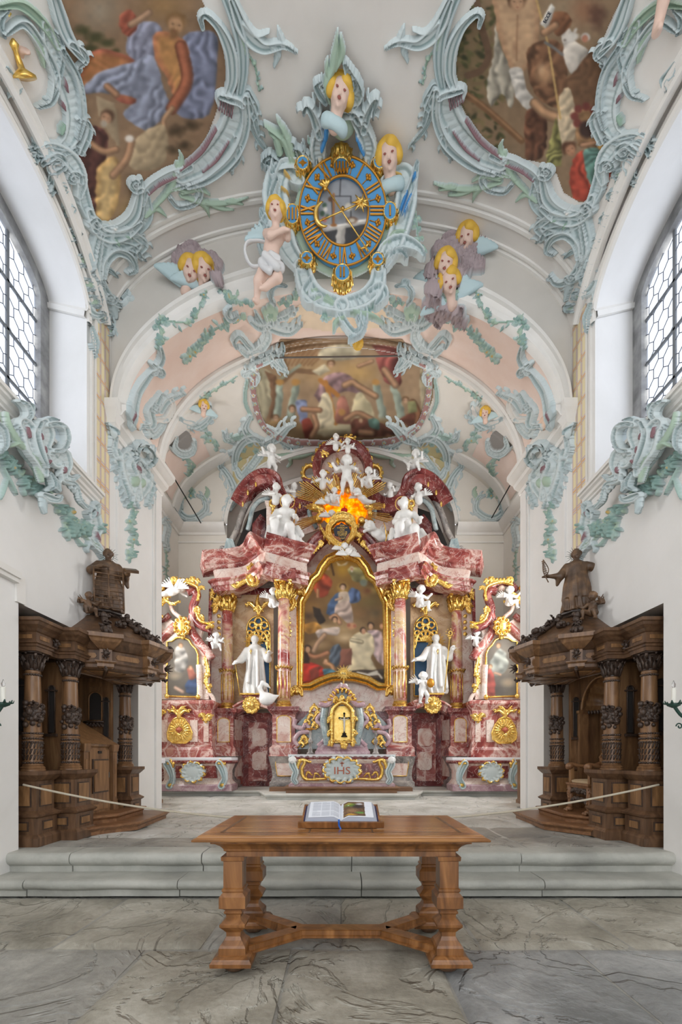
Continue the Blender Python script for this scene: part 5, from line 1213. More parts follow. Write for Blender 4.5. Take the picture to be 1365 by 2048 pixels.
# -------- the two stalls
PED=[(.05,FZ),(.05,.42),(.035,.44),(.02,.455),(.02,.615),(.045,.632),(.052,.65),(.022,.672),(0,.688),(0,.985),(.014,.998),(.04,1.03),(.056,1.05),(.056,1.086)]
ENT=[(0,2.30),(0,2.34),(.012,2.345),(.012,2.366),(.03,2.376),(.03,2.385),(0,2.39),(0,2.485),(.015,2.495),(.036,2.52),(.07,2.545),(.085,2.57),(.10,2.58),(.10,2.612)]
def stall(s):
 lab=('carved walnut confessional stall with domed canopy in the left niche','carved walnut throne stall with shell niche and canopy on the right')[s>0]
 T=empty('carved_stall',lab,'choir stall',(s*3.12,5.6,FZ))
 X=lambda u:s*(WX-u)
 def pl(pts):q_=[(X(u),y)for u,y in pts];return q_ if s>0 else q_[::-1]
 def ccw(q_):return q_ if sum(q_[i-1][0]*q_[i][1]-q_[i][0]*q_[i-1][1]for i in range(len(q_)))>0 else q_[::-1]
 def P(pts):return ccw([(X(u),y)for u,y in pts])
 def stk(name,pts,prof,mat,parent=T):return MB().stack(P(pts),prof).build(name,mat,parent)
 def R_(u0,u1,y0,y1):return[(u0,y0),(u1,y0),(u1,y1),(u0,y1)]
 stk('lower_step',[(-.95,4.9),(.17,4.9),(.66,5.5),(.61,6.55),(.17,6.7),(-.95,6.7)],[(-.03,FZ),(-.03,FZ+.04),(-.012,FZ+.06),(-.005,FZ+.07),(.01,FZ+.075),(.01,FZ+.098),(0,FZ+.102)],'wood_plinth')
 stk('upper_step',[(-.95,5.05),(.06,5.05),(.40,5.50),(.37,6.33),(.06,6.46),(-.95,6.46)],[(-.03,FZ+.10),(-.03,FZ+.14),(-.01,FZ+.165),(.01,FZ+.17),(.01,FZ+.195),(0,FZ+.2)],'wood_plinth')
 for(u0,u1,y0,y1,cu,cy)in((-.32,.07,4.50,4.78,-.06,4.64),(-.08,.24,4.87,5.17,.10,5.02),(-.08,.22,6.18,6.46,.09,6.31)):
  stk('pedestal',R_(u0,u1,y0,y1),PED,'wood_dark')
  for face_ in(0,1):
   for z0,z1,k in((.74,.94,0),(.50,.57,1)):
    mb=MB();mf=MB();inset=.06 if k==0 else .075
    if face_==0:
     a,b_=sorted((X(u0+inset if u0>-.2 else u0+.15),X(u1-inset)));q_=[(a,z0),(b_,z0),(b_,z1),(a,z1)];yy=y0-(.02 if k else 0)
     mf.poly([(x,yy+.002,z)for x,z in offset(q_,.014)],(0,-.008,0));mb.poly([(x,yy-.006,z)for x,z in q_],(0,-.008,0))
    else:
     xx=X(u1+(.02 if k else 0));q_=[(y0+inset,z0),(y1-inset,z0),(y1-inset,z1),(y0+inset,z1)]
     mf.poly([(xx+s*.002,y,z)for y,z in offset(q_,.014)],(-s*.008,0,0));mb.poly([(xx-s*.006,y,z)for y,z in q_],(-s*.008,0,0))
    mf.build('panel_frame','wood_carved',T);mb.build('panel','wood_gold',T)
  M=Matrix.Translation((X(cu),cy,1.086))@Matrix.Rotation(math.radians(-50 if s<0 else 230),4,'Z')
  put('column',SHAFT,M,T);put('carved_drum',BANDS,M,T);put('beaded_band',BEAD_M,M,T);put('beaded_band',BEAD_N,M,T);put('neck_band',BEAD_T,M,T);put('fruit_swag',SWAG,M,T);put('capital',CAPW,Matrix.Translation((X(cu),cy,2.115)),T)
  stk('entablature_block',R_(cu-.13 if u0>-.2 else-.4,cu+.12,cy-.125,cy+.125),ENT,'wood_dark')
  mb=MB();xx=X(cu+.122);q_=offset([(cy-.07,2.42),(cy+.07,2.42),(cy+.07,2.46),(cy-.07,2.46)],.0);mb.poly([(xx+s*.004,y,z)for y,z in q_],(-s*.01,0,0))
  a,b_=sorted((X(cu-.08),X(cu+.08)));mb2=MB();mb2.poly([(x,cy-.123,z)for x,z in((a,2.42),(b_,2.42),(b_,2.46),(a,2.46))],(0,-.01,0));mb.build('frieze_panel','wood_gold',T);mb2.build('frieze_panel','wood_gold',T)
 stk('entablature_link',R_(-.4,.04,4.76,4.90),ENT,'wood_dark');stk('entablature_link',R_(-.4,.10,5.13,6.2),[(o_-.0,z)for o_,z in ENT[:-3]],'wood_dark');stk('entablature_link',R_(-.4,.03,6.42,6.75),ENT,'wood_dark')
 mb=MB();mb.ball((X(.06),4.83,2.43),(.03,.03,.035),8,6)
 for k in range(6):mb.tube([(X(.06),4.83,2.43),(X(.06)+.05*math.cos(k),4.81,2.43+.05*math.sin(k)),(X(.05)+.06*math.cos(k+.4),4.80,2.43+.06*math.sin(k+.4))],[.014,.02,.006],5,.5)
 mb.build('lion_mask','wood_carved',T,smooth=True)
 mb=MB();mb.b2(X(-.52),X(-.46),4.4,6.85,FZ,2.32);mb.build('back_panel','wood_dark',T)
 mb=MB();mb.b2(X(-.5),X(-.02),6.14,6.20,FZ,2.3);mb.build('return_panel','wood_mid',T)
 mb=MB();mb.b2(X(-.5),X(-.04),5.10,5.16,FZ,2.3);mb.build('return_panel','wood_mid',T)
 mb=MB();mb.b2(X(-.5),X(-.1),4.74,4.78,FZ,2.3);mb.build('return_panel','wood_mid',T)
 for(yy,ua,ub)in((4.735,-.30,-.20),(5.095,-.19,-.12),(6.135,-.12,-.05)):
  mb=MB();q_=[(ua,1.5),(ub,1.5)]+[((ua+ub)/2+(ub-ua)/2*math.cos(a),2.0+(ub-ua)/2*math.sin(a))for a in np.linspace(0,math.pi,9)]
  mb.poly([(X(u),yy,z)for u,z in q_],(0,-.004,0));mb.build('slim_niche_shade','shadow_void',T)  # flat dark sheet, the niche's inner shade put into its colour
  mb=MB();mb.tube([(X(u),yy-.006,z)for u,z in q_]+[(X(ua),yy-.006,1.5)],.008,6);mb.build('niche_moulding','wood_carved',T,smooth=True)
  MB().b2(X(ua-.03),X(ub+.03),yy-.03,yy,1.97,1.985).build('niche_impost','wood_carved',T);MB().b2(X(ua-.03),X(ub+.03),yy-.03,yy,1.46,1.49).build('niche_sill','wood_carved',T)
 OCT=[(-.02,5.12),(.40,5.20),(.72,5.60),(.72,5.98),(.40,6.30),(-.02,6.36)]
 TE=[(-.03,2.235),(0,2.245),(.022,2.26),(.022,2.295),(.045,2.315),(.045,2.325),(0,2.335),(0,2.46),(.02,2.47),(.05,2.50),(.085,2.535),(.10,2.565),(.12,2.58),(.12,2.625),(.0,2.63)]
 stk('canopy',OCT,TE,'wood_dark')
 for(u,y)in OCT[1:5]:
  c=Vector((.12,5.75));d=(Vector((u,y))-c).normalized();n_=Vector((-d.y,d.x));q_=[Vector((u,y))+d*.03+n_*.06,Vector((u,y))+d*.03-n_*.06,Vector((u,y))-d*.1-n_*.06,Vector((u,y))-d*.1+n_*.06]
  stk('canopy_bracket',[tuple(v)for v in q_],[(o_+.004,z+.003)for o_,z in TE[1:]],'wood_mid')
  mb=MB();e=Vector((u,y))+d*.06
  for k in range(7):a=k*.9;mb.tube([(X(e.x),e.y,2.40),(X(e.x+d.x*.03)+.03*math.cos(a),e.y+d.y*.03,2.40+.04*math.sin(a)),(X(e.x+d.x*.05)+.055*math.cos(a+.3),e.y+d.y*.05,2.40+.065*math.sin(a+.3))],[.016,.02,.005],5,.5)
  mb.ball((X(e.x+d.x*.03),e.y+d.y*.03,2.41),(.026,.026,.032),8,6)
  mb.ball((X(e.x),e.y,2.235),.022,8,6);mb.ball((X(e.x-d.x*.03),e.y-d.y*.03,2.245),.02,8,6);mb.ball((X(e.x+d.x*.02),e.y+d.y*.02,2.25),.016,8,6)
  mb.build('carved_mask','wood_carved',T,smooth=True)
 C0=Vector((X(.08),5.75,2.262));mid=[Vector((X(u),y,2.232))for u,y in OCT]
 for i in range(5):
  a,b_=mid[i],mid[i+1];c=C0+Vector((0,0,-.012));A_=a.lerp(c,.12);B_=b_.lerp(c,.12)
  for t0,t1 in((.06,.46),(.54,.94)):
   p0,p1=A_.lerp(B_,t0),A_.lerp(B_,t1);q0,q1=p0.lerp(c,.62),p1.lerp(c,.62);MB().rings([[p0,p1,q1,q0],[v+Vector((0,0,-.012))for v in(p0.lerp(q1,.08),p1.lerp(q0,.08),q1.lerp(p0,.08),q0.lerp(p1,.08))]]).build('soffit_panel','wood_gold',T)
 for i in range(6):MB().tube([mid[i]+Vector((0,0,-.006)),C0+Vector((0,0,-.03))],.012,6).build('soffit_rib','wood_dark',T)
 for i,(a,b_)in enumerate(zip(OCT[:-1],OCT[1:])):
  A_,B_=Vector((X(a[0]),a[1])),Vector((X(b_[0]),b_[1]));d=(B_-A_).normalized();n_=Vector((d.y,-d.x));n_=n_ if n_.x*s<0 else-n_;p0,p1=A_.lerp(B_,.22),A_.lerp(B_,.78)
  L_=(p1-p0).length;pts=[(.02,0),(L_-.02,0),(L_,.03),(L_-.02,.06),(.02,.06),(0,.03)]
  mb=MB();mb.poly([(p0.x+d.x*t+n_.x*-.002,p0.y+d.y*t+n_.y*-.002,2.365+z)for t,z in pts],(n_.x*.01,n_.y*.01,0));mb.build('frieze_panel','wood_gold',T)
 rings_=[];c=(.10,5.74)
 for k,z in((1.05,2.622),(1.02,2.66),(.96,2.70),(.88,2.735),(.72,2.80),(.58,2.86),(.44,2.92),(.36,2.97)):rings_.append([(X(c[0]+(u-c[0])*k),c[1]+(y-c[1])*k,z)for u,y in[(-.15,5.12)]+OCT[1:5]+[(-.15,6.36)]])
 MB().rings(rings_).build('dome','wood_dark',T,smooth=True,angle=50)
 stk('statue_plinth',[(c[0]+.2*math.cos(a),c[1]+.2*math.sin(a))for a in np.arange(0,6.2,.7854)],[(.0,2.9),(0,2.96),(.03,2.975),(.0,2.99),(-.02,3.02),(.02,3.03),(.02,3.05)],'wood_carved')
 rnd=random.Random(4)
 for i in range(4):
  b_=rings_[0][i+1];tp=rings_[-2][i+1];path=[Vector(rings_[k][i+1])for k in(0,2,4,5,6)];mb=MB();out=(Vector(b_)-Vector((X(c[0]),c[1],2.62))).normalized()
  mb.tube(smooth_path([tuple(v+Vector((0,0,.03)))for v in path],4),.028,7)
  for k in range(40):
   t=rnd.random();q_=path[min(3,int(t*4))].lerp(path[min(4,int(t*4)+1)],t*4%1);q_=q_+Vector((rnd.gauss(0,.025),rnd.gauss(0,.025),.04+abs(rnd.gauss(0,.02))))
   if rnd.random()<.55:mb.ball(q_,rnd.uniform(.022,.042),7,5)
   else:a=rnd.uniform(0,6.28);mb.tube([q_,q_+Vector((.03*math.cos(a),.03*math.sin(a),.025)),q_+Vector((.06*math.cos(a+.5),.06*math.sin(a+.5),.01))],[.008,.02,.004],5,.5)
  e=Vector(b_)+out*.02;mb.tube(smooth_path([tuple(e+Vector((0,0,.04))),tuple(e+out*.06+Vector((0,0,.07))),tuple(e+out*.10+Vector((0,0,.03))),tuple(e+out*.07+Vector((0,0,0)))],4),.016,7)
  mb.build('carved_ridge','wood_carved',T,smooth=True)
 for i in range(1,4):
  mb=MB();q_=(Vector(rings_[3][i])+Vector(rings_[3][i+1]))/2 if i<4 else None;q_=(Vector(rings_[4][i])+Vector(rings_[4][i+1]))/2
  for k in range(18):mb.ball(q_+Vector((rnd.gauss(0,.035),rnd.gauss(0,.035),.02+rnd.random()*.03)),rnd.uniform(.02,.036),6,5)
  mb.build('carved_fruit','wood_carved',T,smooth=True)
 return T,X
TL,XL=stall(-1)
TR,XR=stall(1)
mb=MB();mb.stack([(-3.5,5.22),(-3.04,5.22),(-3.04,6.06),(-3.5,6.06)],[(.02,FZ+.2),(.02,FZ+.32),(0,FZ+.34),(0,1.34),(.02,1.36),(.03,1.385)]);mb.build('desk_body','wood_mid',TL)
mb=MB();mb.rings([[(-3.0,5.2,1.385),(-3.0,6.08,1.385),(-3.6,6.08,1.385),(-3.6,5.2,1.385)],[(-3.02,5.22,1.40),(-3.02,6.06,1.40),(-3.58,6.02,1.76),(-3.58,5.26,1.76)]]);mb.build('sloping_lid','wood_gold',TL)
dr=MB().b2(-3.04,-3.018,5.40,5.86,.66,1.32).build('door','wood_mid',TL)
mb=MB();mb.poly([(-3.018,y,z)for y,z in offset([(5.47,.80),(5.79,.80),(5.79,1.18),(5.47,1.18)],.02)],(.014,0,0));mb.build('door_frame','wood_carved',dr)
mb=MB();mb.poly([(-3.006,y,z)for y,z in[(5.47,.80),(5.79,.80),(5.79,1.18),(5.47,1.18)]],(.014,0,0));mb.build('door_panel','wood_gold',dr)
MB().b2(-3.018,-3.008,5.58,5.66,1.27,1.30).build('lock_plate','black_iron',dr);MB().b2(-3.018,-3.004,5.82,5.835,.96,1.03).build('handle','steel',dr)
for y in(5.28,5.95):
 mb=MB();mb.stack(rect(-3.04,-2.99,y-.05,y+.05),[(.012,FZ+.2),(.012,.62),(0,.64),(0,1.28),(.012,1.30),(.02,1.36),(.02,1.384)]);mb.build('door_pilaster','wood_mid',TL)
 mb=MB();mb.b2(-2.99,-2.984,y-.025,y+.025,.7,1.0);mb.b2(-2.99,-2.984,y-.025,y+.025,1.06,1.2);mb.build('pilaster_panel','wood_gold',TL)
mb=MB();mb.poly([(-3.018,y,z)for y,z in[(5.4,.57),(5.86,.57),(5.86,.64),(5.4,.64)]],(.012,0,0));mb.build('lower_panel','wood_gold',TL)
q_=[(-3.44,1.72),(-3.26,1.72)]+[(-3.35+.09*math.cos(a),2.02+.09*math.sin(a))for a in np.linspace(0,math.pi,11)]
mb=MB();mb.poly([(x,6.138,z)for x,z in q_],(0,-.004,0));mb.build('arched_niche_shade','shadow_void',TL)  # no hollow here: a flat sheet coloured like the niche's shade
MB().tube([(x,6.13,z)for x,z in q_]+[(-3.44,6.13,1.72)],.012,6).build('niche_arch','wood_gold',TL,smooth=True)
mb=MB()
for k in range(16):mb.ball((-3.46+k*.0147,6.11,1.66+.015*math.sin(k*2)),.02,6,5)
mb.b2(-3.48,-3.22,6.07,6.14,1.69,1.71);mb.build('carved_bracket','wood_carved',TL,smooth=True)
mb=MB();mb.b2(-3.43,-3.27,6.125,6.14,2.18,2.24);mb.build('upper_panel','wood_gold',TL)
mb=MB();mb.b2(-3.575,-3.57,5.5,6.1,1.80,2.25);mb.build('painted_back','picture_dark',TL)
yc,r_,zs=5.68,.40,1.83;mb=MB();rows=[]
for j in range(13):
 ph=math.pi/2*j/12;row=[]
 for i in range(49):
  a=math.pi*i/48;fl=1+.12*abs(math.cos(a*6.5))*math.sin(ph)-.06;rr=r_*math.sin(ph)*fl
  row.append((3.30+.34*math.cos(ph)*(1-.0),yc+rr*math.cos(a),zs+rr*math.sin(a)))
 rows.append(row)
grid_mesh(mb,rows);mb.build('shell_vault','wood_gold',TR,smooth=True)
mb=MB();mb.add([(3.30,yc+.42*math.cos(a),zs+.42*math.sin(a))for a in np.linspace(0,math.pi,25)],[])
o_in=[(yc+.41*math.cos(a),zs+.41*math.sin(a))for a in np.linspace(0,math.pi,25)];o_out=[(yc+.52*max(-1,min(1,1.25*math.cos(a))),min(2.3,zs+.62*math.sin(a)+.0))for a in np.linspace(0,math.pi,25)]
mb=MB();grid_mesh(mb,[[(3.27,y,z)for y,z in o_in],[(3.27,y,z)for y,z in o_out]]);grid_mesh(mb,[[(3.27,y,z)for y,z in o_in],[(3.32,y,z)for y,z in o_in]]);mb.build('arch_face','wood_mid',TR)
MB().tube([(3.26,y,z)for y,z in o_in],.016,8).build('arch_moulding','wood_gold',TR,smooth=True)
for y0,y1,m_ in((5.29,5.67,'wood_mid'),(5.69,6.08,'wood_gold')):MB().b2(3.50,3.53,y0,y1,FZ+.2,zs).build('back_board',m_,TR)
MB().b2(3.48,3.52,5.665,5.695,FZ+.2,zs).build('board_strip','wood_dark',TR)
mb=MB()
for k in range(26):t=k/25;mb.ball((3.31+.2*math.sin(t*math.pi),yc-.4+.8*t,zs-.01),(.02,.02,.028),6,5)
mb.build('carved_sill','wood_carved',TR,smooth=True)
for y0,y1 in((5.2,5.27),(6.07,6.14)):MB().stack(rect(3.22,3.34,y0,y1),[(.01,FZ+.2),(.01,.7),(0,.72),(0,1.80),(.015,1.82),(.015,1.85)]).build('niche_pilaster','wood_mid',TR)
ch=empty('armchair','carved wooden armchair with tan cushion and lion feet in the right stall','armchair',(3.1,5.52,FZ+.2));z0=FZ+.2
def leg_c(x,y,f):
 mb=MB();mb.lathe((x,y,z0),[(.03,.05),(.036,.09),(.03,.14),(.038,.2),(.034,.26),(.04,.33)],12);rnd=random.Random(int(y*100))
 for k in range(24):a=rnd.uniform(0,6.28);z=rnd.uniform(.08,.33);mb.ball((x+.034*math.cos(a),y+.034*math.sin(a),z0+z),(.011,.011,.018),5,4)
 mb.ball((x-.015,y,z0+.032),(.05,.042,.032),10,6)
 for k in(-1,0,1):mb.ball((x-.058,y+k*.024,z0+.02),(.022,.012,.02),7,5)
 mb.build('leg','wood_plinth',ch,smooth=True)
for x in(2.93,3.30):
 for y in(5.30,5.74):leg_c(x,y,x<3)
MB().stack(rect(2.90,3.34,5.27,5.77),[(-.01,z0+.31),(.0,z0+.33),(.012,z0+.35),(.012,z0+.368)]).build('seat_frame','wood_plinth',ch)
mb=MB();mb.stack(rect(2.93,3.30,5.31,5.73),[(-.01,z0+.368),(.0,z0+.38),(0,z0+.395),(-.03,z0+.41),(-.09,z0+.416)]);mb.build('seat_cushion','cushion',ch,smooth=True,angle=50)
for nm,zc,amp in(('apron',.25,.035),('stretcher',.14,.02)):
 mb=MB();rnd=random.Random(9)
 for k in range(34):t=rnd.random();mb.ball((2.92+rnd.gauss(0,.006),5.33+.38*t,z0+zc+.03*math.sin(t*math.pi)+rnd.gauss(0,amp*.6)),rnd.uniform(.014,.026),6,5)
 mb.tube(smooth_path([(2.925,5.33,z0+zc),(2.92,5.45,z0+zc+.05),(2.92,5.52,z0+zc),(2.92,5.6,z0+zc+.05),(2.925,5.71,z0+zc)],5),.02,7);mb.build('carved_'+nm,'wood_carved',ch,smooth=True)
for y in(5.30,5.74):
 mb=MB();mb.b2(2.92,2.965,y-.024,y+.024,z0+.36,z0+.56);mb.build('arm_post','wood_gold',ch)
 mb=MB();mb.tube(smooth_path([(3.34,y,z0+.62),(3.2,y,z0+.575),(3.05,y,z0+.575),(2.95,y,z0+.60),(2.895,y,z0+.59),(2.89,y,z0+.555),(2.92,y,z0+.55)],5),[.022]*31,9);mb.tube([(2.915,y-.035,z0+.575),(2.915,y+.035,z0+.575)],.036,12);mb.build('arm_rest','wood_plinth',ch,smooth=True)
mb=MB();mb.b2(3.31,3.35,5.28,5.76,z0+.36,z0+.68);mb.tube(smooth_path([(3.33,5.27,z0+.68),(3.33,5.36,z0+.74),(3.33,5.44,z0+.70),(3.33,5.52,z0+.76),(3.33,5.6,z0+.70),(3.33,5.68,z0+.74),(3.33,5.77,z0+.68)],5),.024,7);mb.build('backrest','wood_gold',ch,smooth=True,angle=40)
def saint(name,label,loc,kind,rz):
 """standing robed figure, 0.76 high, local facing -y"""
 P=[('k',[(0,.17,.13,0,0,.14),(.08,.165,.125,0,0,.16),(.30,.145,.11,0,0,.12),(.44,.115,.09,0,0,.06),(.54,.125,.085,0,0,.03),(.60,.115,.075,0,.005,.01),(.635,.07,.06,0,.005,0)],9,.7,6),('c',(0,0,.60),(0,-.005,.67),.036,.034)]
 P.append(('k',[(.16,.165,.128,0,0,.10),(.34,.15,.118,0,0,.08),(.46,.125,.10,0,0,.03),(.60,.12,.085,0,0,.0)],7,.2,4))
 P+=face((0,-.012,.712),.05,(0,-1,-.1));P+=curls((0,-.008,.715),.05,.017,3,40,(0,-1,0))
 if kind=='palm':
  P+=[('c',(-.11,0,.575),(-.19,-.02,.46),.045,.05),('c',(-.19,-.02,.46),(-.32,-.06,.455),.045,.022),('c',(-.20,-.02,.44),(-.22,0,.36),.045,.02)]+hand((-.33,-.06,.455),(-1,0,.15),(0,0,1),.8)
  P+=[('c',(.11,0,.575),(.20,-.03,.53),.048,.05),('c',(.20,-.03,.53),(.24,-.12,.56),.045,.03),('c',(.2,0,.52),(.22,.02,.44),.045,.02)]+hand((.25,-.14,.565),(.5,-.8,.2),(0,0,1),.8)
 else:
  P+=[('c',(-.11,0,.575),(-.19,-.06,.47),.048,.048),('c',(-.19,-.06,.47),(-.08,-.17,.50),.042,.026)]+hand((-.06,-.18,.50),(.7,-.5,0),(0,-.3,1),.8)
  P+=[('c',(.11,0,.575),(.19,-.05,.45),.048,.048),('c',(.19,-.05,.45),(.21,-.16,.44),.042,.028),('c',(.19,-.02,.44),(.22,-.02,.34),.045,.02)]+hand((.21,-.17,.43),(.2,-1,.2),(0,0,-1),.8)
 o=empty(name,label,'statue',loc);me=sculpt_mesh('body',P,.0105,'statue_wood',.02);M=pose(loc,rz);put('body',me,M,o)
 mb=MB()
 for k in range(22):a=k*.2856;mb.tube([(.062*math.cos(a),.03,.72+.062*math.sin(a)),((.10+.02*(k%2))*math.cos(a),.03,.72+(.10+.02*(k%2))*math.sin(a))],[.003,.0015],4)
 mb.tube([(.06*math.cos(a),.03,.72+.06*math.sin(a))for a in np.linspace(0,6.283,20)],.003,5);me=tmp(mb,'green_iron');put('halo_rays',me,M,o)
 if kind=='palm':
  mb=MB();A_=Vector((-.34,-.09,.37));B_=Vector((-.40,-.09,.66));mb.tube(smooth_path([A_,A_.lerp(B_,.5)+Vector((-.03,0,0)),B_],6),.007,6);mb.tube(smooth_path([Vector((-.355,-.09,.46)),Vector((-.34,-.09,.54)),B_],6),.006,6)
  for k in range(7):t=.35+.6*k/7;p_=A_.lerp(B_,t);mb.tube([p_+Vector((-.028,0,.02)),p_+Vector((.02*(1-t)+.005,0,-.01))],.006,5)
  put('palm_frond',tmp(mb,'statue_wood'),M,o)
 else:
  mb=MB();g0=Vector((-.15,-.21,-.02));w_,h_=.32,.50
  for k,r in((0,.011),(.5,.009),(1,.011)):mb.tube([g0+Vector((w_*k,0,0)),g0+Vector((w_*k-.01,.03,h_))],r,6)
  for k in range(10):z=h_*(.04+.92*k/9);mb.tube([g0+Vector((-.01,.03*z/h_,z)),g0+Vector((w_+.005,.03*z/h_,z))],.0055 if k%4 else .009,6)
  put('gridiron',tmp(mb,'statue_wood'),M,o)
  mb=MB();R3=Euler((.5,-.15,.2)).to_matrix();mb.box((.25,-.22,.485),(.15,.11,.035),R3);put('book',tmp(mb,'statue_wood',False),M,o);mb=MB();mb.box((.25,-.222,.487),(.154,.102,.022),R3);put('pages',tmp(mb,'wood_gold',False),M,o)
 return o
saint('wooden_saint','wooden saint with gridiron and book on the left canopy',(-2.93,5.66,3.05),'grid',math.radians(28))
saint('wooden_saint','wooden saint holding out a palm frond on the right canopy',(2.96,5.66,3.05),'palm',math.radians(-14))
putto('wooden_cherub','small wooden cherub crouching left of the gridiron saint',(-3.02,5.36,2.90),.36,'sit',math.radians(50),seed=3,mat='statue_wood',vox=.026)
putto('wooden_cherub','small wooden cherub reaching toward the palm saint',(3.02,5.38,2.86),.42,'sit',math.radians(-60),seed=3,mat='statue_wood',vox=.026)
# -------- high altar
AC=684.5
def mp(px,s):return px if s<0 else 2*AC-px
def sidef(f,s):return f if s<0 else(lambda px,py:f(2*AC-px,py))
def pts3(L_,s=-1):return[at(mp(a,s),b_,d)for a,b_,d in L_]
def blk(px0,px1,d0,dep,prof,s=-1,mat='marble_red',parent=None,name='block'):
 a,b_=sorted((at(mp(px0,s),0,d0).x,at(mp(px1,s),0,d0).x));return MB().stack(rect(a,b_,d0,d0+dep),prof).build(name,mat,parent)
def zz(py,d):return EYE+(HY-py)*d/F
def ppoly(L_,d,th,name,mat,parent,s=-1,smooth=False):
 q_=[at(mp(a,s),b_,d)for a,b_ in L_];return MB().poly(q_,(0,-th,0)).build(name,mat,parent,smooth)
def archpts(x0,x1,ytop,ybot,rise,n=10):
 c=(x0+x1)/2;r=(x1-x0)/2;return[(x0,ybot),(x1,ybot)]+[(c+r*math.cos(a),ytop+rise-rise*math.sin(a))for a in np.linspace(0,math.pi,n)]
def gilt(name,draw,d,parent,s=-1,step=1.3,two=True,mat='gold',hs=1.0):
 r=Relief(step);draw(r);return r.build(name,sidef(plane(d),s),mat,parent,two,.002,hs)
def outline_tube(L_,d,r,name,mat,parent,s=-1,closed=True,flat=1.0):
 q_=[at(mp(a,s),b_,d)for a,b_ in L_]
 if closed:q_=q_+q_[:2]
 return MB().tube(q_,r,8,flat).build(name,mat,parent,smooth=True)
o=struct(MB().stack([(-4.25,9.98),(-3.2,10.1),(-1.85,10.2),(-1.55,9.22),(1.55,9.22),(1.85,10.2),(3.2,10.1),(4.25,9.98),(4.25,12.9),(-4.25,12.9)],[(-.03,FZ-.02),(-.03,.37),(0,.39),(.02,.41),(.02,.435),(0,.45)]).build('floor_dais','stone_light',smooth=True,angle=30))
o=empty('altar_footpace','low wooden platform in front of the high altar table','platform',(0,9.6,.45))
MB().stack(rect(-1.20,1.22,9.42,10.2),[(-.04,.45),(-.04,.50),(-.02,.53),(0,.545),(.02,.55),(.02,.57)]).build('tread','wood_plinth',o)
for x in(-1,1):MB().b2(x*1.22,x*1.58,9.9,10.3,.45,.53).build('side_tread','wood_plinth',o)
D=9.75;o=empty('altar_table','marble altar table with IHS cartouche and white cloth, middle of the choir','altar',(0.01,D+.3,.57))
bx=rect(-1.08,1.12,D,D+.55)
MB().stack(bx,[(.03,.57),(.03,.63),(.0,.66),(-.04,.70),(-.06,.82),(-.04,1.0),(0,1.10),(.03,1.14),(.03,1.16)]).build('body','marble_cream',o)
MB().stack(bx,[(.035,1.155),(.04,1.17),(.02,1.19),(.02,1.225)]).build('frieze','marble_deep',o);MB().stack(bx,[(.05,.57),(.05,.62),(.02,.64)]).build('plinth','marble_lilac',o)
mb=MB();n_=60;R0=[]
for k in range(n_+1):x=-1.14+2.32*k/n_;R0.append([(x,D-.05,1.22+.012*math.sin(k*1.9)+.006*math.sin(k*4.7)),(x,D-.055,1.262),(x,D+.56,1.266),(x,D+.56,1.22)])
mb.rings(R0).build('altar_cloth','cloth',o,smooth=True,angle=50)
for s in(-1,1):
 ppoly([(606,1527),(652,1527),(656,1556),(612,1556)],D+.03,.05,'red_panel','marble_deep',o,s)
 def tr(r):
  r.stroke([(652,1557),(612,1558),(604,1540),(610,1526),(606,1518)],(2,2.4,2.6,2),.03,'r','Y');r.stroke([(612,1556),(616,1544),(624,1550)],1.8,.03,'r','Y');r.stroke([(628,1556),(632,1546),(640,1552)],1.6,.03,'r','Y');r.stroke([(594,1540),(600,1522),(610,1520),(620,1524)],(2,3,2),.03,'r','Y')
 gilt('gilt_trim',tr,D-.03,o,s)
 def con(r):r.stroke([(584,1516),(586,1530),(592,1544),(588,1558),(592,1565)],(6,7,6,6,5),.09,'c','B')
 rr=Relief(1.3);con(rr);rr.build('corner_console',sidef(plane(D-.02),s),'stucco',o,True)
 put('cherub_head',sculpt_mesh('cherub_head',face((0,0,0),.07,(0,-1,0))+curls((0,0,0),.07,.024,5),.016,'white_stucco',.02),pose(at(mp(585,s),1521,D-.08)),o)
def cart(r):
 r.blob(AC,1540,30,.05,'B',20)
 for a in range(14):
  t=a/14*6.283;r.stroke([(AC+27*math.cos(t),1540+18*math.sin(t)),(AC+35*math.cos(t+.12),1540+24*math.sin(t+.12)),(AC+36*math.cos(t+.3),1540+25*math.sin(t+.3))],(3,5,2),.06,'r','B')
rr=Relief(1.2);cart(rr);c_=rr.build('cartouche',plane(D-.03),'stucco',o,True)
gilt('cartouche_rim',lambda r:[r.stroke([(AC+33*math.cos(t),1540+22*math.sin(t)),(AC+38*math.cos(t+.2),1540+26*math.sin(t+.2)),(AC+36*math.cos(t+.42),1540+24*math.sin(t+.42))],(1.5,2.4,1.2),.07,'r','Y')for t in np.arange(0,6.28,.48)],D-.05,o)
text_on('lettering','IHS',AC,1542,21,plane(D-.09),'ink_red',o,0,1.15,.006);ppoly([(AC-1,1533),(AC+1,1533),(AC+1,1523),(AC-1,1523)],D-.085,.01,'cross_mark','ink_red',o);ppoly([(AC-4,1527.5),(AC+4,1527.5),(AC+4,1525.5),(AC-4,1525.5)],D-.085,.01,'cross_mark','ink_red',o)
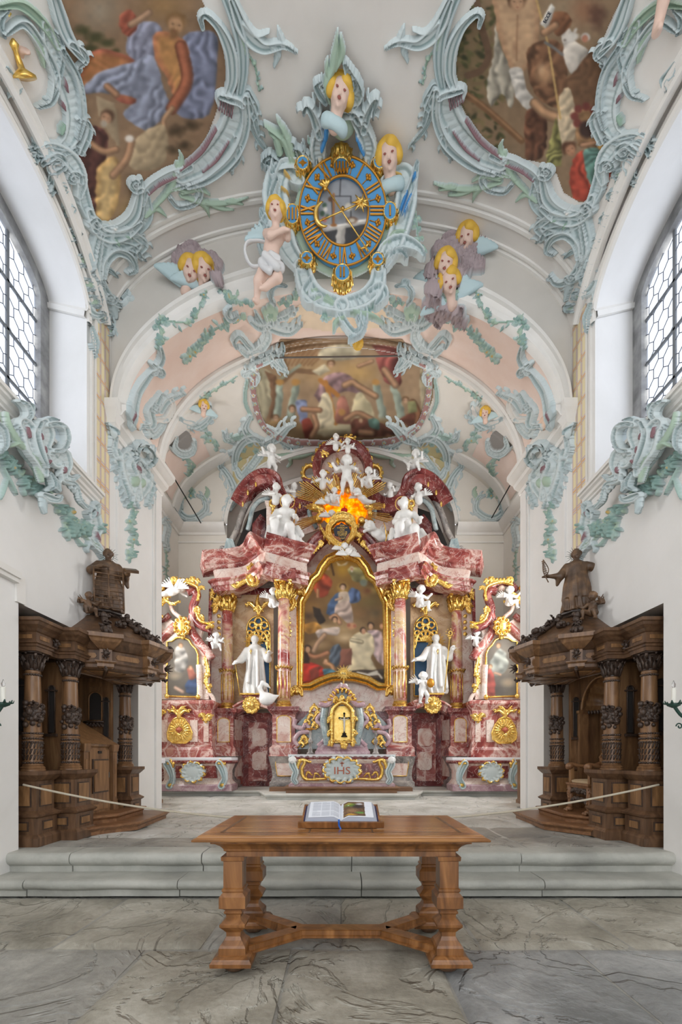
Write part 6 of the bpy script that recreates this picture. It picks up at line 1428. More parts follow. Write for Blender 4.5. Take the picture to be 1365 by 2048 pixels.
# ---- retable
RT=empty('high_altar_retable','towering red and cream marble high altar retable with gilded capitals','retable',(0,11,.45))
PEDM=[(.06,.45),(.06,.62),(.02,.66),(.0,.76),(.015,.93),(.055,1.1),(.075,1.2),(.085,1.225)]
PEDR=[(.085,1.22),(.06,1.25),(.06,1.42),(.03,1.44),(0,1.48),(0,2.17),(.02,2.20)]
PEDC=[(.02,2.195),(.05,2.24),(.09,2.28),(.09,2.33),(.10,2.335),(.10,2.37)]
COLP=[(.20,0),(.20,.03),(.18,.05),(.19,.09),(.165,.12),(.16,.15),(.155,.16)]
def colmesh(r,h,mat):
 return tmp(MB().lathe((0,0,0),[(r,.14)]+[(r*(1-.02*k),.14+(h*.33-.14)*k/3)for k in range(1,4)]+[(r*(.94-.1*(k/8)**1.5),h*(.33+.67*k/8))for k in range(1,9)],28),mat)
def goldbase(r):return tmp(MB().lathe((0,0,0),[(r*1.3,0),(r*1.3,.03),(r*1.18,.05),(r*1.24,.085),(r*1.06,.115),(r*1.1,.14),(r,.16)],28),'gold',True,40)
def goldring(r,z):
 mb=MB();mb.tube([(r*1.02*math.cos(a),r*1.02*math.sin(a),z)for a in np.linspace(0,6.283,25)],r*.1,6);rnd=random.Random(2)
 for k in range(16):a=k*.3927;mb.tube([(r*1.05*math.cos(a),r*1.05*math.sin(a),z-r*.35*rnd.random()),(r*1.35*math.cos(a+.15),r*1.35*math.sin(a+.15),z+r*.25),(r*1.2*math.cos(a+.35),r*1.2*math.sin(a+.35),z-r*.3)],[r*.08,r*.12,r*.05],5)
 return tmp(mb,'gold')
def goldflutes(r,z0,z1):
 mb=MB()
 for k in range(10):a=k*.6283;mb.tube([(r*1.0*math.cos(a),r*1.0*math.sin(a),z0),(r*.98*math.cos(a),r*.98*math.sin(a),z1)],r*.085,6)
 return tmp(mb,'gold')
HI,HO=2.60,2.44
CI,CO=colmesh(.155,HI,'marble_column'),colmesh(.15,HO,'marble_column');GB=goldbase(.155);GCAP=capital_mesh(.145,.42,'gold',9);GR=goldring(.15,.95);GF=goldflutes(.153,.22,.86)
for s in(-1,1):
 for(x0,x1,d0,cpx,me,h)in((545,591,10.45,568,CI,HI),(428,467,10.85,455,CO,HO)):
  blk(x0,x1,d0,.62,PEDM,s,'marble_grey',RT,'pedestal_base');blk(x0,x1,d0,.62,PEDR,s,'marble_red',RT,'pedestal');blk(x0,x1,d0,.62,PEDC,s,'marble_deep',RT,'pedestal_cap')
  w_=x1-x0
  for nm,L_ in(('arched_panel',archpts(x0+w_*.2,x1-w_*.2,1431+(5 if x0<500 else 0),1484,8)),('bombe_panel',[(x0+w_*.22,1552),(x1-w_*.12,1552),(x1-w_*.08,1530),(x1-w_*.1,1512),(x0+w_*.6,1506),(x0+w_*.16,1512),(x0+w_*.14,1530)])):
   dd=d0-(.0 if nm[0]=='a' else .03);p_=ppoly(L_,dd+.02,.035,nm,'marble_cream',RT,s);outline_tube(L_,dd-.015,.011,'gilt_edge','gold',p_,s)
  c=at(mp(cpx,s),0,d0+.28);base=Vector((c.x,c.y,2.37));M=Matrix.Translation(base)
  put('column',me,M,RT);put('column_base',GB,M,RT);put('gilt_flutes',GF,M,RT);put('gilt_ring',GR,M,RT);put('capital',GCAP,Matrix.Translation((base.x,base.y,2.37+h-.02)),RT)
 CORN=[(0,-.35),(0,.40),(-.05,.41),(-.07,.34),(-.10,.32),(-.16,.18),(-.20,.15),(-.22,.08),(-.26,.06),(-.28,.0),(-.28,-.35)]
 LINE=[(402,1118,10.55),(432,1115,10.68),(466,1112,10.78),(490,1106,10.84),(510,1094,10.72),(522,1084,10.55),(532,1079,10.38)]
 LIN2=[(532,1079,10.38),(556,1086,10.45),(586,1096,10.62),(614,1104,10.86)]
 def run(L_,prof,dz,nm,mat):
  q_=[p_+Vector((0,0,dz))for p_ in pts3([tuple(v)for v in smooth_path(L_,4)],s)];MB().sweep(q_,prof,Vector((0,-1,0)),True,flip=s<0).build(nm,mat,RT,smooth=True,angle=30)
 run(LINE,CORN,0,'cornice','marble_red');run(LIN2,CORN,0,'cornice','marble_red')
 FRI=[(0,-.3),(0,.0),(-.30,.0),(-.30,-.3)];ARC=[(0,-.3),(0,.16),(-.04,.17),(-.07,.1),(-.14,.08),(-.15,.04),(-.26,.03),(-.26,-.3)]
 run([(426,1118,10.72)]+LINE[1:],FRI,-.27,'frieze','marble_cream');run(LIN2,FRI,-.27,'frieze','marble_cream');run([(424,1118,10.70)]+LINE[1:],ARC,-.56,'architrave','marble_red');run(LIN2,ARC,-.56,'architrave','marble_red')
 blk(544,592,10.46,.5,[(0,5.36),(0,5.6)],s,'marble_deep',RT,'impost_block');blk(430,472,10.78,.6,[(0,5.22),(0,5.5)],s,'marble_red',RT,'impost_block')
 ppoly([(466,1418),(548,1418),(548,1180),(466,1180)],11.45,.05,'bay_panel','marble_ochre',RT,s);ppoly([(470,1190),(548,1190),(548,1178),(470,1178)],11.4,.06,'bay_lintel','marble_deep',RT,s);ppoly([(470,1180),(548,1180),(548,1140),(470,1150)],11.42,.05,'bay_top','marble_grey',RT,s)
 ppoly([(300,1500),(432,1500),(432,1180),(420,1180),(418,1300),(300,1300)],11.6,.05,'wing_back','marble_grey',RT,s)if False else None
 L_=archpts(494,540,1232,1392,26);np_=ppoly(L_,11.38,.03,'niche_panel','niche_blue',RT,s);outline_tube(L_,11.35,.02,'niche_frame','gold',np_,s)
 def lat(r):
  for k in range(7):a=math.radians(180+k*30);r.stroke([(517,1282),(517+20*math.cos(a),1282+20*math.sin(a))],(1.4,1.6,1.2),.03,'r','Y')
  for rad in(10,20):r.stroke([(517+rad*math.cos(t),1282+rad*math.sin(t))for t in np.linspace(math.pi,6.283,10)],(1.6,1.8,1.6),.035,'r','Y')
  for x,y,q_ in((505,1250,6),(529,1250,6),(517,1242,7),(500,1266,5),(534,1266,5),(517,1256,5)):r.stroke([(x+q_*math.cos(t),y+q_*math.sin(t))for t in np.linspace(0,6.283,10)],(1.4,1.4),.03,'r','Y')
  r.stroke([(497,1286),(500,1275),(496,1296)],2,.03,'r','Y');r.stroke([(537,1286),(534,1275),(538,1296)],2,.03,'r','Y')
 gilt('niche_lattice',lat,11.31,np_,s)
 def topo(r):
  r.acanthus([(517,1226),(508,1214),(498,1206),(494,1212)],(2,3,3,1.5),.05,'Y',1,3);r.acanthus([(517,1226),(526,1214),(536,1206),(540,1212)],(2,3,3,1.5),.05,'Y',-1,3);r.stroke([(517,1228),(515,1204),(517,1190)],(3,4,1.5),.05,'r','Y');r.stroke([(508,1222),(517,1210),(526,1222)],2,.05,'r','Y')
 gilt('niche_crest',topo,11.28,RT,s)
 def ecart(r):
  r.stroke([(505,1146),(496,1156),(500,1170),(508,1166)],(3,4,3,2),.05,'r','Y');r.stroke([(505,1146),(516,1154),(514,1168),(506,1172)],(3,4,3,2),.05,'r','Y');r.acanthus([(496,1160),(484,1166),(472,1174),(464,1170)],(3,4,3,1),.05,'Y',1,4);r.acanthus([(514,1156),(524,1152),(534,1160)],(2,3,1),.05,'Y',-1,3);r.acanthus([(504,1148),(498,1136),(506,1128)],(3,3,1),.05,'Y',-1,3);r.blob(505,1158,5,.06,'Y',8)
 gilt('gilt_cartouche',ecart,10.72,RT,s)
 ppoly([(484,1574),(548,1574),(548,1426),(484,1426)],11.62,.05,'passage_back','marble_deep',RT,s)
 dd=ppoly([(498,1562),(536,1562),(536,1445),(498,1445)],11.55,.05,'passage_door','marble_red',RT,s)
 for y0,y1 in((1457,1492),(1504,1540)):ppoly([(505,y0+5),(510,y0),(528,y0),(533,y0+5),(533,y1-5),(528,y1),(510,y1),(505,y1-5)][::-1],11.49,.02,'door_panel','marble_cream',dd,s)
 for px0,px1,pp in((467,487,((470,1446),(486,1440))),):
  q_=[(467,1574),(486,1576),(486,1424),(467,1420)];MB().poly([at(mp(467,s),1573,10.92),at(mp(486,s),1568,11.5),at(mp(486,s),1424,11.5),at(mp(467,s),1418,10.92)],(0,.1,0)).build('passage_cheek','marble_red',RT)
  A_,B_=at(mp(470,s),0,10.98),at(mp(484,s),0,11.42)
  for z0,z1 in((1.62,2.12),(.72,1.15)):MB().poly([(A_.x,A_.y-.02,z0),(B_.x,B_.y-.02,z0),(B_.x,B_.y-.02,z1),(A_.x,A_.y-.02,z1)],(0,.03,0)).build('cheek_panel','marble_cream',RT)
 q_=pts3([tuple(v)for v in smooth_path([(468,1418,10.9),(484,1408,10.95),(504,1402,10.95),(524,1402,10.8),(544,1408,10.6)],5)],s);MB().sweep(q_,[(.06,-.3),(.06,.1),(.02,.12),(-.02,.06),(-.1,.05),(-.14,.02),(-.14,-.3)],Vector((0,-1,0)),True,flip=s<0).build('passage_lintel','marble_red',RT,smooth=True,angle=30)
 blk(484,523,10.9,.5,[(-.1,2.55),(-.05,2.62),(.0,2.66),(.0,2.70)],s,'marble_deep',RT,'statue_bracket');blk(482,525,10.88,.5,[(0,2.70),(.02,2.71),(.02,2.745),(0,2.75)],s,'gold',RT,'bracket_slab')
 def bc(r):
  for a in range(12):t=a/12*6.283;r.acanthus([(503+8*math.cos(t),1410+8*math.sin(t)),(503+14*math.cos(t+.2),1410+14*math.sin(t+.2)),(503+17*math.cos(t+.5),1410+17*math.sin(t+.5))],(2,3,1),.06,'Y',1,2)
  r.blob(503,1410,8,.09,'Y')
 gilt('bracket_cartouche',bc,10.78,RT,s)
 def drops(r):
  r.acanthus([(586,1196),(590,1206),(584,1218),(576,1222)],(3,4,3,1),.05,'Y',1,4);r.acanthus([(590,1190),(582,1200),(588,1214)],(3,4,2),.05,'Y',-1,4)
  for y in(1236,1246,1254,1262,1270):r.flower(578+(y%3),y,3,.04,'Y','Y')
 gilt('gilt_drop',drops,10.98,RT,s)
 def drop2(r):
  rnd=random.Random(6)
  for k in range(26):y=1180+rnd.random()*46;x=432+rnd.gauss(0,5);r.stroke([(x,y),(x+rnd.uniform(-5,5),y-4),(x+rnd.uniform(-7,7),y+3)],(1,2,1),.05,'r','Y')
  for y in(1232,1244,1256,1268):r.flower(438,y,3,.04,'Y','Y')
 gilt('gilt_drop',drop2,10.98,RT,s);ppoly([(420,1418),(446,1418),(446,1180),(424,1180)],11.15,.06,'side_pilaster','marble_cream',RT,s);ppoly([(416,1400),(422,1400),(426,1180),(420,1180)],11.1,.08,'side_strip','marble_deep',RT,s)
 VOL=[(474,1006,11.1),(486,984,11.0),(506,962,10.95),(530,952,10.9),(550,960,10.95),(558,982,11.1),(570,1002,11.2),(592,1010,11.25),(614,1002,11.25),(626,984,11.25),(618,968,11.25)]
 VP=[(.14,-.2),(.14,.10),(.09,.16),(.02,.10),(-.04,.14),(-.10,.08),(-.20,.06),(-.22,-.2)]
 q_=pts3([tuple(v)for v in smooth_path(VOL,5)],s);MB().sweep(q_,VP,Vector((0,-1,0)),True,flip=s<0).build('attic_volute','marble_deep',RT,smooth=True,angle=30)
 for x,y in((496,985),(512,968),(486,1008),(600,1012)):MB().ball(at(mp(x,s),y,10.88),(.03,.03,.07),8,6).build('gilt_stud','gold',RT,smooth=True)
 blk(533,551,11.05,.35,[(0,zz(1082,11.05)),(0,zz(1012,11.05)),(.03,zz(1008,11.05)),(.03,zz(1002,11.05))],s,'marble_cream',RT,'attic_pier')
 gilt('pier_drop',lambda r:[r.stroke([(546+6*math.cos(t),1007+6*math.sin(t))for t in np.linspace(0,6.28,10)],(2,2),.05,'r','Y')]+[r.flower(546+(k%2),1018+k*8,3.4,.05,'Y','Y')for k in range(4)],11.0,RT,s)
 q_=pts3([tuple(v)for v in smooth_path([(500,1000,11.2),(492,1012,11.1),(482,1036,11.05),(472,1066,11.0),(452,1100,10.95)],5)],s);MB().tube(q_,.075,6).build('attic_buttress','marble_grey',RT,smooth=True)
 q_=pts3([tuple(v)for v in smooth_path([(540,996,11.1),(520,1002,11.1),(506,1018,11.05),(500,1044,11.0),(496,1060,11.0)],5)],s);MB().tube(q_,.06,6).build('attic_buttress','marble_blue',RT,smooth=True)
 ppoly([(466,1112),(556,1112),(556,1010),(500,1030)],11.75,.05,'opening_shade','shadow_void',RT,s);ppoly([(504,1112),(532,1112),(532,1040),(522,1030),(506,1050)],11.6,.06,'attic_figure_panel','marble_deep',RT,s)  # opening is a dark sheet, its shade painted as colour
 for x,y in((446,1098),(474,1098)):MB().tube([at(mp(x,s)+8*(1-t/9)*math.cos(t),y+8*(1-t/9)*math.sin(t),10.75)for t in np.linspace(0,7,18)],.035,7).build('grey_volute','marble_grey',RT,smooth=True)
 ppoly([(452,1106),(476,1106),(470,1086),(458,1084)],10.85,.2,'volute_block','marble_blue',RT,s);ppoly([(560,1090),(640,1060),(636,1010),(580,1014)],11.5,.06,'attic_panel','marble_cream',RT,s)
 q_=pts3([tuple(v)for v in smooth_path([(592,1152,10.95),(598,1130,10.95),(612,1108,10.95),(634,1082,10.95),(654,1066,10.95)],5)],s);MB().sweep(q_,[(.12,-.2),(.12,.12),(.06,.15),(0,.08),(-.05,.1),(-.12,.04),(-.14,-.2)],Vector((0,-1,0)),True,flip=s<0).build('arch_moulding','marble_deep',RT,smooth=True,angle=30)
 gilt('gilt_spray',lambda r:[r.acanthus([(606,1128),(618,1110),(634,1096),(648,1086)],(1,2.4,2.4,1),.04,'Y',1,8),r.flower(642,1086,6,.05,'Y','Y')],10.9,RT,s)
MB().poly([at(a,b_,11.42)for a,b_ in((578,1440),(791,1440),(791,1150),(770,1100),(720,1060),(650,1060),(600,1100),(578,1150))],(0,.06,0)).build('centre_panel','marble_cream',RT)
q_=[at(AC+1+52*math.cos(t),938-50*math.sin(t),11.35)for t in np.linspace(-.5,math.pi+.5,40)]
MB().sweep(q_,[(.1,-.15),(.1,.12),(.04,.16),(-.03,.1),(-.1,.08),(-.12,-.15)],Vector((0,-1,0)),True).build('gable_ring','marble_deep',RT,smooth=True,angle=30)
MB().poly([at(AC+1+48*math.cos(t),940-46*math.sin(t),11.45)for t in np.linspace(0,6.283,32,endpoint=False)],(0,.06,0)).build('gable_field','marble_cream',RT)
MB().poly([at(AC+2+26*math.cos(t),958-27*math.sin(t),11.38)for t in np.linspace(0,math.pi,20)],(0,.06,0)).build('gable_disc','marble_red',RT)
def gab(r):
 for t in np.linspace(.3,math.pi-.3,9):r.acanthus([(AC+56*math.cos(t+.12),934-52*math.sin(t+.12)),(AC+62*math.cos(t),934-58*math.sin(t)),(AC+58*math.cos(t-.1),934-55*math.sin(t-.1))],(2,2.6,1),.05,'Y',1,2)
 r.acanthus([(AC-8,900),(AC-2,886),(AC+12,878),(AC+26,880)],(3,5,4,2),.06,'Y',-1,5);r.acanthus([(AC-44,892),(AC-40,904),(AC-28,908)],(2,4,2),.05,'Y',1,3)
 for t in np.linspace(.35,2.8,6):r.stroke([(AC+28*math.cos(t),956-30*math.sin(t)),(AC+40*math.cos(t),956-41*math.sin(t))],(1.5,3.4,1),.03,'l','Y')
gilt('gable_gilding',gab,11.26,RT)
for s in(-1,1):
 gilt('gable_loop',lambda r:[r.stroke([(620+13*math.cos(t),946+14*math.sin(t))for t in np.linspace(1.4,6.6,16)],(2,3.4,2),.06,'r','Y')]+[r.flower(620+16*math.cos(t),946+17*math.sin(t),2.8,.06,'Y','Y')for t in np.linspace(2.6,6.0,7)],11.3,RT,s)
 q_=pts3([tuple(v)for v in smooth_path([(606,962,11.3),(616,962,11.3),(624,976,11.3),(626,996,11.3),(640,1012,11.3)],4)],s);MB().tube(q_,[.07]*17,7).build('gable_scroll','marble_deep',RT,smooth=True)
 q_=pts3([tuple(v)for v in smooth_path([(640,984,11.28),(622,1000,11.28),(620,1030,11.28),(634,1056,11.28)],4)],s);MB().tube(q_,.06,7).build('glory_frame','marble_blue',RT,smooth=True)
 # ---- amber glory window, rays, heart, clouds
GL=empty('glory_of_rays','golden glory with amber window, bundles of rays and a red heart','glory',at(AC,1015,11.2))
mb=MB();rnd=random.Random(12);ringp=[(AC+4+46*math.cos(t),1022-36*math.sin(t))for t in np.linspace(0,6.283,22,endpoint=False)];ringi=[(AC+4+22*math.cos(t),1024-17*math.sin(t))for t in np.linspace(.14,6.42,22,endpoint=False)]
Vp=[at(a,b_,11.30+rnd.uniform(-.06,.06))for a,b_ in ringp]+[at(a,b_,11.22+rnd.uniform(-.08,.08))for a,b_ in ringi]+[at(AC+4,1024,11.15)]
Fc=[]
for i in range(22):j=(i+1)%22;Fc+=[(i,j,22+i),(j,22+j,22+i),(22+i,22+j,44)]
mb.add(Vp,Fc);mb.build('amber_panes','amber_glass',GL)
for a0,r0,r1 in((132,44,92),(147,46,104),(160,48,104),(176,46,78),(200,50,96),(116,40,74),(103,42,78),(72,42,84),(58,42,92),(44,44,88),(33,46,102),(5,46,86),(-12,52,104),(-24,50,70),(-158,52,106)):
 mb=MB()
 for k in range(5):a=math.radians(a0+(k-2)*2.6);l=r1-abs(k-2)*5;mb.tube([at(AC+2+r0*math.cos(a),1018-r0*math.sin(a)*.95,11.12),at(AC+2+l*math.cos(a),1018-l*math.sin(a)*.95,11.0)],[.009,.014],4)
 mb.build('ray_bundle','gold',GL)
CLD=[]
for k in range(26):a=rnd.uniform(0,6.283);R0=rnd.uniform(.46,.62);CLD.append(('e',(R0*1.15*math.cos(a),rnd.uniform(-.06,.02),R0*.9*math.sin(a)),(rnd.uniform(.06,.12),)*3))
put('gilt_clouds',sculpt_mesh('gilt_clouds',CLD,.028,'gold',.03),pose(at(AC+3,1022,11.15)),GL)
put('burning_heart',sculpt_mesh('burning_heart',[('e',(-.035,0,.02),(.05,.04,.05)),('e',(.035,0,.02),(.05,.04,.05)),('c',(0,0,0),(0,0,-.07),.05,.015),('c',(0,0,.05),(.01,0,.13),.025,.008)],.012,'heart_red',.02),pose(at(689,1022,11.0)),GL)
IC=empty('inscription_cartouche','gilded cartouche with dark inscribed panel below the red heart','cartouche',at(682,1064,10.9))
def icf(r):
 r.stroke([(668,1044),(658,1056),(660,1074),(676,1088),(688,1090)],(5,6,6,5,3),.08,'c','Y');r.stroke([(696,1044),(708,1052),(706,1070),(696,1084)],(5,6,6,3),.08,'c','Y');r.stroke([(664,1046),(674,1036),(690,1034),(704,1042),(706,1050)],(6,8,9,8,5),.07,'s','Y',ser=.2)
 r.acanthus([(640,1050),(648,1066),(662,1082),(678,1092),(688,1092)],(1,3,4,4,2),.08,'Y',1,5);r.acanthus([(708,1056),(712,1068),(722,1074),(716,1080)],(3,4,3,1),.07,'Y',-1,4);r.stroke([(688,1086),(686,1100),(694,1112),(700,1100)],(3,5,4,2),.08,'l','Y')
gilt('frame',icf,10.85,IC)
q_=[(683,1046),(690,1050),(698,1054),(701,1064),(694,1072),(690,1080),(684,1082),(679,1074),(670,1072),(668,1062),(671,1054),(678,1051)]
ppoly(q_,10.84,.03,'panel','dark_panel',IC)
for i,(tx,y)in enumerate((('COR',1051.5),('CORDIUM',1056),('COR',1060.3),('MINIMO VIR',1064.4),('TUS AMORE',1068),('LAETUS',1071.4),('AMAT',1077))):text_on('lettering',tx,685,y,4.6,plane(10.80),'gold_bright',IC,0,.98 if len(tx)<9 else .8,.006)
# ---- main altarpiece
ALT=empty('altarpiece','large altar painting of a blue-cloaked woman above a kneeling monk, gilt frame','painting',at(AC+2,1390,11.1))
OUTL=[(598,1376),(598,1204),(604,1192),(612,1178),(622,1158),(634,1148),(640,1134),(654,1116),(672,1108),(688,1106),(704,1108),(722,1116),(736,1134),(742,1148),(756,1158),(766,1178),(772,1192),(778,1204),(778,1376),(756,1376),(734,1364),(710,1358),(688,1356),(664,1358),(642,1366),(622,1376)]
p=Picture(592,784,1100,1382,1.4,(116,90,58))
p.blob(690,1130,60,46,(196,150,60),1,.95).blob(684,1180,74,60,(166,122,58),1,.8).blob(690,1260,60,34,(200,170,120),1,.7).blob(620,1190,40,60,(120,84,48),1,.7).blob(760,1160,40,60,(88,72,42),1,.8).blob(600,1280,40,60,(104,80,54),1,.7)
for x,y,rx,ry,c in((626,1214,26,16,(150,112,62)),(742,1204,30,18,(120,104,60)),(640,1290,30,12,(170,140,100)),(716,1228,20,14,(140,104,66)),(650,1256,26,10,(196,168,124)),(752,1226,20,14,(96,84,60)),(616,1232,16,10,(70,54,40)),(690,1276,24,12,(206,180,140)),(746,1180,20,10,(160,140,80))):p.blob(x,y,rx,ry,c,.9,.8)
p.poly([(672,1124),(684,1130),(696,1124),(692,1132),(676,1132)],(226,220,206));p.blob(684,1140,16,18,(214,168,60),1,.8)
p.poly([(616,1152),(640,1144),(664,1162),(656,1186),(640,1196),(626,1178)],(168,72,48),fold=.25,fang=30);p.limb([(636,1180),(636,1194)],4,(196,140,96));p.head(656,1136,5);p.line([(646,1112),(662,1124),(668,1150)],2,(92,66,40))
p.poly([(696,1140),(722,1136),(738,1150),(732,1166),(704,1160)],(150,144,96),fold=.2);p.head(704,1138,5,hair=(210,200,180),beard=(214,206,190));p.blob(728,1166,9,9,(120,130,116),.4);p.blob(735,1182,14,9,(120,80,50),.8)
p.blob(686,1176,13,13,(214,180,90),1,.9)
p.poly([(652,1226),(664,1196),(680,1184),(690,1196),(686,1212),(668,1232)],(74,96,132),fold=.25,fang=60);p.poly([(694,1190),(704,1174),(722,1190),(716,1204),(700,1206)],(84,104,142),fold=.25)
p.poly([(678,1186),(696,1184),(700,1204),(676,1206)],(206,186,164),fold=.1);p.poly([(672,1208),(700,1202),(708,1232),(704,1248),(684,1238),(670,1226)],(170,150,138),fold=.2,fang=20);p.limb([(672,1200),(684,1196)],3,(214,176,146));p.head(686,1175,6.5,(222,186,156),(78,52,36),10)
p.poly([(624,1214),(640,1218),(652,1240),(640,1250),(628,1232)],(54,44,36));p.poly([(604,1252),(630,1244),(644,1258),(616,1268)],(176,126,56),fold=.2);p.limb([(662,1236),(672,1232),(680,1246)],6,(200,150,112));p.poly([(630,1266),(658,1254),(680,1256),(674,1272),(650,1270),(640,1286)],(196,178,166),fold=.2,fang=120);p.limb([(650,1270),(636,1286),(628,1302)],6,(196,156,122));p.head(670,1240,6,hair=(60,44,34))
p.blob(704,1252,12,10,(206,150,110),.6);p.blob(698,1250,5,5,(170,100,76),.6);p.blob(710,1252,5,5,(170,100,76),.6)
p.head(742,1252,7,hair=(60,46,36));p.head(764,1252,6);p.poly([(734,1262),(764,1266),(772,1330),(752,1320),(744,1290)],(186,164,166),fold=.22,fang=10)
p.poly([(700,1292),(706,1272),(726,1264),(744,1272),(750,1300),(742,1316),(752,1342),(720,1344),(694,1342),(704,1318)],(196,182,148),fold=.2,fang=25,hi=(214,202,170));p.limb([(704,1280),(724,1284)],5,(200,186,152));p.head(727,1262,6.5,(200,150,116),(60,46,36),-40)
p.poly([(676,1300),(704,1296),(704,1330),(680,1336)],(132,84,68));p.poly([(660,1300),(680,1290),(678,1330),(660,1332)],(82,92,104),fold=.2)
p.poly([(600,1324),(616,1322),(644,1334),(654,1362),(634,1374),(600,1370)],(186,52,40),fold=.25,fang=60);p.limb([(614,1308),(632,1314),(656,1306)],6,(190,130,92));p.poly([(600,1300),(612,1300),(622,1326),(602,1326)],(70,50,42));p.head(616,1298,7,hair=(52,38,32))
p.poly([(620,1340),(640,1330),(640,1360),(622,1366)],(110,60,44),a=.7);p.limb([(650,1326),(664,1332),(668,1344)],6,(204,150,104));p.poly([(644,1340),(668,1340),(672,1352),(650,1354)],(68,110,130),fold=.2);p.head(652,1322,6)
p.poly([(700,1342),(778,1338),(778,1352),(700,1352)],(64,54,46));p.poly([(598,1364),(778,1352),(778,1380),(598,1380)],(46,38,34),5);p.line([(716,1346),(736,1350),(754,1344)],3,(196,192,180));p.line([(736,1350),(758,1348),(764,1356)],2,(200,196,186))
p.build('canvas',plane(11.25),OUTL,'canvas',ALT,.0,.10,.92)
q_=[at(a,b_,11.2)for a,b_ in OUTL];loop=q_+[q_[0]]
fm=[(-.16,-.1),(-.16,.03),(-.12,.08),(-.07,.06),(-.04,.09),(.02,.05),(.03,.0),(.06,.03),(.07,-.08)]
mbf=MB();qq=q_;R_=[]
for i in range(len(qq)):
 t_=(qq[(i+1)%len(qq)]-qq[i]).normalized()+(qq[i]-qq[i-1]).normalized();t_.normalize();n_=Vector((0,-1,0));sd=t_.cross(n_);R_.append([qq[i]+sd*(-u*1.0)+n_*w_ for u,w_ in fm])
mbf.rings(R_+[R_[0]],False,False,True).build('frame','gold',ALT,smooth=True,angle=50)
for x,y in((594,1384),(784,1384),(598,1184),(778,1184)):gilt('corner_leaf',lambda r:[r.acanthus([(x-10*k,y+6),(x-6*k,y-6),(x+4*k,y-12)],(3,5,2),.08,'Y',k,4)for k in(1,-1)]+[r.blob(x,y,6,.09,'Y')],11.08,ALT)
gilt('crown_leaf',lambda r:[r.acanthus([(688,1112),(684-8*k,1100),(684-12*k,1088)],(4,5,2),.08,'Y',k,3)for k in(1,-1)]+[r.stroke([(688,1084),(690,1104),(690,1118)],(3,6,2),.09,'l','Y')],11.05,ALT)
# ---- tabernacle with crucifix and candlesticks
TB=empty('tabernacle','scrolled lilac and blue tabernacle with gilded niche on the high altar','tabernacle',(0.02,10.4,1.27));DT=10.35
MB().stack(rect(*(at(x,0,DT).x for x in(636,735)),DT,DT+.5),[(.06,1.27),(.06,1.33),(.03,1.36),(0,1.44),(.0,1.5)]).build('base','marble_lilac',TB)
for s in(-1,1):
 MB().tube(pts3([tuple(v)for v in smooth_path([(652,1412,DT-.02),(648,1440,DT-.05),(652,1466,DT-.08),(656,1490,DT-.1)],4)],s),[.09]*13,8).build('side_post','marble_blue',TB,smooth=True)
 MB().tube(pts3([tuple(v)for v in smooth_path([(636,1492,DT),(650,1476,DT),(644,1452,DT),(634,1440,DT),(644,1426,DT)],4)],s),.05,7).build('inner_scroll','marble_lilac',TB,smooth=True)
 MB().tube(pts3([tuple(v)for v in smooth_path([(592,1438,DT+.1),(590,1452,DT+.1),(606,1456,DT+.1),(612,1448,DT+.1),(620,1462,DT+.1),(600,1466,DT+.1),(590,1480,DT+.1),(598,1492,DT+.1)],4)],s),.055,7).build('outer_scroll','marble_lilac',TB,smooth=True)
 ppoly([(592,1498),(650,1498),(650,1430),(620,1424),(594,1450)],DT+.3,.08,'wing_panel','marble_blue',TB,s);ppoly([(592,1450),(640,1450),(640,1422),(592,1424)],DT+.42,.08,'wing_back','marble_deep',TB,s)
 MB().tube(pts3([tuple(v)for v in smooth_path([(640,1408,DT-.1),(654,1410,DT-.15),(666,1400,DT-.12),(670,1384,DT-.1),(684,1370,DT-.1)],4)],s),[.06]*17,7).build('crown_scroll','marble_lilac',TB,smooth=True)
 def wing(r):
  rnd=random.Random(7)
  for x,y,k in((628,1420,8),(636,1432,8),(622,1436,7),(614,1446,6),(630,1452,7),(608,1478,6),(602,1490,6),(618,1484,5)):r.acanthus([(x-k,y+k*.6),(x,y-k),(x+k,y),(x+k*.3,y+k*.8)],(1.5,2.6,2,1),.05,'Y',rnd.choice((1,-1)),4)
  for x in range(640,660,4):r.stroke([(x,1410),(x+2,1404),(x+5,1412)],1.6,.05,'r','Y')
 gilt('wing_gilding',wing,DT+.1,TB,s)
def tab(r):
 A_=archpts(666,704,1412,1488,14);r.stroke([(664,1490),(664,1440),(666,1420),(676,1408),(AC,1404)],(3,3.4,4,4,3),.07,'r','Y');r.stroke([(706,1490),(706,1440),(704,1420),(694,1408),(AC,1404)],(3,3.4,4,4,3),.07,'r','Y')
 for x,y in((662,1486),(708,1486),(660,1468),(710,1468),(672,1400),(698,1400),(AC,1398),(660,1440),(710,1440)):r.acanthus([(x-4,y+4),(x,y-5),(x+5,y+1)],(2,3,1),.08,'Y',1,3)
 for t in np.linspace(.2,2.94,9):r.stroke([(AC+22*math.cos(t),1404-20*math.sin(t)),(AC+27*math.cos(t),1404-26*math.sin(t)),(AC+25*math.cos(t+.14),1404-28*math.sin(t+.14))],(1.5,2.4,1),.07,'r','Y')
 r.flower(AC+4,1490,7,.08,'Y','Y');r.stroke([(668,1480),(684,1484),(702,1480)],2,.07,'r','Y')
gilt('niche_gilding',tab,DT-.15,TB);ppoly(archpts(667,704,1412,1486,14),DT+.05,.02,'niche_back','gold_bright',TB);ppoly([(656,1412),(714,1412),(704,1390),(AC,1378),(666,1390)],DT+.1,.15,'gable','marble_blue',TB)
mb=MB();c=at(688,1346,10.75)
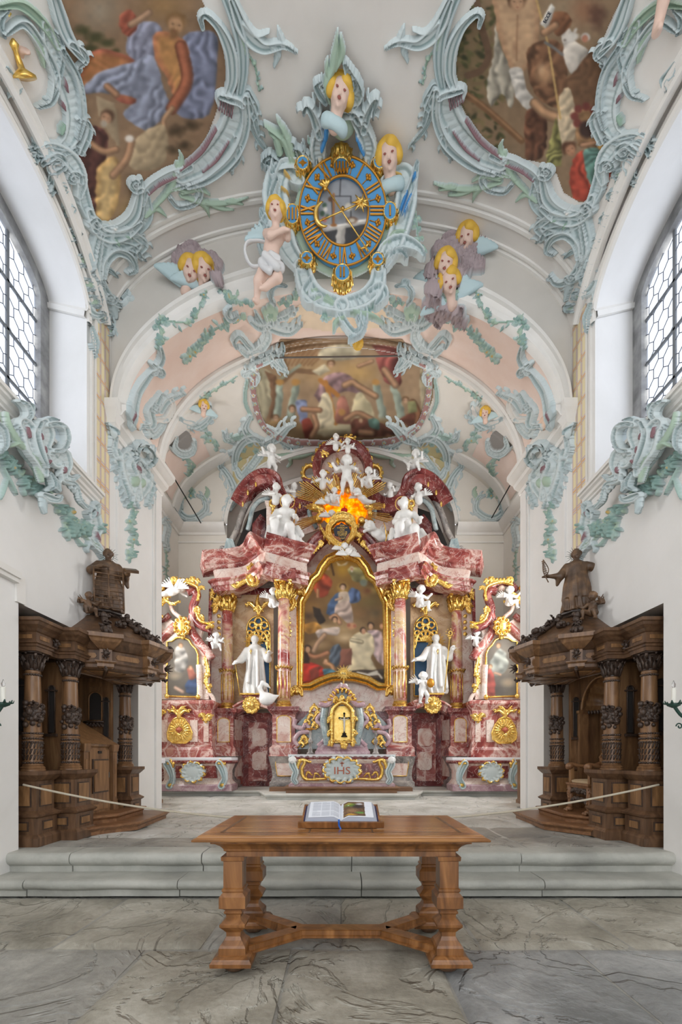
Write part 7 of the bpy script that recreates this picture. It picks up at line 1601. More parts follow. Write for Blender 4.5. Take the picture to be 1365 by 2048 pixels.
for k in range(28):a=k*.2244;l=.2 if k%2 else .15;mb.tube([c+Vector((.06*math.cos(a),0,.06*math.sin(a))),c+Vector((l*math.cos(a),0,l*math.sin(a)))],[.012,.004],4)
mb.tube([c+Vector((.065*math.cos(a),0,.065*math.sin(a)))for a in np.linspace(0,6.283,20)],.014,6);mb.ball(c,(.055,.02,.055),14,8);mb.tube([c+Vector((0,0,-.15)),at(687,1384,10.45)],.02,6);mb.build('sunburst','gold_bright',TB,smooth=True);text_on('lettering','IHS',688,1347,6.5,plane(10.72),'dark_panel',TB,0,1,.006)
put('cherub_cluster',sculpt_mesh('cherub_cluster',face((-.05,0,0),.05,(0,-1,0))+face((.06,0,-.02),.05,(0,-1,0))+[('e',(0,.02,-.06),(.1,.05,.05))],.014,'white_stucco',.02),pose(at(687,1370,10.3)),TB)
cr=empty('crucifix','dark standing crucifix in the gilded tabernacle niche','crucifix',at(689,1476,DT-.05));dcx=DT-.06
mb=MB();mb.tube([at(689,1470,dcx),at(689,1428,dcx)],.014,6);mb.tube([at(680,1436,dcx),at(698,1436,dcx)],.014,6)
for x,y in((689,1427),(679.5,1436),(698.5,1436)):mb.ball(at(x,y,dcx),.026,8,6)
mb.build('cross','black_iron',cr);mb=MB();mb.lathe(at(689,1474,dcx),[(.07,0),(.07,.02),(.04,.05),(.05,.08),(.02,.1)],14);mb.build('foot','black_iron',cr,smooth=True)
put('corpus',sculpt_mesh('corpus',[('c',(0,0,0),(0,0,.12),.018,.026),('c',(0,-.01,.16),(0,-.01,.165),.02,.02),('c',(0,0,.11),(-.1,0,.15),.012,.009),('c',(0,0,.11),(.1,0,.15),.012,.009),('c',(-.008,0,0),(0,0,-.14),.014,.009),('c',(.008,0,0),(0,0,-.14),.014,.009)],.007,'white_stucco',.012),pose(at(689,1450,dcx-.03)),cr)
for px,lab in((621,'grey candlestick with flower top standing left on the high altar'),(752,'grey candlestick with flower top standing right on the high altar')):
 d=10.05;b_=at(px,1506,d);b_.z=1.267;o=empty('candlestick',lab,'candlestick',b_)
 MB().lathe(b_,[(.075,0),(.08,.03),(.05,.06),(.06,.1),(.03,.14),(.022,.2),(.045,.26),(.05,.3),(.03,.34),(.02,.38),(.03,.46),(.022,.52),(.03,.54)],14).build('stem','marble_grey',o,smooth=True)
 mb=MB()
 for k in range(12):a=k*.5236;mb.tube([b_+Vector((.02*math.cos(a),.02*math.sin(a),.53)),b_+Vector((.08*math.cos(a),.08*math.sin(a),.57)),b_+Vector((.12*math.cos(a),.12*math.sin(a),.55))],[.01,.03,.008],5,.5)
 mb.build('flower_top','gold_paint',o,smooth=True)
 # ---- side altars
for s in(-1,1):
 sd='left' if s<0 else 'right';DS=10.5
 SA=empty('side_altar','red marble side altar with gilded crest at the choir\'s %s wall'%sd,'side altar',at(mp(370,s),1500,DS))
 PX=lambda px:at(mp(px,s),0,DS).x
 def sb(x0,x1,d0,dep,prof,nm,mat):
  a,b_=sorted((at(mp(x0,s),0,d0).x,at(mp(x1,s),0,d0).x));MB().stack(rect(a,b_,d0,d0+dep),prof).build(nm,mat,SA)
 Z=lambda py,d=DS:zz(py,d)
 ppoly([(296,1400),(420,1400),(420,1300),(398,1282),(380,1268),(358,1262),(330,1268),(296,1280)],DS+.12,.1,'picture_surround','marble_cream',SA,s)
 sb(296,424,DS-.02,.5,[(.03,.45),(.03,Z(1500)),(.0,Z(1494)),(.0,Z(1420)),(.04,Z(1414)),(.08,Z(1408)),(.08,Z(1403)),(0,Z(1400))],'base_block','marble_red')
 for x0,x1 in((323,336),(381,396),(408,418)):ppoly([(x0,1484),(x1,1484),(x1,1440),(x0,1440)],DS-.01,.03,'inset_panel','marble_cream',SA,s)
 med=[(346,1486),(372,1486),(383,1478),(384,1466),(378,1450),(370,1438),(358,1433),(348,1438),(340,1450),(335,1466),(336,1478)]
 p_=ppoly(med,DS-.02,.05,'heart_medallion','gold_bright',SA,s);outline_tube(med,DS-.07,.022,'medallion_rim','gold',p_,s)
 put('heart',sculpt_mesh('heart',[('e',(-.03,0,.02),(.045,.03,.045)),('e',(.03,0,.02),(.045,.03,.045)),('c',(0,0,0),(0,0,-.06),.045,.012),('c',(0,0,.05),(.01,0,.11),.02,.006)],.012,'ink_red',.02),pose(at(mp(358,s),1461,DS-.08)),p_)
 gilt('medallion_rays',lambda r:[r.stroke([(359+8*math.cos(t),1461+8*math.sin(t)),(359+22*math.cos(t),1461+22*math.sin(t))],(.8,1.2,.8),.02,'r','Y')for t in np.arange(0,6.2,.3)],DS-.075,p_,s)
 gilt('gilt_bow',lambda r:[r.acanthus([(358,1430),(348,1420),(338,1424)],(3,4,1),.05,'Y',1,3),r.acanthus([(358,1430),(368,1420),(378,1424)],(3,4,1),.05,'Y',-1,3),r.stroke([(358,1434),(360,1422),(366,1412)],(4,4,1),.05,'r','Y'),r.acanthus([(412,1444),(408,1430),(400,1428)],(2,4,1),.05,'Y',-1,4),r.acanthus([(412,1444),(418,1430),(424,1432)],(2,4,1),.05,'Y',1,4),r.acanthus([(314,1440),(310,1420),(302,1416)],(3,5,3),.05,'Y',-1,4),r.acanthus([(314,1436),(322,1424),(330,1420)],(2,4,1),.05,'Y',1,3)],DS-.06,SA,s)
 sb(322,460,9.98,.5,[(.03,.45),(.03,.58),(.0,.62),(-.05,.70),(-.05,.9),(0,1.05),(.02,1.07)],'table_body','marble_cream');sb(322,460,9.97,.5,[(.045,.45),(.045,.57),(.02,.6)],'table_plinth','marble_lilac');sb(318,462,9.95,.55,[(.0,1.06),(.03,1.09),(.03,1.13)],'table_slab','marble_deep')
 sb(312,463,9.93,.6,[(.0,1.12),(.005,1.17),(0,1.195)],'altar_cloth','cloth')
 for x0,x1 in((348,372),(404,436)):ppoly([(x0,1556),(x1,1556),(x1-3,1532),(x0+6,1532)],10.02,.05,'red_panel','marble_deep',SA,s)
 rr=Relief(1.4);rr.blob(386,1544,20,.06,'B',17);[rr.stroke([(386+15*math.cos(t),1544+13*math.sin(t)),(386+22*math.cos(t+.2),1544+19*math.sin(t+.2)),(386+20*math.cos(t+.5),1544+17*math.sin(t+.5))],(2,4,2),.07,'r','B')for t in np.arange(0,6.2,.6)];rr.build('table_cartouche',sidef(plane(9.97),s),'stucco',SA,True)
 gilt('table_gilding',lambda r:[r.stroke([(386+21*math.cos(t),1544+18*math.sin(t)),(386+25*math.cos(t+.2),1544+21*math.sin(t+.2)),(386+23*math.cos(t+.4),1544+19*math.sin(t+.4))],(1,2,1),.06,'r','Y')for t in np.arange(0,6.2,.62)]+[r.acanthus([(346,1534),(342,1526),(336,1528)],(2,4,1),.06,'Y',1,3),r.acanthus([(448,1534),(444,1526),(436,1528)],(2,4,1),.06,'Y',1,3),r.blob(342,1570,6,.06,'Y',4),r.blob(446,1570,6,.06,'Y',4)],9.94,SA,s)
 for x in(342,446):rr=Relief(1.4);rr.stroke([(x-6,1528),(x,1540),(x+4,1556),(x-2,1572)],(8,7,5,7),.09,'c','b');rr.build('table_console',sidef(plane(9.96),s),'stucco',SA,True)
 for L_,w_,m_,nm in(([(424,1318),(412,1300),(398,1284),(384,1262),(384,1240),(392,1214)],.10,'marble_red','crest_scroll'),([(424,1258),(404,1252),(390,1238),(386,1216),(394,1192),(388,1182),(376,1184)],.10,'marble_deep','crest_scroll'),([(334,1182),(348,1168),(366,1166),(384,1172),(394,1182)],.08,'marble_deep','crest_top'),([(300,1296),(320,1280),(344,1258),(352,1250)],.10,'marble_red','crest_scroll'),([(330,1190),(340,1204),(346,1222),(362,1236)],.05,'marble_cream','crest_band'),([(300,1236),(324,1240),(340,1230)],.07,'marble_deep','crest_side'),([(398,1330),(400,1380),(400,1398)],.07,'marble_cream','frame_post')):
  MB().tube(pts3([tuple(v)+(DS,)for v in smooth_path(L_,5)],s),w_,8).build(nm,m_,SA,smooth=True)
 ppoly([(300,1290),(352,1262),(400,1300),(408,1262),(390,1246),(378,1238),(352,1246),(336,1236),(300,1240)],DS+.15,.1,'crest_panel','marble_cream',SA,s);MB().ball(at(mp(366,s),1178,DS-.05),.085,12,8).build('crest_roundel','marble_cream',SA,smooth=True)
 def crest(r):
  for x in range(346,396,7):r.stroke([(x,1166+(abs(x-368)>16)*2),(x+1,1158),(x+5,1164)],(1.6,2,1),.05,'r','Y')
  r.stroke([(344,1170),(366,1164),(392,1172),(398,1184),(396,1200)],(2,2.6,2),.05,'r','Y');r.acanthus([(346,1168),(346,1158),(352,1156)],(2,4,2),.05,'Y',1,3);r.acanthus([(382,1166),(384,1156),(388,1154)],(2,4,1),.05,'Y',1,3);r.acanthus([(396,1178),(404,1174),(408,1174)],(2,3,1),.05,'Y',1,3)
  r.stroke([(312+13*math.cos(t),1201+13*math.sin(t))for t in np.linspace(0,6.283,20)],(2.2,2.2),.06,'r','Y');r.stroke([(307+8*math.cos(t),1177+7*math.sin(t))for t in np.linspace(0,6.283,14)],(2,2),.06,'r','Y');r.stroke([(322+6*math.cos(t),1176+5*math.sin(t))for t in np.linspace(0,6.283,14)],(1.6,1.6),.06,'r','Y')
  r.acanthus([(302,1220),(308,1228),(302,1240)],(2,4,2),.06,'Y',1,4);r.acanthus([(312,1222),(318,1232),(312,1242)],(2,4,2),.06,'Y',-1,4);r.acanthus([(324,1210),(332,1196),(344,1186)],(2,3,2),.06,'Y',1,4);r.acanthus([(334,1202),(346,1208),(360,1202)],(2,2.5,1),.05,'Y',1,3)
  r.stroke([(394,1226),(400,1240),(412,1246),(428,1244)],(2,3,2,1),.06,'r','Y');r.acanthus([(390,1222),(396,1216),(398,1228)],(2,4,1),.06,'Y',1,3);r.acanthus([(396,1238),(404,1232),(408,1240)],(2,3,1),.06,'Y',1,3);r.acanthus([(414,1256),(424,1250),(428,1252)],(2,3,1),.06,'Y',1,2)
  for t in np.linspace(0,6.28,11):r.stroke([(364+10*math.cos(t),1253+13*math.sin(t)),(364+15*math.cos(t+.1),1253+18*math.sin(t+.1)),(364+14*math.cos(t+.4),1253+17*math.sin(t+.4))],(1.6,3,1.2),.06,'r','Y')
  r.blob(364,1252,9,.07,'Y',12)
 gilt('gilt_crest',crest,DS-.14,SA,s)
 gilt('gilt_strip',lambda r:[r.acanthus([(416,1300),(412,1318),(416,1340),(412,1364),(420,1384)],(2,3,3,3,2),.05,'Y',1,9),r.flower(416,1350,4,.06,'Y','Y'),r.flower(420,1372,4,.06,'Y','Y')],DS+.02,SA,s);MB().tube(pts3([tuple(v)+(DS+.05,)for v in smooth_path([(414,1384),(424,1392),(428,1404),(420,1412),(416,1404)],4)],s),.05,7).build('foot_scroll','marble_cream',SA,smooth=True)
 SP=empty('side_painting','arched painting of a %s in the %s side altar'%('white clouded apparition over a blue-robed figure' if s<0 else 'grey-robed woman above a red-robed kneeler',sd),'painting',at(mp(365,s),1390,DS))
 OL=[(334,1392),(396,1394),(396,1308),(392,1298),(384,1290),(378,1280),(366,1274),(352,1276),(344,1282),(334,1284)]
 p=Picture(330,400,1270,1398,1.4,(92,84,74));p.blob(362,1300,30,30,(136,126,112),1,.8).blob(350,1340,26,20,(120,108,92),1,.8).blob(385,1380,26,26,(70,62,58),1,.8)
 if s<0:p.poly([(352,1300),(364,1292),(376,1316),(368,1344),(350,1340)],(164,158,150),fold=.3);p.blob(350,1352,18,10,(140,126,106),.8);p.poly([(370,1372),(384,1356),(396,1360),(394,1388),(372,1384)],(54,72,108),fold=.3);p.poly([(374,1340),(386,1336),(392,1354),(380,1360)],(150,84,66),fold=.2);p.head(382,1336,4.5);p.limb([(352,1376),(366,1384)],5,(196,160,136));p.head(362,1292,5)
 else:p.poly([(356,1310),(370,1298),(388,1324),(380,1352),(360,1346),(352,1330)],(150,152,142),fold=.25);p.head(372,1292,5);p.poly([(378,1392),(382,1350),(394,1340),(396,1392)],(150,66,56),fold=.25);p.head(388,1334,4.5);p.limb([(380,1346),(368,1350)],3,(196,150,120));p.blob(352,1366,20,12,(146,128,104),.8)
 p.build('canvas',sidef(plane(DS),s),OL,'canvas',SP,.02,.1,.9);outline_tube(OL,DS-.03,.026,'frame','gold',SP,s)
 for x,y in((334,1392),(396,1394),(366,1274)):MB().ball(at(mp(x,s),y,DS-.06),(.06,.03,.06),8,6).build('corner_boss','gold',SP,smooth=True)
 # -------- white statues
def robed(name,label,px,py,d,h,arms,rz=0,extra=None,head=(0,-.02),cat='statue',vox=.0125):
 """standing figure 1 unit tall scaled to h, feet at the pixel"""
 loc=at(px,py,d);P=[('k',[(0,.175,.12,0,0,.16),(.05,.18,.12,0,0,.24),(.3,.155,.105,0,0,.22),(.52,.135,.09,0,0,.13),(.68,.145,.085,0,0,.05),(.77,.13,.08,0,0,.0),(.82,.07,.06,0,0,0)],8,1.2,5),('c',(0,0,.80),(head[0]*.6,head[1],.87),.045,.04),('e',(0,-.02,.80),(.10,.08,.05)),('c',(-.06,-.085,.74),(-.1,-.13,.2),.022,.03),('c',(.05,-.09,.72),(.06,-.14,.12),.02,.032),('c',(.12,-.05,.6),(.17,-.06,.1),.03,.035)]
 P+=face((head[0],head[1],.925),.062,(0,-1,-.1))+[('e',(head[0],head[1]+.012,.945),(.062,.066,.05))]
 for a in arms:P+=[('c',a[0],a[1],.062,.06),('c',a[1],a[2],.058,.03)]+hand(a[2],Vector(a[2])-Vector(a[1]),(0,.2,1),1.1)
 o=empty(name,label,cat,loc);put('body',sculpt_mesh('body',P,vox,'white_stucco',.025),pose(loc,rz,h),o);return o,pose(loc,rz,h)
o,M=robed('white_saint','white monk statue holding a chalice in the left blue niche',510,1390,11.05,1.46,[((-.13,0,.74),(-.22,-.04,.58),(-.28,-.16,.52)),((.13,0,.74),(.22,-.04,.60),(.24,-.14,.66))],.1)
def rayset(n_,r0,r1,seed=1):
 mb=MB()
 for k in range(n_):a=k*6.283/n_;l=r1*(1 if k%2 else .8);mb.tube([(r0*math.cos(a),0,r0*math.sin(a)),(l*math.cos(a),0,l*math.sin(a))],[.008,.012],4)
 return tmp(mb,'gold_bright',False)
RAY=rayset(30,.1,.24);put('halo',RAY,pose(at(508,1283,11.22)),o)
mb=MB();mb.lathe((0,0,0),[(.07,0),(.02,.04),(.015,.12),(.03,.15),(.02,.18),(.06,.24),(.07,.32),(.068,.32)],12);put('chalice',tmp(mb,'gold_bright'),pose(at(535,1306,10.85),0,.85),o);put('staff',tmp(MB().tube([(0,0,0),(.12,0,-.9)],.012,6),'gold'),pose(at(470,1318,10.85)),o)
put('cross_pendant',tmp(MB().tube([(0,0,0),(0,0,-.12)],.012,6).tube([(-.03,0,-.05),(.03,0,-.05)],.012,6),'gold'),pose(at(502,1298,10.86)),o)
sw=empty('white_swan','white swan at the feet of the chalice monk','swan',at(533,1403,10.75));put('body',sculpt_mesh('body',[('e',(0,0,.10),(.13,.09,.11)),('c',(-.06,0,.16),(-.12,0,.28),.05,.032),('c',(-.12,0,.28),(-.07,0,.37),.032,.03),('c',(-.07,0,.37),(0,0,.33),.036,.03),('c',(0,0,.33),(.06,0,.28),.022,.01),('c',(.1,0,.12),(.2,0,.16),.06,.01)],.014,'white_stucco',.03),pose(at(534,1410,10.5),0,1.4),sw)
o,M=robed('white_saint','white monk statue with gilded crozier in the right blue niche',872,1388,11.05,1.46,[((-.13,0,.74),(-.22,-.04,.60),(-.34,-.12,.56)),((.13,0,.74),(.22,-.04,.60),(.24,-.14,.70))],-.05)
put('halo',RAY,pose(at(872,1284,11.22)),o)
mb=MB();mb.tube([(0,0,0),(.12,0,1.32)],.014,7);mb.tube([(.13+.07*(1-t/10)*math.cos(t+3.6),0,1.42+.075*(1-t/10)*math.sin(t+3.6))for t in np.linspace(0,7.5,24)],.017,6);mb.ball((.12,0,1.3),.03,8,6)
for k in range(9):mb.ball((.13+.1*math.cos(k*.7),0,1.42+.1*math.sin(k*.7)),.016,6,4)
put('crozier',tmp(mb,'gold_bright'),pose(at(890,1384,10.82)),o);put('cross_pendant',tmp(MB().tube([(0,0,0),(0,0,-.12)],.012,6).tube([(-.03,0,-.05),(.03,0,-.05)],.012,6),'gold'),pose(at(876,1298,10.86)),o)
def seated(name,label,px,py,d,h,s):
 loc=at(px,py,d);m_=s
 P=[('e',(0,.05,.25),(.24,.2,.14)),('c',(0,0,.30),(m_*.02,-.02,.62),.15,.12),('e',(m_*.02,-.02,.64),(.17,.11,.09)),('c',(m_*.02,-.02,.7),(m_*.05,-.05,.78),.05,.045),('c',(-.1,0,.25),(-.16,-.26,.28),.12,.10),('c',(-.16,-.26,.28),(-.18,-.22,.0),.10,.05),('c',(.1,0,.25),(.14,-.26,.22),.12,.10),('c',(.14,-.26,.22),(.2,-.24,-.08),.10,.05)]
 P+=[('c',(-.15,-.02,.64),(-.24,-.12,.44),.065,.055),('c',(-.24,-.12,.44),(-.10,-.28,.40),.05,.035),('c',(.17,-.02,.64),(.26,-.1,.46),.065,.055),('c',(.26,-.1,.46),(.24,-.28,.40),.05,.035)]+hand((-.09,-.29,.40),(.6,-.6,0),(0,0,1),1.2)+hand((.24,-.3,.4),(.1,-1,.1),(0,0,1),1.2)
 for k in range(9):t=k/8;P.append(('c',(-.3+.6*t,-.12+.1*math.sin(k*2),.28+.03*math.sin(k*3)),(-.34+.68*t+.05*math.sin(k),-.2,.02+.06*math.sin(k*1.7)),.045,.05))
 P+=face((m_*.06,-.06,.86),.08,(m_*.5,-.85,-.25))+curls((m_*.06,-.05,.87),.08,.03,4,40,(m_*.5,-.85,0))+[('e',(m_*.03,.03,.82),(.08,.07,.1))]
 o=empty(name,label,'statue',loc);put('body',sculpt_mesh('body',P,.022,'white_stucco',.035),pose(loc,0,h),o)
 put('halo',tmp(MB().tube([(.17*math.cos(a),0,.17*math.sin(a))for a in np.linspace(0,6.283,24)],.012,6),'gold'),pose(loc+Vector((m_*.06*h,.05,.9*h))),o);return o
o=seated('seated_saint','white seated figure leaning on a staff above the left inner column',569,1086,10.62,1.12,1);put('staff',tmp(MB().tube([(0,0,0),(.16,-.05,.85)],.014,6),'gold_paint'),pose(at(580,1092,10.4)),o)
o=seated('seated_saint','white seated figure with gilded crossed bars above the right inner column',812,1092,10.62,1.14,-1);mb=MB();mb.tube([(0,0,0),(.1,0,.42)],.014,6);mb.tube([(.1,0,.42),(.24,0,.0)],.014,6);mb.tube([(0.02,0,.12),(.2,0,.14)],.012,6);mb.tube([(.06,0,.26),(.04,0,.5),(.0,0,.62)],.012,6);put('gilded_bars',tmp(mb,'gold'),pose(at(768,1098,10.45)),o)
tag(MB().ball(at(566,1082,10.42),.10,16,12).build('dark_globe','marble_grey',smooth=True),'dark stone globe at the feet of the left seated figure','globe')
tag(put('white_animal',sculpt_mesh('white_animal',[('e',(0,0,.12),(.08,.08,.13)),('e',(0,-.03,.28),(.06,.07,.06)),('c',(-.03,-.06,.1),(-.03,-.07,0),.03,.03),('c',(.03,-.06,.1),(.03,-.07,0),.03,.03)]+curls((0,0,.14),.09,.03,9,40,(0,-1,-9)),.014,'white_stucco',.02),pose(at(600,1098,10.5),.3)),'small white animal sitting beside the left seated figure','animal figure')
PU=[('white cherub standing on the left red volute',543,952,10.95,.62,'stand',.5),('white cherub leaning on the left attic pier',552,1008,10.9,.62,'bust',.6),('white cherub peeping over the left red scroll',588,1002,11.15,.55,'bust',.9),('white cherub perched on the right red volute',832,950,10.95,.60,'sit',-.5),('white cherub leaning on the right attic pier',838,1008,10.9,.62,'bust',-.6),('white cherub peeping over the right red scroll',782,1000,11.15,.55,'bust',-.9),('white cherub standing right above the amber window',694,990,10.95,.78,'stand',.0),('white cherub bust left of the standing centre cherub',646,978,11.0,.56,'bust',.3),('white cherub sitting right of the standing centre cherub',738,982,10.95,.56,'sit',-.4),('white cherub flying left over the painting frame',752,1104,10.75,.78,'fly',0),('white cherub flying beside the amber window, right side',722,1022,10.95,.56,'fly',.3),('white cherub sitting left of the amber window',668,1012,10.95,.44,'sit',.2),('white cherub bust crowning the gable, left of two',672,900,11.1,.48,'bust',.3),('white cherub bust crowning the gable, right of two',696,906,11.05,.44,'bust',-.1),('white cherub clinging below the left inner capital',544,1222,10.75,.56,'sit',.8),('white cherub clinging below the right inner capital',839,1222,10.75,.62,'sit',.6),('white cherub on the scroll beside the left side altar',431,1302,10.6,.45,'sit',.4),('white cherub on the scroll beside the right side altar',952,1298,10.6,.45,'sit',.3),('white cherub carrying a tan beehive below the crozier monk',846,1408,10.6,.62,'stand',.5),('white cherub reclining in the left altar crest',352,1212,10.3,.62,'fly',3.4),('white cherub sitting in the right altar crest',1018,1218,10.3,.52,'sit',.3)]
for i,(lab,px,py,d,sz,kd,rz)in enumerate(PU):
 putto('white_cherub',lab,at(px,py,d),sz*1.22,kd,rz,seed=2+i%3,wings=(kd!='fly' or True),group='white cherubs of the altars')
hd_me=sculpt_mesh('cherub_head',face((0,0,0),.085,(0,-1,0))+curls((0,0,0),.085,.028,6),.018,'white_stucco',.02);wg=sculpt_mesh('wing',wing_prims((.06,.03,-.06),np.array([1,.1,0]),np.array([0,0,.7]),.2),.02,'white_stucco',.03);wg2=sculpt_mesh('wing',wing_prims((-.06,.03,-.06),np.array([-1,.1,0]),np.array([0,0,.7]),.2),.02,'white_stucco',.03)
for lab,px,py,d in(('winged white cherub head at the glory\'s lower left',664,1028,10.95),('winged white cherub head hanging over the painting crown, upper',690,1093,10.8),('winged white cherub head hanging over the painting crown, lower',698,1104,10.75),('winged white cherub head at the glory\'s upper left',656,1002,10.95)):
 o=empty('winged_head',lab,'cherub head',at(px,py,d),'white cherub heads of the glory');M=pose(at(px,py,d),.2,.9);put('head',hd_me,M,o);put('wing',wg,M,o);put('wing',wg2,M,o)
tag(MB().ball(at(862,1366,10.5),(.09,.05,.11),12,8).build('beehive','gold_paint',smooth=True),'tan beehive shape held by the cherub below the crozier monk','beehive')
# -------- clock cartouche over the arch
CART=profile_surf([(6.0,zz(760,6.0)),(5.93,zz(690,5.93)),(5.78,zz(548,5.78)),(5.40,zz(330,5.40)),(5.14,8.36),(4.2,8.37)])
def cp(px,py,h=0):p_,n_=CART(px,py);return p_+n_*h
def cart_body(r):
 r.stroke([(600,372),(566,352),(552,390),(560,440),(576,500),(604,540)],(12,24,26,24,20,14),.10,'s','B');r.stroke([(772,372),(806,356),(812,400),(800,460),(780,510),(758,548)],(12,22,22,20,18,12),.10,'s','B')
 r.stroke([(548,360),(560,330),(592,326),(612,340)],(8,12,12,6),.14,'c','B');r.stroke([(556,372),(546,410),(556,460)],(5,8,5),.14,'c','B');r.stroke([(832,340),(826,372),(814,408),(800,446)],(5,9,9,5),.14,'c','B')
 r.blob(686,437,98,.06,'G',120);r.stroke([(604,540),(616,580),(640,606),(684,620)],(16,20,20,16),.1,'s','B');r.stroke([(758,548),(752,580),(728,606),(684,620)],(14,18,18,16),.1,'s','B')
 r.stroke([(640,320),(636,290),(644,256),(664,232)],(14,16,15,10),.08,'s','B');r.stroke([(730,320),(738,290),(728,256),(712,228)],(14,16,15,10),.08,'s','B');r.blob(686,246,24,.06,'G',32)
 r.acanthus([(640,262),(628,222),(614,200),(608,214)],(8,10,8,4),.1,'B',1,4);r.acanthus([(728,250),(736,216),(752,186),(746,222)],(8,9,7,3),.1,'B',-1,5);r.stroke([(654,236),(652,262),(644,288)],(4,5,4),.12,'r','U');r.stroke([(714,262),(722,284),(728,296)],(3,4,3),.12,'r','U')
 r.acanthus([(664,232),(680,216),(706,214),(718,232)],(8,10,10,6),.11,'B',-1,6);r.stroke([(700,210),(716,176),(700,138),(690,116)],(8,12,12,5),.08,'s','b',ser=.2);r.stroke([(662,196),(654,160),(668,120),(676,56)],(5,8,8,1),.09,'l','G');r.stroke([(672,130),(684,100),(682,66)],(4,7,2),.08,'l','G');r.stroke([(660,150),(654,130),(656,112)],(4,5,1),.08,'l','G');r.acanthus([(652,196),(640,176),(634,160),(644,152)],(5,9,8,3),.08,'b',1,4);r.acanthus([(708,146),(712,166),(700,180)],(4,6,3),.09,'b',1,3)
 for q_ in([(584,320),(566,270),(528,240)],[(590,322),(572,262),(554,230)],[(560,300),(552,268),(538,256)]):r.stroke(q_,(7,8,1),.09,'l','G')
 r.stroke([(540,300),(528,312),(532,336),(552,338),(556,316),(540,302)],(5,6,6,6,5),.1,'c','b');r.acanthus([(622,318),(604,306),(596,292),(586,288)],(6,9,7,2),.09,'b',1,4);r.garland([(624,306),(620,286),(616,272)],8,9,seed=51)
 r.stroke([(536,440),(526,470),(530,506),(548,516)],(8,11,10,5),.09,'s','b',ser=.2);r.acanthus([(560,462),(536,452),(524,430),(528,420)],(6,9,7,2),.09,'b',1,5)
 for q_,c in(([(572,358),(582,372)],'Y'),([(566,390),(578,400)],'Y'),([(788,362),(800,366)],'Y'),([(640,310),(646,328)],'Y'),([(732,312),(726,328)],'Y'),([(820,404),(806,440)],'U'),([(812,398),(798,436)],'U'),([(826,372),(828,362)],'U')):r.stroke(q_,(3,4,3),.145,'r',c,'O')
 r.garland([(820,372),(824,400),(832,430),(836,470),(846,506)],10,30,seed=52);r.garland([(740,290),(744,310),(742,330)],8,10,seed=53)
 r.stroke([(756,552),(770,510),(800,492),(832,504),(846,520)],(10,14,15,12,5),.12,'s','B',ser=.15);r.stroke([(762,548),(776,524),(800,516),(812,528)],(5,8,8,4),.16,'c','B');r.stroke([(766,500),(790,474),(812,472)],(4,8,2),.12,'l','G')
 r.stroke([(640,606),(620,612),(612,596),(624,570)],(8,10,10,6),.12,'c','B');r.stroke([(740,596),(760,586),(768,600),(752,620)],(8,10,9,5),.12,'c','B')
 r.stroke([(676,622),(686,646),(708,672),(722,660),(716,640)],(8,8,7,6,4),.09,'c','B');r.stroke([(712,600),(728,630),(722,668),(700,684)],(5,8,7,4),.09,'s','b')
 for q_ in([(668,612),(640,588),(614,594)],[(670,618),(642,604),(622,620)],[(700,630),(742,636),(768,652)],[(690,640),(672,650),(668,668)]):r.stroke(q_,(3,6,1),.09,'l','G')
 r.garland([(676,616),(660,624),(650,640)],9,16,seed=54);r.garland([(724,628),(748,612),(772,590)],9,18,seed=55)
CK=tag(Relief(1.8),None)if False else None
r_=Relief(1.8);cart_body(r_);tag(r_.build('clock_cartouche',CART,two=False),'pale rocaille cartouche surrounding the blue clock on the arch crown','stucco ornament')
CL=empty('wall_clock','blue and gold oval wall clock with Roman numerals and painted centre','clock',cp(686,545))
def ellp(rx,ry,h,n=64):return[cp(686+rx*math.cos(t),437-ry*math.sin(t),h)for t in np.linspace(0,6.2832,n,endpoint=False)]
mb=MB();n_=64;o0,o1,i1,i0=ellp(86,108,.06),ellp(86,108,.13),ellp(49,67,.13),ellp(49,67,.09)
mb.rings([o0,o1,i1,i0],False,False);mb.build('dial','clock_blue',CL)
for rx,ry,rr,nm in((85,107,.012,'outer_rim'),(50,68,.013,'inner_rim')):q_=ellp(rx,ry,.135);MB().tube(q_+q_[:2],rr,8).build(nm,'gold_paint',CL,smooth=True)
p=Picture(634,738,366,508,1.4,(150,154,160));p.poly([(630,470),(742,452),(742,512),(630,512)],(58,58,60));p.poly([(630,466),(742,448),(742,458),(630,476)],(206,202,196));p.poly([(676,464),(692,462),(688,510),(670,510)],(176,170,162));p.line([(664,404),(702,404),(702,460)],1,(60,60,64));p.line([(664,404),(666,460)],1,(60,60,64));p.line([(682,368),(680,404)],1,(60,60,64))
p.line([(668,400),(668,458)],2.2,(170,110,60));p.blob(668,461,9,4,(170,110,60),.5);p.blob(697,426,9,10,(214,206,190),.4);p.blob(704,452,14,9,(120,84,60),.5);p.blob(704,452,9,6,(206,196,176),.6)
for x,y,c in((650,422,(70,96,76)),(652,430,(214,210,200)),(656,444,(84,104,84)),(650,450,(196,110,90)),(656,464,(206,196,200)),(646,438,(70,96,76)),(662,410,(110,80,60))):p.blob(x,y,6,7,c,.5)
p.build('painted_centre',lambda a,b_:(cp(a,b_,.095),CART(a,b_)[1]),[(686+50*math.cos(t),437+68*math.sin(t))for t in np.linspace(0,6.28,40)],'print',CL,0,.08,.9)
def ring_pt(t,v,u=0):
 rx,ry=50+35*v,68+39*v;x,y=rx*math.sin(t),-ry*math.cos(t);tx,ty=math.cos(t),math.sin(t)*1.15;return(686+x+u*tx,437+y+u*ty)
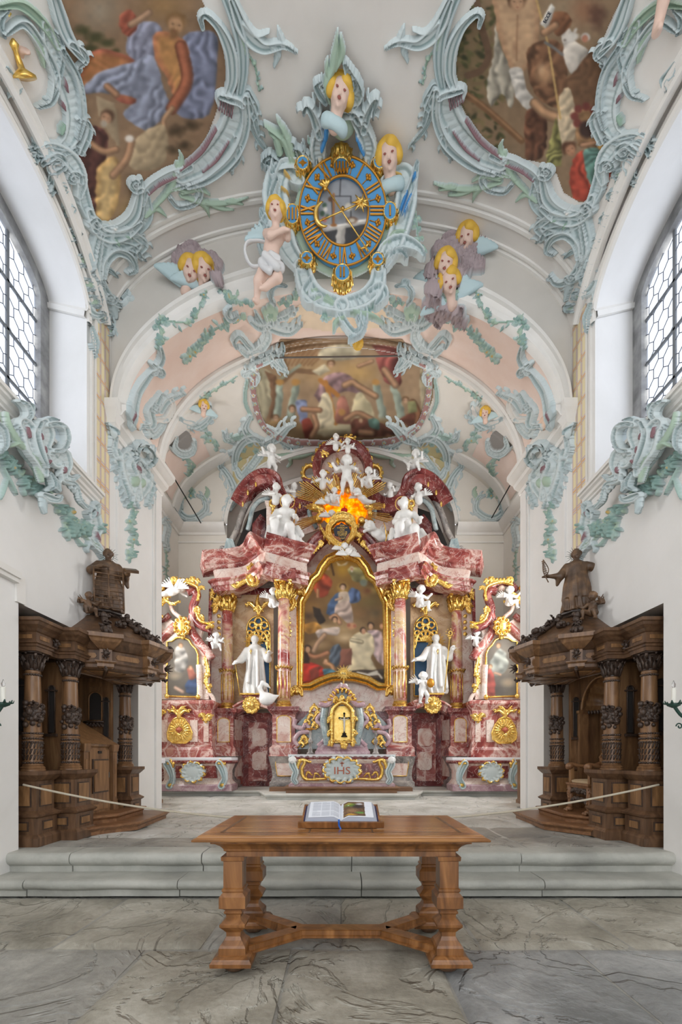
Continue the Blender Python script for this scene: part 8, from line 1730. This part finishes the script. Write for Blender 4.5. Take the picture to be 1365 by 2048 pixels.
for k,sname in enumerate(('XII','I','II','III','IIII','V','VI','VII','VIII','IX','X','XI')):
 t=k*math.pi/6;mb=MB();wd={'I':6.5,'V':11,'X':11};tot=sum(wd[c]for c in sname);u=-tot/2
 for c in sname:
  m_=u+wd[c]/2;L_={'I':[((m_,.1),(m_,.92))],'V':[((m_-4,.92),(m_,.1)),((m_+4,.92),(m_,.1))],'X':[((m_-4,.92),(m_+4,.1)),((m_+4,.92),(m_-4,.1))]}[c];u+=wd[c]
  for(u0,v0),(u1,v1)in L_:mb.tube([cp(*ring_pt(t,v0,u0),.138),cp(*ring_pt(t,v1,u1),.138)],.011,6)
 mb.build('numeral','gold_paint',CL)
 t+=math.pi/12;mb=MB();mb.tube([cp(*ring_pt(t,.12),.136),cp(*ring_pt(t,.6),.136)],.005,5)
 for du,dv in((0,.7),(-4,.6),(4,.6),(0,.52)):mb.ball(cp(*ring_pt(t,dv,du),.137),.018,7,5)
 mb.build('hour_mark','gold_paint',CL,smooth=True)
for nm,A_,B_ in(('hour_hand',(640,464),(722,428)),('minute_hand',(652,396),(736,522))):
 mb=MB();mb.tube([cp(*A_,.19),cp(*B_,.19)],.009,6);mb.ball(cp(686,440,.19),.025,8,6)
 if nm[0]=='h':
  for k in range(14):a=k*.449;l=19 if k%2 else 12;mb.tube([cp(*B_,.19),cp(B_[0]+l*math.cos(a),B_[1]+l*math.sin(a),.19)],[.022,.004],5)
  mb.tube([cp(652+17*math.cos(t)-2,450+24*math.sin(t),.19)for t in np.linspace(1.2,4.6,14)],[.004,.012,.018,.022,.026,.028,.028,.028,.028,.026,.022,.018,.012,.004],6)
 else:
  for dx,dy in((-16,-6),(-10,-14),(0,-18),(8,-16),(-4,8)):mb.tube([cp(654,398,.19),cp(654+dx*.6,398+dy*.7,.2),cp(654+dx,398+dy,.19)],[.012,.022,.004],5)
  for dx,dy in((-12,4),(8,-10),(4,10)):mb.tube([cp(730,514,.19),cp(730+dx,514+dy,.19)],[.016,.004],5)
 mb.build(nm,'gold',CL,smooth=True)
def quarter(px,py,txt,w,h):
 g=Relief(1.3);n_=11
 for k in range(n_):t=k/n_*6.283;g.acanthus([(px+w*math.cos(t),py+h*math.sin(t)),(px+(w+4)*math.cos(t+.25),py+(h+4)*math.sin(t+.25)),(px+(w+2)*math.cos(t+.55),py+(h+2)*math.sin(t+.55))],(1.6,2.6,1.2),.15,'Y',-1,2)
 g.stroke([(px+w*math.cos(t),py+h*math.sin(t))for t in np.linspace(0,6.283,18)],(2,2),.175,'r','Y');g.build('quarter_frame',CART,'gold',CL)
 mb=MB();mb.rings([[cp(px+w*math.cos(t),py+h*math.sin(t),z)for t in np.linspace(0,6.283,18,endpoint=False)]for z in(.06,.165)]);mb.build('quarter_field','clock_blue',CL)
 mb=MB()
 if txt:
  for k in range(len(txt)):x=px+(k-(len(txt)-1)/2)*6.5;mb.tube([cp(x,py-h*.6,.17),cp(x,py+h*.6,.17)],.012,6)
 else:mb.rings([[cp(px+9*a,py+9*b_,.165)for a,b_ in((1,0),(.35,.35),(0,1),(-.35,.35),(-1,0),(-.35,-.35),(0,-1),(.35,-.35))],[cp(px+.5*a,py+.5*b_,.2)for a,b_ in((1,0),(.7,.7),(0,1),(-.7,.7),(-1,0),(-.7,-.7),(0,-1),(.7,-.7))]])
 mb.build('quarter_mark','gold_paint',CL)
for a in((683,308,'IIII',15,17),(588,447,'III',12,19),(778,441,'I',12,17),(685,567,'II',14,16),(608,348,'',11,13),(757,346,'',11,13),(616,532,'',11,12),(754,534,'',11,12)):quarter(*a)
# -------- coloured cherubs on the stucco
HB=sculpt_mesh('head',face((0,0,0),.1,(0,-1,-.1))+[('c',(0,.01,-.05),(0,.02,-.17),.055,.06)],.016,'skin',.02);HH=sculpt_mesh('hair',curls((0,.012,.012),.1,.036,7,90,(0,-1,.1)),.016,'hair_blond',.02)
HW=[sculpt_mesh('wing',wing_prims((k*.06,.02,-.14),np.array([k,.1,.1]),np.array([0,-.1,.9]),.15,7),.02,'wing_blue',.03)for k in(-1,1)];HC=sculpt_mesh('collar',[('e',(.09*math.cos(t),.02-.05*math.sin(t),-.17),(.045,.04,.05))for t in np.linspace(0,3.14,6)],.018,'wing_blue',.03)
EYE_=tmp(MB().ball((-.036,-.103,.008),(.014,.006,.008),7,5).ball((.036,-.103,.008),(.014,.006,.008),7,5),'lip');MO=tmp(MB().ball((0,-.104,-.048),(.018,.008,.012),8,5),'lip')
def chead(lab,px,py,hpx,surf=hit,rz=0,ry=0,wings=True,cloud=None,off=.10):
 p_,n_=surf(px,py);sz=hpx*p_.y/F/.24;loc=p_+n_*off;o=empty('cherub_head',lab,'cherub head',loc);M=pose(loc,rz,sz,.62,ry)
 for nm,me in(('head',HB),('hair',HH),('eyes',EYE_),('mouth',MO)):put(nm,me,M,o)
 if wings:
  for w_ in HW:put('wing',w_,M,o)
 else:put('collar',HC,M,o)
 return o
chead('blond cherub bust crowning the clock cartouche',680,174,52,CART,.25,.2,False);chead('blond singing cherub bust at the upper right of the clock',778,304,50,CART,-.2,-.1,False)
chead('blond cherub head on lilac cloud, leftmost of the left pair',386,560,44,hit,.5,.2);chead('blond cherub head on lilac cloud, beside the leftmost one',412,558,44,hit,.4,-.1)
chead('blond cherub head on lilac cloud, highest right of the clock',930,494,42,hit,-.4,.15);chead('blond cherub head on lilac cloud, middle of the right three',888,546,42,hit,-.1,.2);chead('blond cherub head on lilac cloud, lowest of the right three',898,574,44,hit,-.3,-.2)
chead('tiny blond cherub head at the crown of the inner arch',716,680,20,hit,0,2.6,False,off=.04);chead('blond cherub head in the scrollwork right of the choir fresco',975,818,20,hit,-.4);chead('blond cherub head in the scrollwork left of the choir fresco',404,804,20,hit,.4)
for lab,Ps in(('lilac stucco cloud behind the left pair of cherubs',[(366,532,22),(390,522,24),(412,528,24),(430,536,20),(372,518,16),(362,548,14),(436,560,12)]),('lilac stucco cloud behind the right three cherubs',[(880,510,20),(904,504,26),(926,516,24),(946,500,18),(962,494,12),(940,534,22),(956,540,14),(862,546,16),(868,580,20),(866,606,22),(890,618,22),(918,622,16),(930,636,10),(918,552,16)])):
 r_=Relief(2.0)
 for x,y,q_ in Ps:r_.blob(x,y,q_,.10,'P',q_*.8);r_.curl(x,y,q_*.75,x*7%360,1.0,q_*.3,.13,'P')
 tag(r_.build('stucco_cloud',hit),lab,'stucco cloud')
pp=dict(pe=(-.06,.1,.42),ch=(.02,.02,.62));P=[('e',(-.05,.08,.40),(.115,.1,.11)),('e',(-.02,.03,.51),(.105,.095,.11)),('e',(.03,0,.62),(.12,.09,.1)),('c',(.04,0,.66),(.05,-.02,.78),.05,.045),('c',(-.08,.02,.67),(-.02,-.12,.57),.05,.042),('c',(-.02,-.12,.57),(.13,-.16,.60),.04,.028),('c',(.13,.0,.67),(.2,-.06,.60),.048,.04),('c',(.2,-.06,.6),(.22,-.13,.62),.038,.028),('c',(-.10,.08,.36),(-.20,.02,.18),.085,.062),('c',(-.20,.02,.18),(-.24,.08,.0),.06,.036),('c',(-.24,.08,0),(-.27,.02,-.02),.034,.026),('c',(0,.08,.34),(.06,-.04,.20),.085,.065),('c',(.06,-.04,.20),(-.10,-.02,.10),.06,.04),('c',(-.10,-.02,.10),(-.17,-.04,.07),.034,.026)]
P+=hand((.13,-.16,.6),(1,-.2,.2),(0,-.4,1),1.0)+face((.055,-.03,.86),.1,(-.1,-1,-.1));loc=at(548,596,5.42);o=empty('stucco_putto','flesh-coloured putto with blond hair leaning against the clock','putto',loc);M=pose(loc,.05,.90,.3)
put('body',sculpt_mesh('body',P,.016,'skin',.03),M,o);put('hair',sculpt_mesh('hair',curls((.055,-.02,.875),.1,.036,5,90,(-.1,-1,.1)),.016,'hair_blond',.02),M,o);put('eyes',EYE_,M@Matrix.Translation((.05,-.03,.86)),o);put('mouth',MO,M@Matrix.Translation((.05,-.03,.86)),o)
put('wing',sculpt_mesh('wing',wing_prims((-.08,.08,.66),np.array([-1,.2,.1]),np.array([0,.1,.9]),.22),.02,'wing_blue',.03),M,o);put('loin_cloth',sculpt_mesh('loin_cloth',[('c',(-.14,.0,.36),(.1,-.04,.30),.06,.06),('c',(-.1,-.08,.40),(.06,-.12,.26),.04,.05),('c',(-.02,-.06,.42),(.08,-.04,.40),.04,.03),('c',(-.14,-.04,.30),(-.04,-.1,.22),.03,.04)],.016,'drape_white',.03),M,o)
put('flying_sash',tmp(MB().tube(smooth_path([(-.02,.06,.60),(-.2,.06,.62),(-.34,.05,.58),(-.36,.04,.46),(-.28,.03,.34),(-.16,.02,.34)],5),[.03]*8+[.04]*10+[.03]*8,7,.5),'drape_white'),M,o)
p_,n_=hit(44,118);o=empty('gilded_chalice','gilded chalice held by an arm above the left window','chalice',p_);mb=MB();mb.lathe((0,0,0),[(.10,0),(.10,.015),(.03,.05),(.02,.13),(.045,.16),(.02,.19),(.03,.23),(.08,.29),(.095,.42),(.09,.42),(.02,.28)],18);put('cup',tmp(mb,'gold'),pose(at(50,158,4.1),0,1.05,.85,-.1),o);put('arm',sculpt_mesh('arm',[('c',(-.34,0,.05),(-.12,0,.02),.06,.05),('c',(-.12,0,.02),(0,-.03,0),.048,.035)]+hand((-.02,-.05,0),(1,-.1,0),(0,-1,.2),1.2),.012,'skin',.02),pose(at(44,118,4.08)),o)
p_,n_=hit(1322,130);loc=p_+Vector((-.1,-.25,-.12));o=putto('stucco_putto','flesh-coloured putto stepping out of the upper right corner',loc,.95,'stand',-.2,.6,mat='skin',cat='putto',hairmat='hair_blond',wings=False)
put('loin_cloth',sculpt_mesh('loin_cloth',[('c',(-.14,-.05,.40),(.12,-.06,.42),.06,.06),('c',(-.12,-.06,.36),(-.2,.0,.24),.05,.03)],.018,'drape_white',.03),pose(loc,-.2,.95,.6),o)
